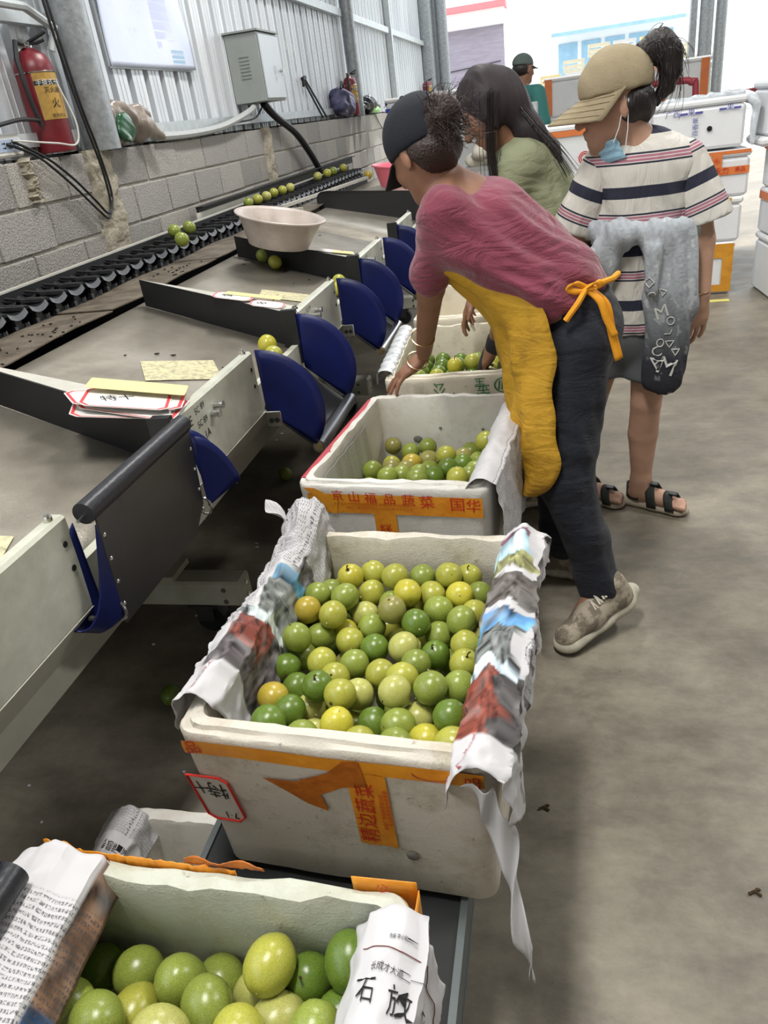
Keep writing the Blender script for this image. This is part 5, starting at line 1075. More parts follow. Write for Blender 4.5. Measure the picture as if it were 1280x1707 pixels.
FR_BOX1=[(-0.6004,0.4763,0.528,0.031,'g'),(-0.5396,0.4722,0.54,0.031,'m'),(-0.463,0.455,0.567,0.031,'m'),(-0.431,0.484,0.525,0.031,'m'),(-0.3426,0.4693,0.6027,0.031,'y'),(-0.3696,0.4681,0.537,0.031,'p'),(-0.3056,0.484,0.5548,0.031,'gs'),(-0.2456,0.484,0.6028,0.031,'g'),(-0.4115,0.4252,0.579,0.031,'m'),(-0.3272,0.4283,0.5615,0.031,'p'),(-0.2542,0.4446,0.5582,0.031,'g'),(-0.5818,0.4014,0.582,0.031,'m'),(-0.5273,0.3829,0.6,0.031,'m'),(-0.5113,0.418,0.552,0.031,'y'),(-0.4993,0.4478,0.498,0.031,'p'),(-0.4432,0.3786,0.6,0.031,'p'),(-0.3545,0.3905,0.6,0.031,'y'),(-0.2678,0.4021,0.6,0.031,'m'),(-0.3518,0.3879,0.5152,0.0293,'dl'),(-0.4024,0.1498,0.5597,0.0294,'yl'),(-0.4317,0.3807,0.4741,0.0305,'yl'),(-0.5452,0.2323,0.5084,0.031,'yl'),(-0.4429,0.2223,0.5358,0.0304,'ml'),(-0.3286,0.1853,0.4988,0.0294,'yl'),(-0.3476,0.0713,0.4976,0.031,'dl'),(-0.5466,0.3159,0.5171,0.0304,'ml'),(-0.2767,0.3477,0.5359,0.0307,'ml'),(-0.3139,0.0741,0.5485,0.0306,'ml'),(-0.435,0.0311,0.5321,0.0299,'gl'),(-0.4737,0.1378,0.5277,0.0302,'yl'),(-0.5451,0.0354,0.499,0.0293,'gl'),(-0.5264,0.2486,0.5639,0.0296,'yl'),(-0.3605,0.3197,0.4926,0.0299,'yl'),(-0.5912,0.1468,0.5619,0.0296,'ml'),(-0.252,0.2378,0.5407,0.0293,'yl'),(-0.5904,0.1515,0.5015,0.0296,'yl'),(-0.4135,0.0925,0.507,0.0305,'ml'),(-0.2758,0.0833,0.4745,0.03,'ml'),(-0.4987,0.276,0.4799,0.0301,'yl'),(-0.338,0.0171,0.5494,0.0298,'gl'),(-0.2413,0.0093,0.4816,0.0306,'ml'),(-0.4054,0.1799,0.5029,0.0309,'dl'),(-0.6061,0.0336,0.5162,0.0292,'yl'),(-0.5845,-0.0456,0.5095,0.029,'ml'),(-0.4027,0.4354,0.4943,0.0297,'yl'),(-0.4343,-0.0391,0.5612,0.0298,'gl'),(-0.5025,-0.036,0.5262,0.0309,'yl'),(-0.2615,0.1223,0.5146,0.0292,'yl'),(-0.4612,0.0565,0.4731,0.0303,'ml'),(-0.4801,0.336,0.5475,0.0298,'dl'),(-0.2539,-0.0317,0.557,0.0304,'dl'),(-0.3197,0.4725,0.4752,0.0291,'yl'),(-0.5723,0.0805,0.5541,0.0298,'yl'),(-0.3498,-0.0188,0.5003,0.029,'ml'),(-0.4938,0.0091,0.4766,0.029,'ml'),(-0.3024,0.2769,0.5302,0.03,'ml'),(-0.2262,0.3075,0.5078,0.0306,'ml'),(-0.4206,0.2344,0.4724,0.0299,'ml'),(-0.2791,0.2771,0.4705,0.0296,'ml'),(-0.2635,0.3417,0.4756,0.0303,'yl'),(-0.5095,0.3603,0.4726,0.0293,'gl'),(-0.6252,0.3618,0.5176,0.0307,'gl'),(-0.2787,-0.0456,0.4903,0.03,'ml'),(-0.6234,0.1957,0.4839,0.0294,'ml'),(-0.3286,0.1397,0.5635,0.0296,'dl'),(-0.5753,0.37,0.4804,0.0307,'dl'),(-0.2972,0.4038,0.4815,0.03,'dl'),(-0.4086,0.2921,0.5407,0.0295,'gl'),(-0.2394,0.4044,0.5161,0.0297,'yl'),(-0.4982,0.1945,0.5618,0.0294,'dl'),(-0.5869,0.3212,0.5607,0.0293,'dl'),(-0.5876,0.2689,0.4874,0.0301,'yl'),(-0.5622,0.0038,0.5521,0.0299,'gl'),(-0.6006,0.0871,0.4815,0.03,'dl'),(-0.6121,0.4233,0.4982,0.0296,'dl'),(-0.2339,0.239,0.4846,0.0291,'yl'),(-0.2545,0.057,0.5569,0.0306,'gl'),(-0.2492,0.1798,0.5217,0.0304,'dl'),(-0.3653,0.1367,0.4877,0.0296,'yl'),(-0.3632,0.2512,0.5109,0.0293,'ml'),(-0.2233,0.4575,0.4915,0.0303,'yl'),(-0.4534,0.3892,0.5344,0.0303,'yl'),(-0.4536,0.316,0.4959,0.0308,'gl'),(-0.6198,0.2496,0.5577,0.0297,'yl'),(-0.4939,0.0765,0.5308,0.0296,'yl'),(-0.4118,-0.049,0.4937,0.0296,'dl'),(-0.5586,0.4565,0.4724,0.0296,'ml'),(-0.3796,0.3559,0.5557,0.0303,'ml'),(-0.5191,0.1494,0.4838,0.0306,'ml'),(-0.3225,0.2267,0.5571,0.0298,'dl'),(-0.4054,0.0414,0.4797,0.0293,'ml'),(-0.6257,-0.0473,0.5571,0.0308,'ml'),(-0.3245,-0.0479,0.5478,0.0308,'dl'),(-0.2232,0.1257,0.562,0.0304,'ml'),(-0.4665,0.2757,0.5511,0.0299,'ml'),(-0.5283,0.1272,0.5511,0.0294,'ml'),(-0.3769,0.0675,0.5484,0.0293,'yl'),(-0.2995,0.0303,0.4959,0.0299,'ml'),(-0.5254,-0.0414,0.4708,0.0297,'dl'),(-0.3785,0.2037,0.5526,0.0308,'yl'),(-0.2244,0.148,0.4702,0.0297,'ml'),(-0.4625,0.191,0.472,0.0307,'ml'),(-0.3053,0.1375,0.4715,0.0302,'dl')]
def heap(data, B, rot, W_, L_, boxname, group, long_=False):
    a = math.radians(rot); used = {}
    ords = ('', 'second ', 'third ', 'fourth ', 'fifth ', 'sixth ', 'seventh ', 'eighth ', 'ninth ', 'tenth ')
    top = []
    for (x, y, z, r, c) in data:
        dx, dy = x - B[0], y - B[1]; u = (math.cos(a) * dx + math.sin(a) * dy) / W_ + .5; v = (-math.sin(a) * dx + math.cos(a) * dy) / L_ + .5
        if c.endswith('l'): fruit((x, y, z), r, c[0], 'passion fruit of the lower layer, mostly covered, in ' + boxname, group + ', lower layer', False, long_ and frng.random() < .5); continue
        top.append((x, y, z, r, c, u, v))
    for (x, y, z, r, c, u, v) in top:
        rw = 'front' if v < .27 else 'front-middle' if v < .45 else 'middle' if v < .62 else 'rear-middle' if v < .78 else 'back'; cl = 'left edge' if u < .26 else 'left side' if u < .42 else 'centre' if u < .58 else 'right side' if u < .74 else 'right edge'
        key = (c[0], rw, cl, 's' in c); used[key] = used.get(key, 0) + 1
        lb = '%s%s fruit%s, %s %s of %s' % (ords[min(9, used[key] - 1)], FC[c[0]][1], ' with stem' if 's' in c else '', rw, cl, boxname)
        fruit((x, y, z), r, c[0], lb, group, True if 's' in c else None, long_ and frng.random() < .6)
heap(FR_BOX2, B2, -3.8, W2, L2, 'the heaped box', 'fruit heaped in the newspaper-lined box')
heap(FR_BOX3, B3, -6, W3, L3, 'the red-taped box', 'fruit in the red-taped box')
heap(FR_BOX1, B1, 0, W1, L1, 'the nearest box', 'fruit in the nearest box', True)
for (p, r, c, s_, lb) in (((-.367, 2.72, .612), .030, 'Y', True, 'yellow passion fruit with a stem in the green-lettered box'), ((-.305, 2.775, .605), .032, 'y', None, 'passion fruit beside the gloved hand in the green-lettered box'), ((-.175, 2.70, .605), .031, 'p', None, 'pale passion fruit by the apron in the green-lettered box')): fruit(p, r, c, lb, None, s_)
for i in range(6):
    for j in range(5): fruit((-.51 + j * .068 + frng.uniform(-.004, .004), 2.60 + i * .07, .565 + frng.uniform(-.008, .004)), .031, frng.choice('gmy'), 'passion fruit of the lower layer in the green-lettered box', 'fruit in the green-lettered box', False)
for (p, r, c, lb) in (((-1.135, 1.51, .031), .031, 'g', 'dark green passion fruit lying on the floor left of the heaped box'), ((-1.26, 3.02, .032), .032, 'm', 'single green passion fruit on the floor under the first open gate'),
        ((-1.62, 1.98, .03), .03, 'd', 'passion fruit on the floor behind the castor beam'),
        ((-.935, 2.315, tz(-.935) + .034), .032, 'Y', 'yellow passion fruit waiting on the second tray by the pale post'), ((-.885, 2.225, tz(-.885) + .034), .031, 'y', 'yellow-green passion fruit touching the black end post of the second tray')): fruit(p, r, c, lb)
for (x, y, lb, c) in ((-1.36, 3.53, 'green passion fruit under the left of the grey basin', 'm'), (-1.27, 3.44, 'paler passion fruit under the middle of the grey basin', 'y'), (-.93, 3.28, 'leftmost passion fruit waiting at the third gate', 'y'), (-.90, 3.16, 'passion fruit in front at the third gate', 'Y'), (-.90, 3.225, 'rightmost passion fruit waiting at the third gate', 'm')):
    fruit((x, y, tz(x) + .034), .031, c, lb)
for i, (x, y, c) in enumerate(((-1.70, 3.42, 'm'), (-1.92, 3.80, 'm'), (-1.87, 3.88, 'm'), (-1.93, 4.94, 'm'), (-1.93, 5.12, 'y'), (-1.93, 5.30, 'p'), (-1.95, 5.52, 'y'), (-1.93, 5.66, 'y'), (-1.92, 5.82, 'p'), (-1.95, 6.70, 'p'), (-1.94, 6.98, 'y'), (-1.93, 7.16, 'm'))):
    fruit((x, y, 1.078), .033 if i < 9 else .037, c, 'passion fruit riding on the black cups, number %s from the near end' % ('one', 'two', 'three', 'four', 'five', 'six', 'seven', 'eight', 'nine', 'ten', 'eleven', 'twelve')[i], 'fruit on the cup conveyor', True if i == 3 else None)
for (x, y, z, c, lb) in ((-1.90, 7.42, 1.08, 'y', 'passion fruit at the far end of the guard board'), (-1.52, 6.75, 1.04, 'O', 'orange-tinged passion fruit left of the pink basin')): fruit((x, y, z), .036, c, lb)
fruit((-1.02, 1.70, tz(-1.02) + .03), .033, 'p', 'passion fruit half hidden behind the stack of cards', None, True)

# ---- cards on the dividers -------------------------------------------
cardm = mat('white_card', (222, 220, 216), .55, var=.06, scale=30); yelm = mat('yellow_card', (224, 214, 150), .6, var=.08, scale=30); redb = mat('red_card_border', (216, 66, 74), .5)
def card_obj(p, rz, w_, l_, m, lbl, grp, border=True, txt='', tilt=0.245, chamfer=.018):
    t = thing('price_card', lbl, 'card', p, 0, grp); t.rotation_euler = Euler((0, tilt, rz))
    hw, hl, c = w_ / 2, l_ / 2, chamfer
    O_ = [(-hw + c, -hl), (hw - c, -hl), (hw, -hl + c), (hw, hl - c), (hw - c, hl), (-hw + c, hl), (-hw, hl - c), (-hw, -hl + c)]
    mb = MB(); mb.prism([(x, y, 0) for x, y in O_], None, (0, 0, .0012)); obj('card_sheet', mb, m, t)
    if border:
        mb = MB(); n = 8; mb.add([(x * .97, y * .97, .0016) for x, y in O_] + [(x * .90, y * .93, .0016) for x, y in O_], [(i, (i + 1) % n, n + (i + 1) % n, n + i) for i in range(n)]); obj('red_border', mb, redb, t)
    if txt: mb = MB(); put_text(mb, txt, lambda u, v: (u, v, .0018), .04, (-.02, 0), .4); obj('handwriting', mb, inkm, t)
    return t
zt = tz(-1.0) + .118
cs_ = [((-1.0, 1.49, zt - .004), .45, .21, .14, cardm, 'lowest'), ((-.97, 1.51, zt - .002), .12, .23, .15, cardm, 'second lowest'), ((-1.03, 1.53, zt + .008), .75, .21, .14, cardm, 'third'), ((-.97, 1.53, zt + .002), .30, .22, .14, cardm, 'fourth'), ((-.98, 1.50, zt + .006), .35, .20, .13, cardm, 'fifth')]
for i, (p, rz, w_, l_, m_, nm) in enumerate(cs_): card_obj((p[0], p[1], p[2] + i * .0022), rz, w_, l_, m_, 'red-bordered card, %s in the pile on the nearest black divider' % nm, 'cards piled on the divider', True, '特十' if i in (3, 4) else '')
card_obj((-.98, 1.56, zt + .024), .30, .23, .075, yelm, 'yellow strip card on top of the pile on the nearest divider', None, False, '', .245, .004)
def on_div(k, d, off, z=.0): X = -.90 - d; return (X, divs[k] + .06 + off + .1 * d, tz(X) + .112 + z)
card_obj(on_div(3, .08, .005, .002), .15, .12, .09, cardm, 'red-bordered card, right one of two on the second divider', None, True, '中', .22); card_obj(on_div(3, .21, .01, .004), .1, .14, .09, cardm, 'red-bordered card, left one of two on the second divider', None, True, '特', .22)
card_obj(on_div(3, .15, .06, .006), .15, .20, .045, yelm, 'yellow strip card behind two bordered cards on the second divider', None, False, '', .22, .004)
card_obj(on_div(4, .16, .01, .002), .1, .24, .07, cardm, 'pale card on the divider in front of the grey basin', None, True, '', .22); card_obj(on_div(4, .05, .03, .005), .3, .10, .07, yelm, 'yellow card at the gate end of the basin divider', None, False, '', .22, .004)
# ---- basins
def basin(name, lbl, loc, rot, r, h_, m):
    t = thing(name, lbl, 'basin', loc); t.rotation_euler = rot
    pr_ = [(0, .004), (r * .62, .004), (r * .66, .012), (r * .74, h_ * .35), (r * .90, h_ * .93), (r * .97, h_), (r * 1.0, h_ * 1.005), (r * 1.02, h_ * .97), (r * 1.0, h_ * .94), (r * .95, h_ * .93), (r * .78, h_ * .33), (r * .69, .0), (r * .60, .0), (r * .58, .0), (0, .0)]
    mb = MB(); mb.lathe(pr_, 48); obj('bowl', mb, m, t, 35)
    mb = MB(); mb.lathe([(r * .985, h_ * .99), (r * 1.005, h_ * 1.02), (r * 1.035, h_ * 1.0), (r * 1.035, h_ * .96), (r * 1.01, h_ * .95)], 48); obj('rim', mb, m, t, True); return t
basin('basin', 'round greyish-pink plastic basin tilted on the divider in mid machine', (-1.235, 3.44, tz(-1.235) + .118), (0, .245, 0), .20, .13, mat('grey_pink_plastic', (190, 178, 170), .4, col2=(160, 148, 140), scale=10, thr=(.3, .6), spec=.5))
basin('basin', 'round bright pink plastic basin at the far end of the machine', (-1.18, 6.35, .955), (0, .1, 0), .22, .16, mat('bright_pink_plastic', (240, 120, 140), .35, spec=.5))

# ================================================================== THINGS ON THE WALL LEDGE AND ON THE SHEETS
redp = mat('dusty_red_enamel', (128, 26, 38), .4, col2=(100, 24, 34), scale=14, spec=.6, bump=.05); blk = mat('black_rubber', (26, 27, 29), .55, var=.2, scale=30)
def extinguisher(lbl, loc, h_, r, rz=0., detail=True):
    t = thing('fire_extinguisher', lbl, 'extinguisher', loc, rz)
    mb = MB(); mb.lathe([(0, 0), (r * .96, 0), (r, .01), (r, h_ * .76), (r * .97, h_ * .80), (r * .80, h_ * .88), (r * .45, h_ * .93), (r * .28, h_ * .95), (0, h_ * .95)], 28); obj('cylinder', mb, redp, t, 50)
    mb = MB(); mb.cyl((0, 0, h_ * .94), (0, 0, h_ * 1.0), r * .26, 12); mb.cyl((0, -r * .2, h_ * .98), (0, -r * .5, h_ * .985), r * .22, 12); obj('valve', mb, MC['bright_steel'], t, True)
    mb = MB(); mb.tube([(r * .1, 0, h_ * 1.0), (r * .5, .0, h_ * 1.02), (r * 1.1, .02, h_ * 1.07)], .007, 6); mb.tube([(r * .1, 0, h_ * .99), (r * .6, 0, h_ * .98), (r * 1.0, .01, h_ * 1.0)], .006, 6); obj('handle', mb, blk, t, True)
    mb = MB(); mb.tube([(0, -.02, h_ * .98), (.0, -r * .9, h_ * 1.0), (.01, -r * 1.38, h_ * .84), (.01, -r * 1.28, h_ * .5), (.02, -r * 1.12, h_ * .25)], .011, 8); obj('hose', mb, blk, t, True)
    fn_ = lambda u, v: Vector(((r + .0015) * math.cos(u / r - .35), (r + .0015) * math.sin(u / r - .35), v))
    mb = MB(); mb.grid(lambda u, v: fn_((u - .5) * r * 1.7, lerp(h_ * .30, h_ * .72, v)), 12, 6); obj('label', mb, mat('yellow_print_label', (190, 152, 74), .5, col2=(160, 124, 58), scale=60), t, True)
    mb = MB(); mb.grid(lambda u, v: Vector(fn_((u - .5) * r * 1.7, lerp(h_ * .61, h_ * .65, v))) * 1.0 + Vector((.0008, 0, 0)), 12, 2); obj('label_band', mb, blk, t, True)
    f2_ = lambda u, v: Vector(((r + .0035) * math.cos(u / r - .35), (r + .0035) * math.sin(u / r - .35), v))
    mb = MB(); put_text(mb, '手提式干粉', f2_, r * .30, (0, h_ * .63)); obj('label_letters', mb, MC['white_print'] if 'white_print' in MC else mat('white_print', (222, 222, 220), .8), t)
    for a_ in (('灭火器', .30, .56), ('火', .5, .44), ('使用方法', .2, .33)): obj('label_letters', put_text(MB(), a_[0], f2_, r * a_[1], (0, h_ * a_[2])), inkm, t, kind='stuff')
    mb = MB(); mb.tube([(1.02 * r * math.cos(a), 1.02 * r * math.sin(a), h_ * .73) for a in np.linspace(0, 2 * PI, 24, endpoint=False)], .003, 5, True); obj('hoop', mb, MC['bright_steel'], t, True)
    return t
LZ = H0 + .012
extinguisher('large dusty red fire extinguisher beside the near round post', (WX - .01, 3.35, LZ), .42, .082, .0)
extinguisher('red fire extinguisher by the middle post behind the backpack', (WX - .0, 9.18, LZ), .40, .075)
extinguisher('small faded red fire extinguisher far down the wall by the end column', (WX + .03, 15.0, 1.60), .30, .085)
mb = MB(); mb.box((WX + .03, 15.0, 1.55), (.3, .5, .10)); o = obj('shelf', mb, galvw); tag(o, 'small pale shelf holding the far fire extinguisher', 'shelf')
# power strip and its cables
t = thing('power_strip', 'white multi-socket power strip on the ledge beside the extinguisher', 'power strip', (WX - .02, 2.98, LZ), 0)
mb = MB(); mb.box((0, 0, .045), (.05, .22, .085), None, .008); obj('housing', mb, mat('white_plastic', (216, 216, 210), .4), t)
mb = MB(); mb.box((.026, 0, .045), (.003, .17, .045)); obj('socket_panel', mb, mat('pale_blue_plastic', (160, 176, 200), .5), t)
mb = MB()
for i in range(4):
    for dz in (-.008, .008): mb.box((.0285, -.06 + i * .04, .045 + dz), (.002, .012, .003)); mb.box((.0285, -.06 + i * .04 + .01, .045 + dz), (.002, .003, .008))
obj('socket_slots', mb, darkhole, t)
def cable(lbl, pts, r, m, n=60, name='cable'):
    mb = MB(); mb.tube([Vector(pl(pts, t_)) for t_ in np.linspace(0, 1, n)], r, 8); o = obj(name, mb, m, None, True); return tag(o, lbl, 'cable')
xx = WX + .05
cable('thin black cable drooping in a long loop down the block wall from the power strip', [(WX + .01, 2.98, LZ + .05), (xx, 3.10, 1.50), (xx, 3.28, 1.38), (xx, 3.45, 1.24), (xx, 3.52, 1.20), (xx, 3.57, 1.27), (xx + .02, 3.54, 1.42), (xx + .04, 3.47, 1.60), (xx + .04, 3.42, 1.9), (xx + .05, 3.36, 2.5)], .006, blk)
cable('second thin black cable looping just above the first on the block wall', [(WX + .01, 3.02, LZ + .06), (xx, 3.16, 1.49), (xx, 3.32, 1.39), (xx, 3.44, 1.29), (xx, 3.53, 1.22), (xx, 3.60, 1.30), (xx + .02, 3.55, 1.5), (xx + .05, 3.45, 1.75), (xx + .05, 3.38, 2.5)], .006, blk)
cable('white cable hanging in a bow in front of the large extinguisher', [(WX + .03, 3.00, LZ + .06), (xx + .04, 3.20, 1.54), (xx + .05, 3.34, 1.53), (xx + .05, 3.38, 1.62), (xx + .02, 3.36, 1.78)], .004, mat('white_cable', (206, 204, 200), .5))
cable('black cable lying along the ledge left of the extinguisher', [(WX, 2.6, 1.60), (WX + .02, 2.9, 1.62), (WX + .03, 3.1, 1.64), (WX, 3.3, 1.63)], .008, blk)
# crumpled plastic bag
bg_ = [ell((WX + .0, 3.92, 1.60), (.07, .10, .09), .04), ell((WX + .0, 4.12, 1.585), (.06, .14, .07), .04), cone((WX + .02, 3.80, 1.66), (WX + .02, 4.15, 1.63), .03, .04, .04), cone((WX + .05, 4.1, 1.60), (WX + .08, 4.24, 1.51), .04, .02, .03), cut((0, 0, H0 + .012), (0, 0, -1))]
me = organic('plastic_bag', bg_, .008, dsum(folds(.010, 60, (.2, .6, .7), 2.5, 2.), folds(.006, 110, (.2, .8, .3), 2.5, 5.))); me.materials.append(mat('brownish_bag_plastic', (172, 162, 150), .25, col2=(140, 126, 116), scale=9, spec=.8, alpha=.92)); o = bpy.data.objects.new('plastic_bag', me); COL.objects.link(o); tag(o, 'crumpled pinkish-brown plastic bag on the ledge right of the round post', 'bag')
me = organic('snack_packet', [ell((WX + .075, 3.86, 1.575), (.022, .085, .075), .03), cut((0, 0, H0 + .014), (0, 0, -1))], .007, folds(.008, 70, (.2, .6, .7), 2.5, 1.)); me.materials.append(mat('dark_green_foil', (28, 84, 52), .22, spec=.8, col2=(190, 200, 190), scale=14, thr=(.34, .42))); o = bpy.data.objects.new('snack_packet', me); COL.objects.link(o); tag(o, 'shiny dark green packet under the crumpled plastic bag', 'packet')
# banner board
t = thing('notice_board', 'large pale notice banner with washed-out lettering on the corrugated wall', 'sign', (WX - .10, 4.68, 2.30))
bn = lambda u, v: Vector((.024 + .006 * math.sin(u * 7 + v * 4) + .008 * math.sin(v * 9 - u * 3), u, v))
mb = MB(); mb.grid(lambda u, v: Vector((.018, 0, 0)) + bn(lerp(-.525, .525, u), lerp(-.43, .62, v)) - Vector((.018, 0, 0)), 40, 40); o = obj('banner_sheet', mb, mat('washed_white_vinyl', (216, 222, 236), .3, col2=(196, 206, 230), scale=2, spec=.6), t, True); md = o.modifiers.new('s', 'SOLIDIFY'); md.thickness = .003
mb = MB(); mb.bar((.012, -.53, -.43), (.012, .53, -.43), .012); mb.bar((.012, -.53, -.43), (.012, -.53, .62), .012); mb.bar((.012, .53, -.43), (.012, .53, .62), .012); obj('banner_frame', mb, galvw, t)
mb = MB(); bl = lambda u, v: bn(u, v) + Vector((.003, 0, 0)); mb.grid(lambda u, v: bl(lerp(.22, .38, u), lerp(-.41, -.33, v)), 6, 4); obj('blue_patch', mb, mat('pale_blue_print', (150, 184, 214), .4), t)
mb = MB(); mb.grid(lambda u, v: bl(lerp(.08, .30, u) + .0 * v, lerp(-.33, .62, v)), 8, 20); obj('lilac_band', mb, mat('lilac_print', (188, 196, 226), .35), t)
mb = MB()
for i, tx in enumerate(('安全生产管理制度', '一  严格遵守操作规程', '二  保持场地清洁卫生', '三  注意用电安全', '四  设备定期检查', '五  严禁烟火')): put_text(mb, tx, bl, .05 if i else .07, (-.22, .30 - i * .11), -.02)
obj('faded_lettering', mb, mat('faded_lilac_ink', (178, 180, 206), .6), t)
# electrical box
t = thing('electrical_box', 'grey metal electrical cabinet mounted on the corrugated wall', 'cabinet', (WX - .08, 6.10, 1.66))
gb = mat('grey_cabinet_enamel', (150, 156, 152), .45, var=.1, scale=10); gd = mat('pale_cabinet_door', (196, 204, 210), .35, var=.06, scale=8)
mb = MB(); mb.box((.11, 0, .22), (.24, .46, .43), None, .004); obj('case', mb, gb, t)
mb = MB(); mb.box((.11, 0, .445), (.27, .49, .012)); obj('rain_hood', mb, gb, t)
mb = MB(); mb.box((.237, .0, .22), (.012, .43, .40), None, .003); dr = obj('door', mb, gd, t)
mb = MB(); mb.cyl((.243, .16, .20), (.262, .16, .20), .012, 12); mb.box((.262, .16, .185), (.006, .012, .04)); obj('door_handle', mb, steel_b, dr, True)
for i in range(7):
    mb = MB(); mb.box((.11, -.232, .16 + i * .022), (.075, .006, .008), Matrix.Rotation(.4, 3, 'X')); obj('vent_slat', mb, gb, t)
mb = MB(); put_text(mb, 'U', lambda u, v: Vector((.2445, u, v)), .08, (.03, .20)); put_text(mb, '电', lambda u, v: Vector((.2445, u, v)), .035, (.03, .14)); obj('faint_sign', mb, mat('faint_grey_ink', (178, 186, 192), .5), t)
cable('grey conduit sweeping along the wall into the electrical cabinet', [(WX + .02, 4.25, 1.52), (WX + .03, 4.7, 1.515), (WX + .04, 5.2, 1.535), (WX + .04, 5.7, 1.60), (WX + .03, 5.92, 1.645), (WX + .02, 5.98, 1.69)], .022, mat('grey_conduit', (178, 182, 180), .45, var=.1, scale=20), name='conduit')
cable('thick black hose curving down from the cabinet towards the cup conveyor', [(WX + .03, 6.12, 1.66), (WX + .06, 6.28, 1.56), (WX + .09, 6.6, 1.44), (WX + .10, 6.85, 1.30), (WX + .11, 7.05, 1.15), (WX + .12, 7.15, 1.03)], .028, blk, name='hose')
cable('short thin cable linking the cabinet to the ledge', [(WX + .02, 6.15, 1.66), (WX + .03, 5.9, 1.57), (WX + .02, 5.5, 1.55), (WX + .02, 5.1, 1.53)], .006, blk)
cable('thin grey cable looping from the ledge down the far blocks', [(WX + .03, 10.2, 1.50), (WX + .03, 10.5, 1.35), (WX + .03, 11.0, 1.2), (WX + .03, 11.6, 1.14), (WX + .03, 11.9, 1.3), (WX + .03, 12.0, 1.55), (WX, 11.5, 1.62), (WX, 11.0, 1.55)], .008, mat('grey_cable', (110, 110, 108), .6))
# three paper notices
for i, (y, z, w_, h_) in enumerate(((7.48, 2.10, .22, .07), (7.52, 1.99, .10, .17), (7.60, 1.87, .30, .075))):
    mb = MB(); mb.box((WX - .115, y, z), (.006, w_, h_), Matrix.Rotation(-.08, 3, 'X')); o = obj('paper_notice', mb, mat('pale_notice_paper', (226, 228, 230), .8)); tag(o, ('upper', 'middle', 'lower')[i] + ' of the three torn paper notices on the corrugated wall', 'notice')
# long-handled shears on the ledge
t = thing('long_handled_tool', 'black two-legged long-handled tool leaning on the wall above the ledge', 'tool', (WX - .02, 7.75, H0 + .01))
mb = MB(); mb.bar((-.04, -.16, .34), (.05, .02, .01), .013); obj('handle', mb, blk, t); mb = MB(); mb.bar((-.04, -.09, .34), (.05, .16, .01), .013); obj('handle', mb, blk, t)
mb = MB(); mb.box((-.04, -.13, .35), (.03, .11, .03), Matrix.Rotation(.15, 3, 'X'), .006); mb.cyl((-.04, -.17, .33), (-.04, -.17, .28), .012, 10); obj('head', mb, mat('dark_iron', (52, 50, 50), .5, metal=.6, var=.3, scale=30), t, 40)
# backpack and black bag
me = organic('backpack', [ell((WX + .0, 8.62, 1.64), (.10, .20, .14), .05), ell((WX + .02, 8.85, 1.62), (.09, .18, .12), .05), cone((WX + .07, 8.45, 1.60), (WX + .07, 8.6, 1.72), .04, .03, .04), cut((0, 0, H0 + .012), (0, 0, -1))], .011, dsum(folds(.012, 30, (.1, .7, .6), 2., 1.), folds(.006, 60, (.1, .3, .9), 2., 3.)))
me.materials.append(mat('navy_nylon', (40, 40, 66), .55, col2=(84, 84, 116), scale=6, thr=(.45, .6))); o = bpy.data.objects.new('backpack', me); COL.objects.link(o); tag(o, 'dark navy slumped backpack on the ledge before the middle extinguisher', 'bag')
mb = MB(); mb.tube([(WX + .06, 8.5, 1.76), (WX + .05, 8.6, 1.82), (WX + .04, 8.72, 1.77)], .012, 6); ob2 = obj('carry_loop', mb, blk, o, True)
me = organic('black_bag', [ell((WX, 10.0, 1.60), (.09, .25, .08), .05), ell((WX, 10.3, 1.57), (.08, .2, .06), .05), cut((0, 0, H0 + .012), (0, 0, -1))], .014, folds(.02, 40, (.1, .7, .6), 2.5, 6.)); me.materials.append(MC['black_sack_plastic']); o = bpy.data.objects.new('black_bag', me); COL.objects.link(o); tag(o, 'crumpled black plastic bag on the ledge past the middle post', 'bag')
me = organic('green_bag', [ell((WX + .05, 10.15, 1.535), (.05, .16, .035), .03), cut((0, 0, H0 + .012), (0, 0, -1))], .012, folds(.012, 50, (.1, .7, .6), 2.5, 2.)); me.materials.append(mat('lime_plastic', (150, 216, 120), .3)); o = bpy.data.objects.new('green_bag', me); COL.objects.link(o); tag(o, 'small lime green plastic bag under the black bag', 'bag')

# ================================================================== FOAM BOX STACKS AT THE FAR SIDE
def lid_box(lbl, loc, rot, W_, L_, H_, m, group=None, tape=None, ink=None, holes=(), texts=(), front_only=True, lid=True):
    t = thing('foam_box', lbl, 'box', loc, math.radians(rot), group)
    mb = MB(); mb.box((0, 0, (H_ - .05) / 2), (W_ - .012, L_ - .012, H_ - .05), None, .02); obj('shell', mb, m, t)
    mb = MB(); mb.box((0, 0, H_ - .024), (W_, L_, .046), None, .015); obj('lid', mb, m, t)
    f_ = lambda u, v: Vector((u, -L_ / 2 - .003, v)); fs = lambda u, v: Vector((-W_ / 2 - .003, u, v))
    if tape:
        tm, segs = tape
        for (u0, u1, v0, v1) in segs: obj('tape', strip(f_, u0, u1, v0, v1, 8, 2, .003), tm, t)
        mb = MB(); mb.box((-W_ / 2 - .002, 0, H_ - .05), (.003, L_ * .9, .05)); obj('tape', mb, tm, t)
    if holes:
        mb = MB()
        for (u, v) in holes: mb.cyl((u, -L_ / 2 - .004, v), (u, -L_ / 2 + .01, v), .017, 12)
        obj('vent_hole', mb, darkhole, t, kind='stuff' if len(holes) > 1 else None)
    if texts:
        f2_ = lambda u, v: Vector((u, -L_ / 2 - .006, v)); mb = MB()
        for (s_, sz, at, r_) in texts: put_text(mb, s_, f2_, sz, at, r_)
        obj('printed_letters', mb, ink or redink, t)
    return t
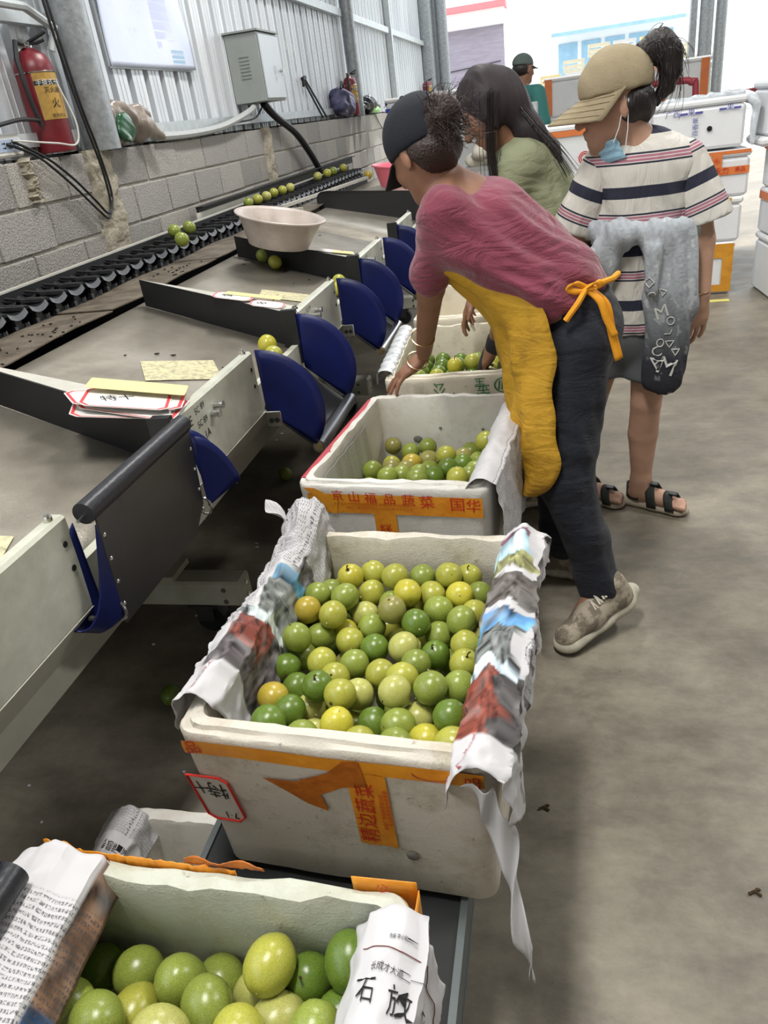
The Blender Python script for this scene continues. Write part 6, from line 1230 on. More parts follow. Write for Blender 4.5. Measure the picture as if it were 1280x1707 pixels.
blueink = mat('violet_blue_print', (84, 86, 160), .6); tblue = mat('blue_tape', (52, 72, 180), .4); otape = mat('orange_print_tape', (226, 128, 70), .4, var=.15, scale=14); ytape = mat('mustard_tape', (222, 160, 50), .4, col2=(196, 128, 40), scale=16); wht = mat('foam_bright', (234, 236, 238), .6, var=.06, scale=6, bump=.3, bscale=200)
RX = 1.02; RY = 6.2
sl = [('orange and yellow taped foam box at the bottom of the right stack', .37, ytape, [(-.27, .27, .02, .07), (-.27, .27, .26, .36), (-.12, -.02, .07, .26), (.20, .27, .07, .26), (-.27, -.20, .07, .26)], ((.05, .12), (.03, .045)), redink, ()),
      ('plain foam box with two dark vent holes, second in the right stack', .30, ytape, [(-.1, .2, .272, .295)], ((.0, .20), (.0, .10)), redink, ()),
      ('orange-lettered foam box third in the right stack', .30, otape, [(-.27, .27, .275, .298), (-.27, .27, .145, .195), (.02, .09, .195, .275)], ((.05, .12),), redink, (('禾力', .05, (.09, .17), 0), ('果品', .035, (.21, .172), 0), ('乐', .04, (.055, .235), .2)))]
z_ = 0.
for i, (lb, hh, tm, sg_, hl, ik, tx) in enumerate(sl):
    lid_box(lb, (RX + .02 * i, RY, z_), -4 + 2 * i, .56, .42, hh, wht, None, (tm, sg_), ik, hl, tx); z_ += hh + .001
# two bagged boxes on top
z_top = z_
lid_box('foam box with blue print and dark vent hole topping the right stack', (RX - .02, RY + .05, z_ + .015), -3, .60, .44, .315, wht, None, None, blueink, ((.07, .13),), (('广西▬果▬', .048, (-.10, .24), 0), ('百香果', .04, (-.02, .15), PI / 2), ('▬果▬', .045, (.19, .245), 0)))
lid_box('white foam box with blue print furthest right in the top row', (RX + .66, RY - .05, z_ + .06), 2, .58, .44, .33, wht, None, None, blueink, ((-.08, .17),), (('▬果▬', .048, (-.17, .26), 0), ('百香果', .045, (.10, .27), 0)))
mb = MB(); mb.box((0, 0, .03), (.62, .46, .06), None, .02); o = obj('lid', mb, wht); o.location = (RX + .66, RY - .05, z_ - .001); tag(o, 'loose foam lid with fruit leaves under the furthest right box', 'lid')
film2 = mat('bag_film', (214, 220, 226), .2, spec=.8, var=.1, scale=20, bump=.8, bscale=26)
me = organic('plastic_wrap', [cone((RX + .30, RY - .16, z_ + .30), (RX + .30, RY + .1, z_ + .31), .035, .035, .03), cone((RX + .32, RY - .18, z_ + .28), (RX + .32, RY - .18, z_ + .03), .028, .02, .03), cone((RX - .32, RY - .1, z_ + .33), (RX + .24, RY - .12, z_ + .345), .018, .022, .02)], .009, folds(.010, 60, (.7, .3, .4), 2.5, 1.)); me.materials.append(film2); o = bpy.data.objects.new('plastic_wrap', me); COL.objects.link(o); tag(o, 'crumpled clear plastic wrap between the two blue-printed boxes', 'wrap')
# second stack, rightmost, nearer
x2, y2 = 1.76, 5.95; z_ = 0.
for i, (lb, hh, tm, sg_) in enumerate((('plain worn foam box at the foot of the rightmost stack', .40, None, None), ('orange-banded foam box second in the rightmost stack', .30, otape, [(-.28, .28, .22, .27), (-.28, .28, .02, .05)]), ('orange-edged foam box at the top of the rightmost stack', .32, otape, [(-.28, .28, .27, .31), (-.28, -.22, .02, .27)]))):
    lid_box(lb, (x2, y2, z_), 3, .60, .44, hh, wht, None, (tm, sg_) if tm else None, redink, (), (('果品', .05, (-.05, .15), 0),) if i else ()); z_ += hh + .001
# row behind the people
lid_box('foam box with a grey round mark and an orange rim behind the striped person', (.13, 5.6, .92), 0, .50, .42, .36, wht, None, (otape, [(-.25, .25, .29, .325)]), redink, (), (('◎', .10, (.08, .15), 0),))
lid_box('plain foam box under the orange-rimmed one behind the people', (.12, 5.6, .46), 0, .52, .44, .455, wht); lid_box('lowest foam box of the stack behind the people', (.13, 5.6, 0), 2, .52, .44, .455, wht)
for i, (x, y, n_) in enumerate(((.20, 9.9, 4), (.78, 9.9, 4), (1.38, 9.7, 4), (-.4, 9.9, 3))):
    for j in range(n_): lid_box('%s foam box of the %s in the row beyond the teal-shirted man' % (('lowest', 'second', 'third', 'topmost')[j], ('second column', 'third column', 'fourth column', 'leftmost column')[i]), (x, y, j * .401), 0, .54, .40, .40, wht, 'foam boxes in the far row', (otape, [(-.26, -.18, .02, .38), (.16, .24, .02, .38)]) if j % 2 else None)
# boxes by the end of the wall
for i, (lb, x, tm, sg_, tx) in enumerate((('white foam box with broad blue tape bands at the far end of the wall', -1.52, tblue, [(-.30, .30, .02, .09), (-.30, .30, .26, .30), (-.18, -.12, .09, .26), (.12, .18, .09, .26)], ()), ('white foam box with a green strip label at the far end', -.90, mat('green_strip', (36, 160, 80), .5), [(.0, .06, .13, .33)], (('·', .2, (-.1, .12), 0), ('·', .2, (.15, .15), 0))))):
    lid_box(lb, (x, 9.6, 1.22), 0, .60, .45, .40, wht, None, (tm, sg_), inkm, (), tx)
    for j in range(2): lid_box('plain foam box %s under the %s one at the far end' % (('lowest', 'second')[j], ('blue-taped', 'green-labelled')[i]), (x, 9.6, j * .61), 0, .62, .46, .608, wht)
# packing clutter behind the two workers
t = thing('packing_table', 'cluttered grey packing table seen between the two heads', 'table', (-.22, 7.1, 0))
mb = MB(); mb.box((0, 0, .98), (1.0, .7, .03)); obj('table_top', mb, mat('grey_table', (150, 150, 146), .6, var=.2, scale=10), t)
for x in (-.46, .46):
    for y in (-.3, .3): mb = MB(); mb.bar((x, y, 0), (x, y, .965), .04); obj('leg', mb, galv, t)
t = thing('weighing_scale', 'grey bench scale with a small dark display on the packing table', 'scale', (-.30, 7.0, .995))
mb = MB(); mb.box((0, 0, .05), (.34, .34, .08), None, .01); obj('base', mb, galvw, t); mb = MB(); mb.box((0, 0, .10), (.36, .36, .012)); obj('pan', mb, steel_b, t)
mb = MB(); mb.bar((.1, .16, .05), (.1, .16, .34), .03); obj('column', mb, galvw, t); mb = MB(); mb.box((.1, .13, .36), (.20, .06, .12), None, .01); hd = obj('indicator', mb, galvw, t); mb = MB(); mb.box((.1, .098, .365), (.12, .004, .06)); obj('display', mb, darkhole, hd)
for i, (x, y, sx) in enumerate(((-.58, 6.95, .11), (.05, 6.9, .14), (-.10, 7.3, .14))):
    me = organic('packing_paper', [ell((x, y, 1.06), (sx, .14, .07), .03), cut((0, 0, .997), (0, 0, -1))], .014, folds(.03, 24, (.6, .5, .5), 3., i)); me.materials.append(mat('pale_packing_paper', (200, 196, 184), .8, col2=(160, 150, 130), scale=8)); o = bpy.data.objects.new('packing_paper', me); COL.objects.link(o); tag(o, 'crumpled packing paper at the %s of the packing table' % ('left', 'right', 'back')[i], 'paper')
# pallet trolley with red tube frame
t = thing('trolley', 'hand trolley with a dull red tube frame behind the striped person', 'trolley', (.80, 7.2, 0))
mb = MB(); mb.box((-.20, -.12, 1.10), (.34, .20, .012)); mb.bar((-.20, -.02, 1.09), (-.20, .02, 1.2), .02); obj('hook_shelf', mb, galv, t)
rdm = mat('dull_red_tube', (150, 52, 62), .45, var=.15, scale=20)
mb = MB(); mb.tube([Vector(pl([(-.42, 0, .25), (-.42, 0, 1.30), (-.38, 0, 1.40), (-.28, 0, 1.42), (.20, 0, 1.42), (.30, 0, 1.40), (.34, 0, 1.30), (.34, 0, .25)], s_)) for s_ in np.linspace(0, 1, 50)], .026, 10); obj('push_frame', mb, rdm, t, True)
mb = MB(); mb.tube([(-.42, 0, 1.20), (.34, 0, 1.20), (.7, .3, 1.27), (.95, .5, 1.28)], .018, 8); obj('side_rail', mb, rdm, t, True)
mb = MB(); mb.box((.15, .5, .22), (1.0, 1.1, .05)); obj('deck', mb, galv, t)
for x in (-.25, .55):
    for y in (.1, .9): mb = MB(); mb.cyl((x - .02, y, .10), (x + .02, y, .10), .10, 18); obj('wheel', mb, blk, t, True)
mb = MB(); mb.box((0, 0, 0), (.30, .10, .30), Matrix.Rotation(.1, 3, 'Y'), .01); o = obj('carton', mb, mat('dark_slate_carton', (66, 70, 92), .6, var=.2, scale=12)); o.location = (.60, 7.08, 1.262); tag(o, 'dark slate printed carton hooked on the red trolley frame', 'box')
mb = MB(); put_text(mb, '果蔬配送', lambda u, v: Vector((u, -.054, v)), .06, (0, .0)); put_text(mb, '▬▬', lambda u, v: Vector((u, -.054, v)), .06, (.05, -.09), .6); obj('printed_letters', mb, MC['white_print'], o)
me = organic('net_bag', [ell((.50, 6.15, 1.10), (.16, .14, .12), .04), ell((.62, 6.12, 1.06), (.10, .12, .12), .04), cone((.42, 6.1, 1.15), (.55, 6.1, 1.24), .05, .03, .04)], .011, folds(.014, 60, (.6, .5, .5), 2.6, 2.)); me.materials.append(mat('pinkish_net', (196, 172, 164), .7, col2=(220, 210, 200), scale=16)); o = bpy.data.objects.new('net_bag', me); COL.objects.link(o); tag(o, 'crumpled pinkish net bag behind the shoulder of the striped person', 'bag')
lid_box('foam box carrying the pinkish net bag behind the striped person', (.45, 6.2, .62), 0, .50, .42, .39, wht); lid_box('foam box at the foot of the stack under the net bag', (.45, 6.2, 0), 0, .52, .44, .618, wht)
# yellow tag on the floor
mb = MB(); mb.box((0, 0, .0025), (.17, .06, .003), Matrix.Rotation(-.05, 3, 'Z')); o = obj('paper_tag', mb, mat('yellow_tag', (222, 216, 120), .7)); o.location = (1.15, 5.78, 0); tag(o, 'yellow paper tag on the floor before the right stack', 'tag')
mb = MB(); mb.box((0, 0, .02), (.34, .30, .012), Matrix.Rotation(-.2, 3, 'X')); mb = MB(); mb.grid(lambda u, v: (.0 + .2 * u + .02 * math.sin(v * 4), -.25 + .03 * math.sin(u * 4), .45 * v - .0 + .004), 6, 10); o = obj('cardboard_flap', mb, mat('worn_white_card', (196, 190, 182), .8, var=.15, scale=9)); o.location = (1.48, 5.90, 0); md = o.modifiers.new('s', 'SOLIDIFY'); md.thickness = .006; tag(o, 'worn pale cardboard sheet leaning against the rightmost stack', 'cardboard')
# litter on the floor
for i, (x, y, lb) in enumerate(((.37, 1.05, 'small dark leaf scrap on the bare floor right of the boxes'), (-.05, 1.22, 'tiny dark twig on the floor beside the heaped box'))):
    mb = MB(); mb.tube([(0, 0, .003), (.012, .006, .005), (.024, -.002, .003)], .003, 5); mb.sphere((.02, .012, .003), (.006, .004, .002), 6, 4); o = obj('plant_scrap', mb, stemm); o.location = (x, y, 0); tag(o, lb, 'scrap')
mb = MB(); rl = random.Random(4)
for i in range(90):
    x, y = rl.uniform(-1.9, -.7), rl.uniform(.3, 4.6); s_ = rl.uniform(.002, .006); mb.sphere((x, y, s_ * .5), (s_ * rl.uniform(1, 2.4), s_, s_ * .5), 6, 3)
o = obj('floor_crumbs', mb, MC['foam_bright']); tag(o, 'pale crumbs scattered on the floor under the machine', 'litter', None, 'stuff')

# ================================================================== PEOPLE
skin_a = mat_skin('tanned_skin', (150, 108, 86)); skin_b = mat_skin('fair_skin', (186, 146, 124))
hairm = mat('dark_hair', (34, 26, 26), .38, var=.35, scale=60, stretch=(1, 1, .15), bump=.5, bscale=180)
hairb = mat('brown_hair', (52, 36, 32), .4, var=.35, scale=60, bump=.5, bscale=180)

# ---- worker in maroon shirt and yellow apron, leaning over the boxes
O1 = (.06, 2.06, 0)
p1 = thing('person', 'person in a maroon t-shirt and yellow apron bending over the foam boxes, black cap', 'person', O1)
hc = (-.318, 2.085, 1.385); hf = (-.66, .55, -.45); hu = (-.28, .12, .93)
HP, A1, R1 = head_prims(hc, hf, hu)
body = HP + [cone((-.285, 2.09, 1.32), (-.23, 2.1, 1.25), .05, .055, .03),
    cone((-.22, 2.1, 1.22), (-.04, 2.1, 1.04), .10, .10, .04, ((0, 1, 0), 1.35)), cone((-.02, 2.1, 1.03), (.06, 2.1, .92), .10, .115, .04, ((0, 1, 0), 1.3)),
    cone((-.25, 1.99, 1.25), (-.25, 2.21, 1.25), .05, .05, .04),
    cone((-.27, 1.985, 1.245), (-.335, 2.11, 1.035), .046, .038, .02), cone((-.335, 2.11, 1.035), (-.405, 2.30, .80), .039, .026, .015),
    cone((-.24, 2.22, 1.22), (-.13, 2.40, .98), .044, .038, .02), cone((-.13, 2.40, .98), (-.205, 2.62, .71), .037, .026, .02),
    cone((.06, 2.03, .88), (.03, 1.975, .50), .078, .052, .03), cone((.03, 1.975, .50), (.125, 1.93, .14), .052, .036, .03),
    cone((.06, 2.17, .88), (-.01, 2.23, .50), .078, .052, .03), cone((-.01, 2.23, .50), (.03, 2.22, .10), .052, .036, .03),
    cone((.125, 1.93, .14), (.06, 1.86, .07), .036, .03, .03), cone((.03, 2.22, .10), (-.05, 2.25, .045), .036, .03, .03)]
body += hand_prims((-.415, 2.325, .768), (-.80, -.10, -.50), (-.42, -.12, .90), -1, .25, .30, 1.0, (.34, .24, .26, .34))
body += hand_prims((-.205, 2.62, .71), (-.45, .45, -.72), (-.5, -.3, .7), -1, .5, .1)
place('body', organic('body', body, .0052), skin_a, p1, O1)
shirt_c = [cone((-.19, 2.1, 1.19), (.0, 2.1, 1.025), .112, .108, .05, ((0, 1, 0), 1.42)), cone((-.255, 1.985, 1.245), (-.255, 2.215, 1.245), .06, .06, .05),
    cone((-.13, 2.1, 1.205), (.03, 2.1, 1.05), .078, .075, .05, ((0, 1, 0), 1.5)),
    cone((-.265, 1.985, 1.235), (-.325, 2.06, 1.08), .060, .058, .03), cone((-.245, 2.215, 1.235), (-.18, 2.31, 1.09), .064, .064, .03),
    cone((-.22, 1.985, 1.15), (-.05, 1.982, 1.035), .058, .062, .05), cone((-.22, 2.215, 1.15), (-.05, 2.218, 1.035), .058, .062, .05), cone((-.0, 2.1, 1.02), (.05, 2.1, .955), .105, .112, .03, ((0, 1, 0), 1.42)), cut((-.337, 2.07, 1.045), (-.28, .33, -.9)), cut((-.03, 2.1, .955), (.34, 0, -.9))]
fo = dsum(folds(.0065, 40, (.55, .25, .8), 1.6, .7), folds(.0042, 78, (.35, .4, .85), 1.4, 2.))
place('shirt', organic('shirt', shirt_c, .0062, fo), mat('maroon_cotton', (128, 52, 72), .85, var=.15, scale=9, bump=.25, bscale=260, sheen=.3, wr=.38), p1, O1)
pants = [cone((.035, 2.1, .985), (.06, 2.1, .90), .106, .114, .05, ((0, 1, 0), 1.38)), cone((.085, 2.03, .90), (.085, 2.17, .90), .085, .085, .05),
    cone((.062, 2.02, .87), (.03, 1.972, .50), .093, .079, .03), cone((.03, 1.972, .50), (.125, 1.932, .15), .078, .062, .03), cone((.125, 1.932, .15), (.135, 1.935, .115), .062, .06, .01),
    cone((.055, 2.17, .87), (-.012, 2.225, .50), .093, .078, .03), cone((-.012, 2.225, .50), (.02, 2.22, .13), .078, .064, .03),
    cut((.13, 1.93, .105), (.1, 0, -1))]
pants = pants[:-1]
place('trousers', organic('trousers', pants, .0065, dsum(folds(.0045, 34, (.3, .2, .9), 1.5, 1.), folds(.003, 60, (.9, .3, .2), 1.3, 4.))), mat('navy_trousers', (20, 24, 38), .85, var=.25, scale=12, bump=.3, bscale=240, sheen=.1, wr=.28), p1, O1)
# cap with peak, in the head frame
def in_head(a, R, c):
    return lambda x, y, z: Vector(a(x, y, z))
g = in_head(A1, R1, hc)
capP = [ell(A1(-.012, 0, .034), (.106, .090, .097), .01, R1), cut(A1(0, 0, .008), -R1[2] + R1[0] * .10)]
place('cap', organic('cap', capP, .0055), mat('black_cap_cloth', (24, 27, 36), .9, var=.2, scale=20, bump=.3, bscale=300), p1, O1)
mb = MB(); mb.grid(lambda u, v: g(.082 + .085 * v * (1 - .35 * (2 * u - 1) ** 2) - .03 * (2 * u - 1) ** 2, (u - .5) * .155, .022 - .035 * v - .018 * (2 * u - 1) ** 2), 14, 8)
local(mb, O1); o = obj('cap_peak', mb, MC['black_cap_cloth'], p1, True); md = o.modifiers.new('s', 'SOLIDIFY'); md.thickness = .004
mb = MB(); mb.sphere(g(-.012, 0, .131), .008, 10, 6); local(mb, O1); obj('cap_button', mb, MC['black_cap_cloth'], p1, True)
hp = [ell(A1(-.026, 0, -.012), (.085, .080, .072), .02, R1), ell(A1(-.108, -.0, .035), (.048, .050, .048), .03, R1), cut(A1(-.02, 0, 0), R1[0] + R1[2] * -.15)]
mh = organic('hair', hp, .006, folds(.004, 120, (.3, .5, .8), 2., 3.))
place('hair', mh, hairb, p1, O1)
mb = MB()
def rt(i): return A1(-.095 + random.uniform(-.03, .03), random.uniform(-.05, .05), .02 + random.uniform(-.05, .05))
def tp(i): return A1(-.15 + random.uniform(-.03, .035), random.uniform(-.075, .075), random.uniform(-.075, .085))
strands(mb, 260, rt, tp, .0011, .012)
mb.v = [tuple(Vector(v) - Vector(O1)) for v in mb.v]; obj('hair_strands', mb, hairb, p1, True, kind='stuff')
# apron
nearE = [(-.262, 1.985, 1.13), (-.18, 1.962, 1.11), (-.09, 1.935, 1.065), (-.03, 1.920, 1.0), (.0, 1.915, .90), (.0, 1.905, .76), (.004, 1.893, .64), (.008, 1.885, .56), (-.01, 1.885, .51), (-.055, 1.90, .478)]
midE = [(-.325, 2.1, 1.11), (-.268, 2.1, 1.045), (-.208, 2.09, .985), (-.165, 2.085, .91), (-.145, 2.07, .82), (-.132, 2.06, .74), (-.128, 2.05, .65), (-.12, 2.045, .58), (-.11, 2.04, .52), (-.10, 2.035, .475)]
farE = [(x - .0, 4.2 - y + .03, z) for x, y, z in nearE]
def apr(u, v):
    n_, m_, f_ = pl(nearE, v), pl(midE, v), pl(farE, v); t = u
    p = n_ * (1 - t) * (1 - 2 * t) + m_ * 4 * t * (1 - t) + f_ * t * (2 * t - 1)
    # round the section
    p = p + np.array([-1, -.6 if t < .5 else .6, 0]) * .03 * math.sin(PI * min(1, 4 * t if t < .25 else (1 - t) * 4 if t > .75 else 1)) * (.7 if .25 < t < .75 else 1) * .6
    k = .004 * math.sin(p[2] * 40 + p[1] * 60) + .004 * math.sin(p[1] * 95 + p[2] * 12)
    return (p[0] - k - O1[0], p[1] - O1[1], p[2])
mb = MB(); mb.grid(apr, 40, 60)
o = obj('apron', mb, mat('yellow_apron', (192, 146, 36), .75, col2=(146, 106, 28), scale=9, thr=(.28, .5), bump=.2, bscale=90, wr=.2), p1, 'all'); md = o.modifiers.new('s', 'SOLIDIFY'); md.thickness = .003
tie = mat('orange_apron_tie', (236, 158, 24), .7, var=.15, scale=30)
mb = MB()
kx, ky, kz = .082, 1.955, 1.035
for (pts, wd) in (([(kx, ky, kz), (kx + .045, ky - .012, kz - .04), (kx + .062, ky - .012, kz - .11), (kx + .082, ky - .012, kz - .185)], .020), ([(kx, ky, kz), (kx + .032, ky - .018, kz - .03), (kx + .048, ky - .02, kz - .075), (kx + .07, ky - .02, kz - .12)], .016),
                  ([(kx, ky, kz), (kx - .03, ky - .012, kz + .018), (kx - .045, ky - .005, kz + .004), (kx - .02, ky - .005, kz - .006), (kx, ky, kz)], .016), ([(kx, ky, kz), (kx + .022, ky - .02, kz + .02), (kx + .035, ky - .015, kz + .004), (kx, ky, kz)], .016)):
    def rib(u, v, pts=pts, wd=wd):
        p = pl(pts, v); return (p[0] + (u - .5) * wd - O1[0], p[1] - .003 * math.sin(u * PI) - O1[1], p[2] + (u - .5) * wd * .55)
    mb.grid(rib, 4, 16)
o = obj('apron_tie', mb, tie, p1, 'all'); md = o.modifiers.new('s', 'SOLIDIFY'); md.thickness = .004
mb = MB(); mb.tube([(.03 - O1[0], 1.925 - O1[1], .965), (.06 - O1[0], 1.928 - O1[1], 1.005), (kx - O1[0], ky - O1[1], kz), (.15 - O1[0], 2.02 - O1[1], 1.04), (.17 - O1[0], 2.12 - O1[1], 1.03)], .008, 8); obj('waist_band', mb, tie, p1, True)
# bracelets
brz = mat('bracelet_metal', (196, 168, 130), .25, metal=1.)
def ring(c, d, r, t, mb):
    d = Vector(d).normalized(); a = d.orthogonal().normalized(); b = d.cross(a)
    mb.tube([Vector(c) + (a * math.cos(x) + b * math.sin(x)) * r for x in np.linspace(0, 2 * PI, 24, endpoint=False)], t, 6, True)
for (c, r) in (((-.393, 2.235, .862), .036), ((-.43, 2.305, .768), .035)):
    mb = MB(); ring(c, (-.3, .55, -.8), r, .0022, mb); local(mb, O1); obj('bracelet', mb, brz, p1, True)
# dark glove on the far hand
gl = hand_prims((-.215, 2.64, .69), (-.45, .45, -.72), (-.5, -.3, .7), -1, .5, .1, 1.13) + [cone((-.207, 2.622, .705), (-.195, 2.595, .735), .033, .036, .01)]
place('glove', organic('glove', gl, .006), mat('dark_knit_glove', (46, 44, 48), .95, var=.3, scale=60, bump=.5, bscale=300), p1, O1)
# shoes
def shoe_mat(toe, heel, toez=0., pitch=0.):
    t_, h_ = Vector(toe), Vector(heel); x = (t_ - h_).normalized(); y = Vector((0, 0, 1)).cross(x).normalized(); z = x.cross(y)
    M_ = Matrix((x, y, z)).transposed().to_4x4(); M_.translation = h_; return M_
shoe_parts(p1, shoe_mat((-.0, 1.79, .0), (.225, 1.97, .075)), origin=O1)
shoe_parts(p1, shoe_mat((-.14, 2.275, .0), (.135, 2.185, .0)), origin=O1)

# ---- visitor in striped t-shirt
O3 = (.27, 2.72, 0)
p3 = thing('person', 'person in a striped t-shirt and beige cap standing with a jacket tied at the waist', 'person', O3)
hc = (.188, 2.68, 1.416); HP, A3, R3 = head_prims(hc, (-.96, -.22, -.13), (-.14, 0, .98))
body = HP + [cone((.235, 2.69, 1.37), (.275, 2.71, 1.26), .05, .058, .03), cone((.285, 2.72, 1.22), (.285, 2.72, .95), .115, .11, .04, ((0, 1, 0), .72)), cone((.285, 2.72, .95), (.285, 2.72, .80), .11, .13, .04, ((0, 1, 0), .8)),
    cone((.16, 2.72, 1.25), (.41, 2.72, 1.235), .055, .055, .04),
    cone((.425, 2.72, 1.22), (.472, 2.70, .99), .052, .046, .02), cone((.472, 2.70, .99), (.478, 2.66, .825), .045, .031, .01),
    cone((.14, 2.72, 1.23), (.07, 2.74, 1.0), .05, .04, .02), cone((.07, 2.74, 1.0), (.06, 2.70, .80), .04, .027, .015),
    cone((.345, 2.71, .80), (.325, 2.69, .44), .083, .054, .02), cone((.325, 2.69, .44), (.322, 2.712, .31), .053, .054, .008), cone((.322, 2.712, .31), (.322, 2.71, .09), .054, .033, .008),
    cone((.215, 2.74, .80), (.14, 2.76, .44), .083, .054, .02), cone((.14, 2.76, .44), (.115, 2.782, .31), .053, .054, .008), cone((.115, 2.782, .31), (.095, 2.78, .09), .054, .033, .008)]
body += hand_prims((.478, 2.66, .825), (-.10, -.10, -1), (.45, -.9, 0), -1, .30, .10, 1.06) + hand_prims((.06, 2.70, .80), (.0, -.1, -1), (-.9, -.3, 0), 1, .3, .05)
for (ax, ay, hx, hy) in ((.322, 2.71, .285, 2.735), (.095, 2.78, .06, 2.80)):
    d_ = nv((.175, -.095, 0)); pd = np.array([-d_[1], d_[0], 0]); hb = np.array([hx, hy, 0.])
    body += [cone(hb + d_ * .03 + [0, 0, .06], hb + d_ * .13 + [0, 0, .05], .032, .030, .03), cone(hb + d_ * .12 + [0, 0, .05], hb + d_ * .185 + [0, 0, .042], .032, .026, .03, ((0, 0, 1), .7)), cone(hb + d_ * .04 + [0, 0, .06], np.array([ax, ay, .11]), .034, .034, .03)]
    for i in range(5): body.append(cone(hb + d_ * .18 + pd * (i - 2) * .0155 + [0, 0, .042], hb + d_ * (.212 + (.012, .010, .006, .0, -.008)[i] * 1.) + pd * (i - 2) * .0165 + [0, 0, .040], .0085 if i else .011, .008 if i else .010, .003))
place('body', organic('body', body, .0052), skin_b, p3, O3)
tee = [cone((.285, 2.72, 1.20), (.285, 2.72, .73), .148, .172, .05, ((0, 1, 0), .72)), cone((.165, 2.72, 1.255), (.41, 2.72, 1.235), .062, .062, .05),
    ]
sl_r = [cone((.415, 2.72, 1.235), (.50, 2.695, 1.02), .064, .086, .02), cut((.497, 2.695, 1.055), (.30, -.08, -.95))]
sl_l = [cone((.155, 2.72, 1.24), (.06, 2.735, 1.02), .064, .084, .02), cut((.068, 2.735, 1.055), (-.34, .05, -.94))]
tb = [cut((.285, 2.72, .715), (.05, 0, -1))]
# neck opening: remove nothing, the collar ring marks it
def stripe_s(P, arm=0):
    if arm: d_ = nv((.085, -.025, -.215)) if arm > 0 else nv((-.095, .015, -.22)); return (P - np.array([.40 if arm > 0 else .165, 2.72, 1.262])) @ d_ + .103
    return 1.368 - P[:, 2]
    arm_r = ((P[:, 0] - .415) > (1.30 - P[:, 2]) * .10 + .0) & (P[:, 2] > .9)
    arm_l = ((P[:, 0] - .15) < -(1.30 - P[:, 2]) * .10) & (P[:, 2] > .9)
    s_ = 1.33 - P[:, 2] + .05 * np.abs(P[:, 0] - .285) * 0
    d_r = nv((.057, -.02, -.155)); sr = (P - np.array([.40, 2.72, 1.262])) @ d_r
    d_l = nv((-.07, .01, -.18)); sl_ = (P - np.array([.165, 2.72, 1.262])) @ d_l
    s_ = np.where(arm_r, sr + .075, s_); s_ = np.where(arm_l, sl_ + .075, s_)
    return s_
me = organic('tee', tee + tb, .0058, dsum(folds(.0035, 38, (.8, .2, .5), 1.2, 2.), folds(.002, 70, (.9, .1, .1), 1.2, 5.)))
fattr(me, 'stripe', stripe_s(co_of(me)))
m, nt, b = new_mat('striped_cotton'); L = nt.links.new
a = N(nt, 'ShaderNodeAttribute', attribute_name='stripe'); md_ = N(nt, 'ShaderNodeMath', operation='MULTIPLY'); md_.inputs[1].default_value = 1 / .175; L(a.outputs['Fac'], md_.inputs[0])
fr = N(nt, 'ShaderNodeMath', operation='FRACT'); L(md_.outputs[0], fr.inputs[0]); r = N(nt, 'ShaderNodeValToRGB'); r.color_ramp.interpolation = 'CONSTANT'
W_, NV, PK = rgba(s2l((206, 202, 194))), rgba(s2l((38, 40, 58))), rgba(s2l((168, 108, 128)))
st = [(0, W_), (.50, NV), (.528, W_), (.545, PK), (.585, W_), (.60, PK), (.64, W_), (.655, NV), (.685, W_), (.02, W_), (.04, NV), (.24, W_)]
st = sorted(st, key=lambda q: q[0]); el = r.color_ramp.elements
while len(el) < len(st): el.new(.5)
for i, (p_, c_) in enumerate(st): el[i].position = p_; el[i].color = c_
L(fr.outputs[0], r.inputs[0]); L(r.outputs[0], b.inputs['Base Color']); b.inputs['Roughness'].default_value = .85
for nm_ in (1,):
    tc_ = N(nt, 'ShaderNodeTexCoord'); nw_ = N(nt, 'ShaderNodeTexNoise', i_Scale=6., i_Detail=3., i_Distortion=1.4); mp_ = N(nt, 'ShaderNodeMapping'); mp_.inputs['Scale'].default_value = (2.2, 2, .8); L(tc_.outputs['Object'], mp_.inputs[0]); L(mp_.outputs[0], nw_.inputs['Vector']); bb_ = N(nt, 'ShaderNodeBump', i_Strength=.35, i_Distance=.05); L(nw_.outputs[0], bb_.inputs['Height']); L(bb_.outputs[0], b.inputs['Normal'])
place('t_shirt', me, m, p3, O3)
for q_, sp_ in ((1, sl_r), (-1, sl_l)):
    me = organic('sleeve', sp_, .0058, folds(.003, 45, (.8, .2, .5), 1.2, q_ + 2.)); fattr(me, 'stripe', stripe_s(co_of(me), q_)); place('sleeve', me, m, p3, O3)
mb = MB(); mb.tube([(.262 + .066 * math.cos(t) - O3[0], 2.70 + .052 * math.sin(t) - O3[1], 1.308 - .026 * (-math.sin(t)) * 1. - .012 * math.cos(t) * -1 - .02) for t in np.linspace(0, 2 * PI, 32, endpoint=False)], .009, 8, True); obj('collar', mb, mat('cream_rib_collar', (222, 216, 202), .85), p3, True)
shorts = [cone((.285, 2.72, .80), (.285, 2.72, .70), .135, .145, .04, ((0, 1, 0), .8)), cone((.345, 2.705, .72), (.335, 2.695, .56), .098, .098, .02), cone((.21, 2.735, .72), (.18, 2.75, .58), .095, .095, .02), cut((.3, 2.7, .54), (0, 0, -1))]
place('shorts', organic('shorts', shorts, .0065, folds(.003, 40, (.9, .2, .1), 1.3, 1.)), mat('grey_shorts_cloth', (92, 94, 98), .85, var=.12, scale=14, bump=.2, bscale=250), p3, O3)
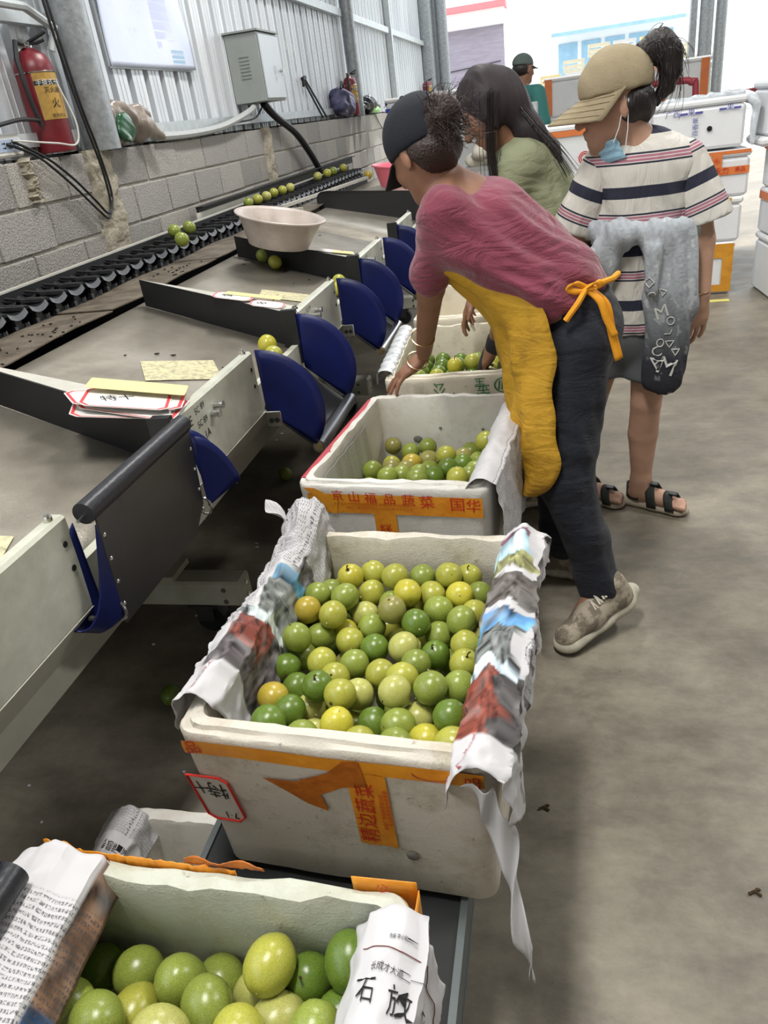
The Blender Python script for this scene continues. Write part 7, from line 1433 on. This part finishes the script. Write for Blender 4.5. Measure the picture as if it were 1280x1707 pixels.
# cap
capP = [ell(A3(-.014, 0, .057), (.112, .094, .104), .01, R3), cut(A3(0, 0, .034), -R3[2] + R3[0] * .05)]
beige = mat('beige_cap_cloth', (160, 146, 118), .9, var=.15, scale=24, bump=.35, bscale=260)
place('cap', organic('cap', capP, .0055, folds(.0015, 60, (.9, .2, .3), 1.5, 1.)), beige, p3, O3)
g3 = in_head(A3, R3, hc)
mb = MB(); mb.grid(lambda u, v: g3(.080 + .125 * v * (1 - .35 * (2 * u - 1) ** 2) - .075 * (2 * u - 1) ** 2 - .02 * (2 * u - 1) ** 4, (u - .5) * (.192 + .01 * v), .044 - .048 * v - .024 * (2 * u - 1) ** 2 * v), 20, 12)
local(mb, O3); o = obj('cap_peak', mb, beige, p3, 'all'); md = o.modifiers.new('s', 'SOLIDIFY'); md.thickness = .005
mb = MB()
for q in (.25, .45, .65, .85): mb.tube([g3(.080 + .125 * q * (1 - .35 * (2 * u - 1) ** 2) - .075 * (2 * u - 1) ** 2 - .02 * (2 * u - 1) ** 4, (u - .5) * (.192 + .01 * q), .0475 - .048 * q - .024 * (2 * u - 1) ** 2 * q) for u in np.linspace(.03, .97, 24)], .0009, 4)
local(mb, O3); obj('peak_stitching', mb, mat('stitch_thread', (150, 132, 100), .9), p3, True)
# hair and curled tail
hp = [ell(A3(-.035, 0, -.005), (.084, .084, .07), .02, R3), ell(A3(-.085, 0, -.02), (.035, .05, .055), .03, R3), cut(A3(.012, 0, 0), R3[0] - R3[2] * .1)]
place('hair', organic('hair', hp, .006, folds(.0025, 130, (.2, .7, .6), 2., 1.)), hairm, p3, O3)
tail = [(.262, 2.70, 1.505), (.285, 2.70, 1.545), (.318, 2.70, 1.56), (.345, 2.70, 1.535), (.352, 2.70, 1.49), (.34, 2.70, 1.445), (.315, 2.70, 1.405)]
tp_ = [cone(tail[i], tail[i + 1], (.022, .036, .040, .036, .030, .022)[i], (.036, .040, .036, .030, .022, .009)[i], .02, ((0, 1, 0), .8)) for i in range(6)]
place('ponytail', organic('ponytail', tp_, .006, folds(.0035, 110, (.8, .2, .2), 2.2, 2.)), hairm, p3, O3)
mb = MB()
def tl(o_): return lambda i: pl(tail, random.uniform(*o_)) + np.random.randn(3) * .013
for i in range(150):
    a0 = random.uniform(0, .6); off = np.random.randn(3) * .014
    mb.tube([Vector(pl(tail, min(1, a0 + .4 * t)) + off * (1 + 1.1 * t)) for t in np.linspace(0, 1, 7)], [.0012 * (1 - .6 * t) for t in np.linspace(0, 1, 7)], 4)
mb.tube([(.27, 2.70, 1.53), (.30, 2.70, 1.585), (.325, 2.70, 1.612)], [.008, .005, .001], 6)
local(mb, O3); obj('hair_strands', mb, hairm, p3, True, kind='stuff')
# mask pulled under the chin
mb = MB(); mb.grid(lambda u, v: g3(.074 - .055 * (2 * u - 1) ** 2 - .022 * v + .012 * math.sin(v * 18) * .18, (u - .5) * .12, -.088 - .062 * v - .006 * math.sin(u * PI)), 14, 14)
local(mb, O3); o = obj('face_mask', mb, mat('blue_mask', (150, 192, 214), .8, var=.1, scale=30, bump=.3, bscale=120), p3, 'all'); md = o.modifiers.new('s', 'SOLIDIFY'); md.thickness = .003
for q in (-1, 1):
    mb = MB(); mb.tube([g3(.03, q * .062, -.098), g3(.012, q * .074, -.06), g3(-.012, q * .08, .02)], .0016, 5); mb.tube([g3(.0, q * .06, -.14), g3(-.014, q * .072, -.07), g3(-.022, q * .082, .01)], .0016, 5)
    local(mb, O3); obj('mask_loop', mb, mat('white_elastic', (225, 228, 230), .8), p3, True)
# jacket tied round the waist
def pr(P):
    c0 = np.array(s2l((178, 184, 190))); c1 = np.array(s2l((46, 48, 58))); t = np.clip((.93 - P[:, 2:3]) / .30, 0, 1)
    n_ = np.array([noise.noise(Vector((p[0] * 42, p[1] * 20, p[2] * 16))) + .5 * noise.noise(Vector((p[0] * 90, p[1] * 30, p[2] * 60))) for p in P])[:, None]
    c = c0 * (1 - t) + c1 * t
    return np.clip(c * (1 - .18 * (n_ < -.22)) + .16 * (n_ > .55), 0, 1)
jw = [cone((.285 + .165 * math.cos(t), 2.72 + .125 * math.sin(t), 1.045 - .015 * math.cos(t)), (.285 + .165 * math.cos(t + .4), 2.72 + .125 * math.sin(t + .4), 1.045 - .015 * math.cos(t + .4)), .026, .026, .015, ((0, 0, 1), 1.3)) for t in np.linspace(0, 2 * PI, 16)]
jw += [ell((.225, 2.585, 1.05), (.04, .035, .035), .03), ell((.33, 2.585, 1.03), (.04, .03, .05), .03),
       cone((.33, 2.59, 1.04), (.345, 2.585, .84), .042, .05, .03, ((0, 1, 0), .5)), cone((.345, 2.585, .84), (.365, 2.585, .575), .052, .07, .03, ((0, 1, 0), .42)),
       cone((.40, 2.60, 1.04), (.405, 2.60, .80), .045, .055, .02, ((0, 1, 0), .6)), cone((.405, 2.60, .80), (.395, 2.60, .60), .053, .045, .02, ((0, 1, 0), .55)),
       cone((.43, 2.72, 1.03), (.425, 2.70, .85), .04, .03, .02, ((1, 0, 0), .5)),
       cone((.20, 2.59, 1.05), (.155, 2.60, .97), .045, .05, .03, ((0, 1, 0), .6)), cone((.155, 2.60, .97), (.135, 2.61, .84), .05, .045, .03, ((0, 1, 0), .5)), cone((.315, 2.565, 1.0), (.315, 2.56, .88), .028, .022, .01)]
me = organic('jacket', jw, .0058, dsum(folds(.005, 70, (.98, .1, .12), 1.3, 1.), folds(.0025, 130, (.97, .1, .15), 1.2, 2.)))
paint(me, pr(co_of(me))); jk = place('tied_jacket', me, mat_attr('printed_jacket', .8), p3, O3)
from mathutils.bvhtree import BVHTree
def bvh_world(me, off): return BVHTree.FromPolygons([tuple(Vector(v.co) + Vector(off)) for v in me.vertices], [tuple(p.vertices) for p in me.polygons])
bv = bvh_world(me, O3)
def onto(bv, base, lift=.0025):
    def f(u, v):
        hit = bv.ray_cast(Vector((u, base, v)), Vector((0, 1, 0)))[0]
        return Vector((u, (hit.y if hit else base + .15) - lift, v))
    return f
fj = onto(bv, 2.4); mb = MB()
def outline(c, pts, r=.0016, closed=True):
    P = []
    for i in range(len(pts) if closed else len(pts) - 1):
        a_, b_ = Vector(pts[i] + (0,)), Vector(pts[(i + 1) % len(pts)] + (0,))
        for t in np.linspace(0, 1, 5)[:-1]: q = a_.lerp(b_, t); P.append(fj(c[0] + q.x, c[1] + q.y))
    mb.tube(P, r, 5, closed)
crc = [(.011 * math.cos(t), .013 * math.sin(t)) for t in np.linspace(0, 2 * PI, 12, endpoint=False)]
outline((.345, .70), crc); outline((.375, .77), crc); outline((.31, .86), crc[:9], closed=False)
outline((.375, .695), [(-.014, .008), (.014, .008), (0, -.014)]); outline((.395, .665), [(-.013, .010), (.013, .008), (0, -.012)]); outline((.37, .735), [(-.014, -.008), (.006, -.008), (.012, .01)], closed=False)
outline((.30, .905), [(-.014, 0), (0, .016), (.014, 0), (0, -.016)]); outline((.345, .865), [(-.012, .012), (.012, .004), (0, -.012)])
put_text(mb, 'M', fj, .085, (.37, .615), -.35); put_text(mb, 'M', fj, .06, (.345, .80), .3); put_text(mb, 'A', fj, .06, (.335, .635), .9); put_text(mb, 'C', fj, .05, (.335, .67), .2)
local(mb, O3); obj('jacket_print', mb, mat('white_print', (222, 222, 220), .8), p3)
mb = MB(); ring((.473, 2.662, .83), (.05, -.1, -1), .034, .003, mb); local(mb, O3); obj('bracelet', mb, brz, p3, True)
# sandals
sol = mat('sandal_sole', (176, 164, 146), .8, var=.2, scale=40); stp = mat('sandal_strap', (46, 52, 48), .7, var=.4, scale=60, bump=.4, bscale=300)
for (hx, hy) in ((.285, 2.735), (.06, 2.80)):
    d_ = nv((.175, -.095, 0)); pd = np.array([-d_[1], d_[0], 0]); hb = np.array([hx, hy, 0.])
    sp = [cone(hb + [0, 0, .016], hb + d_ * .11 + [0, 0, .016], .036, .034, .02, ((0, 0, 1), .6)), cone(hb + d_ * .11 + [0, 0, .014], hb + d_ * .19 + [0, 0, .014], .036, .043, .02, ((0, 0, 1), .42)), cut((0, 0, 0), (0, 0, -1)), cut(hb + np.array([0, 0, .034]), (0, 0, 1))]
    place('sandal_sole', organic('sole', sp, .005), sol, p3, O3)
    mb = MB()
    for (x, hgt, wd) in ((.175, .082, .034), (.105, .108, .036)):
        def sf(u, v, x=x, hgt=hgt, wd=wd):
            a_ = PI * u; p = hb + d_ * (x + (v - .5) * wd - .02 * math.sin(a_)) + pd * math.cos(a_) * .045 + np.array([0, 0, .022 + (hgt - .022) * math.sin(a_) ** .8])
            return tuple(p - np.array(O3))
        mb.grid(sf, 16, 3)
    def hs(u, v):
        a_ = -PI * .5 + PI * (u - .5) * 1.1; p = hb + d_ * (.028 + math.sin(a_) * .045) + pd * math.cos(a_) * .04 * (1 if 1 else 0) + np.array([0, 0, .07 + v * .03])
        return tuple(p - np.array(O3))
    mb.grid(lambda u, v: tuple(hb + d_ * (.05 - .062 * math.sin(PI * u)) + pd * math.cos(PI * u) * .041 + np.array([0, 0, .04 + .055 * v * (.6 + .4 * math.sin(PI * u))]) - np.array(O3)), 16, 4)
    o = obj('sandal_strap', mb, stp, p3, 'all'); md = o.modifiers.new('s', 'SOLIDIFY'); md.thickness = .004
    mb = MB(); mb.box(tuple(hb + d_ * .175 + pd * -.012 + [0, 0, .086] - np.array(O3)), (.03, .024, .008), Matrix.Rotation(-.5, 3, 'Z'), .002); mb.box(tuple(hb + d_ * .10 + pd * -.012 + [0, 0, .112] - np.array(O3)), (.03, .024, .008), Matrix.Rotation(-.5, 3, 'Z'), .002)
    obj('buckle', mb, mat('dark_buckle', (30, 34, 34), .4), p3)

# ---- worker in green shirt behind
O2 = (.0, 2.92, 0)
p2 = thing('person', 'person in a khaki green shirt with long loose dark hair stooping between the other two', 'person', O2)
hc = (-.205, 2.87, 1.455); HP, A2, R2 = head_prims(hc, (-.80, -.12, -.58), (-.5, 0, .86))
body = HP + [cone((-.165, 2.88, 1.38), (-.10, 2.9, 1.30), .05, .055, .03), cone((-.08, 2.9, 1.25), (.03, 2.92, 1.0), .10, .11, .04, ((0, 1, 0), 1.3)), cone((.03, 2.92, 1.0), (.07, 2.93, .85), .11, .125, .04, ((0, 1, 0), 1.3)),
    cone((-.10, 2.78, 1.26), (-.10, 3.02, 1.26), .05, .05, .04), cone((-.10, 2.78, 1.25), (-.20, 2.80, 1.02), .046, .038, .02), cone((-.20, 2.80, 1.02), (-.29, 2.93, .82), .038, .027, .02),
    cone((-.10, 3.03, 1.25), (-.20, 3.10, 1.02), .046, .038, .02), cone((-.20, 3.10, 1.02), (-.30, 3.12, .82), .038, .027, .02),
    cone((.07, 2.86, .85), (.0, 2.80, .45), .08, .055, .03), cone((.0, 2.80, .45), (.0, 2.78, .08), .053, .036, .03), cone((.07, 3.0, .85), (.04, 3.02, .45), .08, .055, .03), cone((.04, 3.02, .45), (.07, 3.02, .08), .053, .036, .03),
    cone((.0, 2.78, .07), (-.09, 2.75, .045), .035, .03, .03), cone((.07, 3.02, .07), (-.03, 3.0, .045), .035, .03, .03)]
body += hand_prims((-.29, 2.93, .82), (-.5, .2, -.8), (-.6, 0, .6), 1, .4) + hand_prims((-.30, 3.12, .82), (-.4, .0, -.9), (-.6, 0, .6), 1, .4)
place('body', organic('body', body, .0058), skin_a, p2, O2)
sh2 = [cone((-.085, 2.9, 1.25), (.02, 2.92, 1.03), .12, .135, .05, ((0, 1, 0), 1.3)), cone((.02, 2.92, 1.03), (.06, 2.92, .86), .135, .145, .05, ((0, 1, 0), 1.3)), cone((-.10, 2.785, 1.265), (-.10, 3.02, 1.265), .066, .066, .05),
    cone((-.105, 2.78, 1.255), (-.18, 2.79, 1.07), .064, .07, .02), cone((-.105, 3.03, 1.255), (-.18, 3.08, 1.07), .064, .07, .02), cut((.05, 2.9, .79), (0, 0, -1))]
place('shirt', organic('shirt', sh2, .0065, dsum(folds(.004, 34, (.7, .1, .6), 1.4, 3.), folds(.003, 66, (.9, .2, .2), 1.4, 1.))), mat('khaki_green_cotton', (142, 146, 116), .85, var=.1, scale=9, bump=.2, bscale=240, wr=.3), p2, O2)
tr = [cone((.06, 2.92, .92), (.07, 2.93, .84), .12, .13, .04, ((0, 1, 0), 1.3)), cone((.07, 2.86, .84), (.0, 2.80, .45), .092, .07, .03), cone((.0, 2.80, .45), (.0, 2.785, .13), .07, .06, .03), cone((.07, 3.0, .84), (.04, 3.02, .45), .092, .07, .03), cone((.04, 3.02, .45), (.065, 3.02, .13), .07, .06, .03)]
place('trousers', organic('trousers', tr, .008, folds(.004, 36, (.2, .2, .9), 1.4, 3.)), mat('black_trousers', (32, 33, 38), .85, var=.2, scale=10), p2, O2)
hp = [ell(A2(-.014, 0, .033), (.098, .086, .096), .02, R2), ell(A2(-.05, 0, -.02), (.075, .088, .085), .03, R2),
      cone(A2(.0, .075, .03), (-.195, 2.80, 1.34), .035, .034, .03), cone((-.195, 2.80, 1.34), (-.185, 2.79, 1.20), .034, .022, .03), cone((-.185, 2.79, 1.20), (-.18, 2.79, 1.13), .022, .006, .02),
      cone(A2(-.06, 0, -.0), (-.07, 2.86, 1.37), .055, .045, .04, ((0, 1, 0), 1.2)), cone((-.07, 2.86, 1.37), (.0, 2.84, 1.305), .045, .026, .03, ((0, 1, 0), 1.3)), cone((.0, 2.84, 1.31), (.045, 2.83, 1.235), .028, .008, .02),
      
      cut(A2(.055, 0, 0), R2[0] - R2[2] * .45)]
place('hair', organic('hair', hp, .0058, dsum(folds(.0022, 150, (.75, .6, .1), 1.5, 1.), folds(.003, 60, (.7, .7, .2), 1.2, 4.))), mat('dark_hair_straight', (50, 42, 46), .62, spec=.3, var=.3, scale=90, stretch=(1, 1, .1)), p2, O2)
mb = MB()
for i in range(90):
    o_ = np.random.randn(3) * np.array([.012, .014, .006])
    if i % 2: pts_ = [A2(-.07, .02, .05) + o_, np.array((-.07, 2.82, 1.40)) + o_, np.array((.0, 2.815, 1.315)) + o_ * 1.4, np.array((.055, 2.81, 1.225)) + o_ * 2.]
    else: pts_ = [A2(-.03, .085, .03) + o_, np.array((-.20, 2.775, 1.36)) + o_, np.array((-.19, 2.765, 1.22)) + o_ * 1.3, np.array((-.18, 2.765, 1.12)) + o_ * 2.2]
    mb.tube([Vector(pl(pts_, t)) for t in np.linspace(0, 1, 9)], [.0012 * (1 - .6 * t) for t in np.linspace(0, 1, 9)], 4)
local(mb, O2); obj('hair_strands', mb, hairm, p2, True, kind='stuff')
mb = MB(); mb.sphere(A2(.079, .031, .003), (.006, .010, .006), 10, 6, Matrix(R2).transposed()); mb.tube([Vector(A2(.087, .018, .024)), Vector(A2(.085, .036, .028)), Vector(A2(.07, .05, .02))], .003, 5)
local(mb, O2); obj('eye', mb, mat('eye_dark', (22, 18, 18), .3), p2, True)
for (hx, hy, tx, ty) in ((.03, 2.79, -.14, 2.72), (.10, 3.03, -.08, 2.98)): shoe_parts(p2, shoe_mat((tx, ty, 0), (hx + .03, hy, 0)), origin=O2)

# ---- man in teal shirt seen from behind, and a second head beyond
def simple_person(O, lbl, shirt_m, cap_m, hgt, face, scale=1., hair_m=hairm):
    p = thing('person', lbl, 'person', (O[0], O[1], 0)); x, y = O; s_ = hgt / 1.7
    z = lambda v: v * s_
    f_ = nv(face); sd = np.array([-f_[1], f_[0], 0])
    P = lambda a, b, c: np.array([x, y, 0]) + sd * a * s_ + f_ * b * s_ + np.array([0, 0, c * s_])
    HP, A, R = head_prims(P(0, .02, 1.585), f_ + np.array([0, 0, -.1]), (0, 0, 1), 1.02)
    arms = []
    for q in (1, -1): arms += [cone(P(q * .19, 0, 1.38), P(q * .25, .0, 1.10), .052, .042, .02), cone(P(q * .25, 0, 1.10), P(q * .24, .10, .86), .042, .029, .02)]
    legs = []
    for q in (1, -1): legs += [cone(P(q * .10, 0, .88), P(q * .11, .02, .48), .088, .06, .03), cone(P(q * .11, .02, .48), P(q * .11, -.01, .09), .06, .04, .03), cone(P(q * .11, -.02, .05), P(q * .12, .14, .04), .04, .035, .03)]
    hands = []
    for q in (1, -1): hands += hand_prims(P(q * .24, .10, .86), f_ * .3 + np.array([0, 0, -1.]), sd * q, 1 if q > 0 else -1, .3)
    place('body', organic('body', HP + [cone(P(0, 0, 1.52), P(0, -.01, 1.40), .055, .065, .03), cone(P(0, 0, 1.30), P(0, 0, 1.0), .12, .115, .05, (sd, 1.4)), cone(P(0, 0, 1.0), P(0, 0, .88), .115, .12, .05, (sd, 1.3)), cone(P(-.17, 0, 1.39), P(.17, 0, 1.39), .055, .055, .04)] + arms + legs + hands, .0075), skin_a, p, (x, y, 0))
    sh = [cone(P(0, 0, 1.30), P(0, 0, .92), .135, .14, .05, (sd, 1.4)), cone(P(-.175, 0, 1.395), P(.175, 0, 1.395), .068, .068, .05)]
    for q in (1, -1): sh += [cone(P(q * .19, 0, 1.38), P(q * .245, .0, 1.16), .068, .075, .02)]
    place('shirt', organic('shirt', sh + [cut(P(0, 0, .86), (0, 0, -1))], .009, folds(.004, 30, (.6, .5, .6), 1.4, 1.)), shirt_m, p, (x, y, 0))
    tr = [cone(P(0, 0, .95), P(0, 0, .86), .12, .128, .04, (sd, 1.3))]
    for q in (1, -1): tr += [cone(P(q * .10, 0, .86), P(q * .11, .02, .48), .10, .078, .03), cone(P(q * .11, .02, .48), P(q * .11, -.01, .11), .078, .065, .03)]
    place('trousers', organic('trousers', tr, .01), MC['black_trousers'], p, (x, y, 0))
    place('cap', organic('cap', [ell(A(-.014, 0, .042), (.104, .088, .088), .01, R), cut(A(0, 0, .03), -R[2])], .008), cap_m, p, (x, y, 0))
    mb = MB(); mb.grid(lambda u, v: Vector(A(.078 + .075 * v * (1 - .3 * (2 * u - 1) ** 2) - .03 * (2 * u - 1) ** 2, (u - .5) * .15, .034 - .02 * v - .014 * (2 * u - 1) ** 2)), 12, 6)
    local(mb, (x, y, 0)); o = obj('cap_peak', mb, cap_m, p, True); md = o.modifiers.new('s', 'SOLIDIFY'); md.thickness = .004
    place('hair', organic('hair', [ell(A(-.03, 0, .0), (.086, .082, .07), .02, R), cut(A(.0, 0, 0), R[0])], .008), hair_m, p, (x, y, 0))
    return p, P
pm, Pm = simple_person((-.25, 8.0), 'person in a teal shirt and grey cap seen from behind at the far end', mat('teal_cotton', (58, 122, 116), .85, var=.15, scale=8, bump=.2, bscale=150), mat('grey_cap_cloth', (96, 108, 104), .9, var=.2, scale=20), 1.80, (.72, .69, 0))
mb = MB(); sg = mat('grey_overall_strap', (96, 116, 120), .85)
for q in (-1, 1): mb.bar(Pm(q * .10, -.145, 1.36), Pm(q * .115, -.16, .98), .05, .012, up=(.72, .69, 0))
mb.bar(Pm(-.12, -.145, 1.34), Pm(.12, -.145, 1.34), .012, .05)
mb.box(tuple(Pm(0, -.165, 1.02)), (.26, .02, .18), Matrix.Rotation(math.atan2(.69, .72) - PI / 2, 3, 'Z')); local(mb, (-.25, 8.0, 0)); obj('overall_back', mb, sg, pm)
simple_person((-.50, 9.0), 'person in a dark cap mostly hidden behind the long-haired worker, far end', mat('grey_cotton', (120, 122, 126), .85, var=.1, scale=8), mat('dark_cap_cloth', (52, 56, 60), .9, var=.2, scale=20), 1.70, (.95, .3, 0))
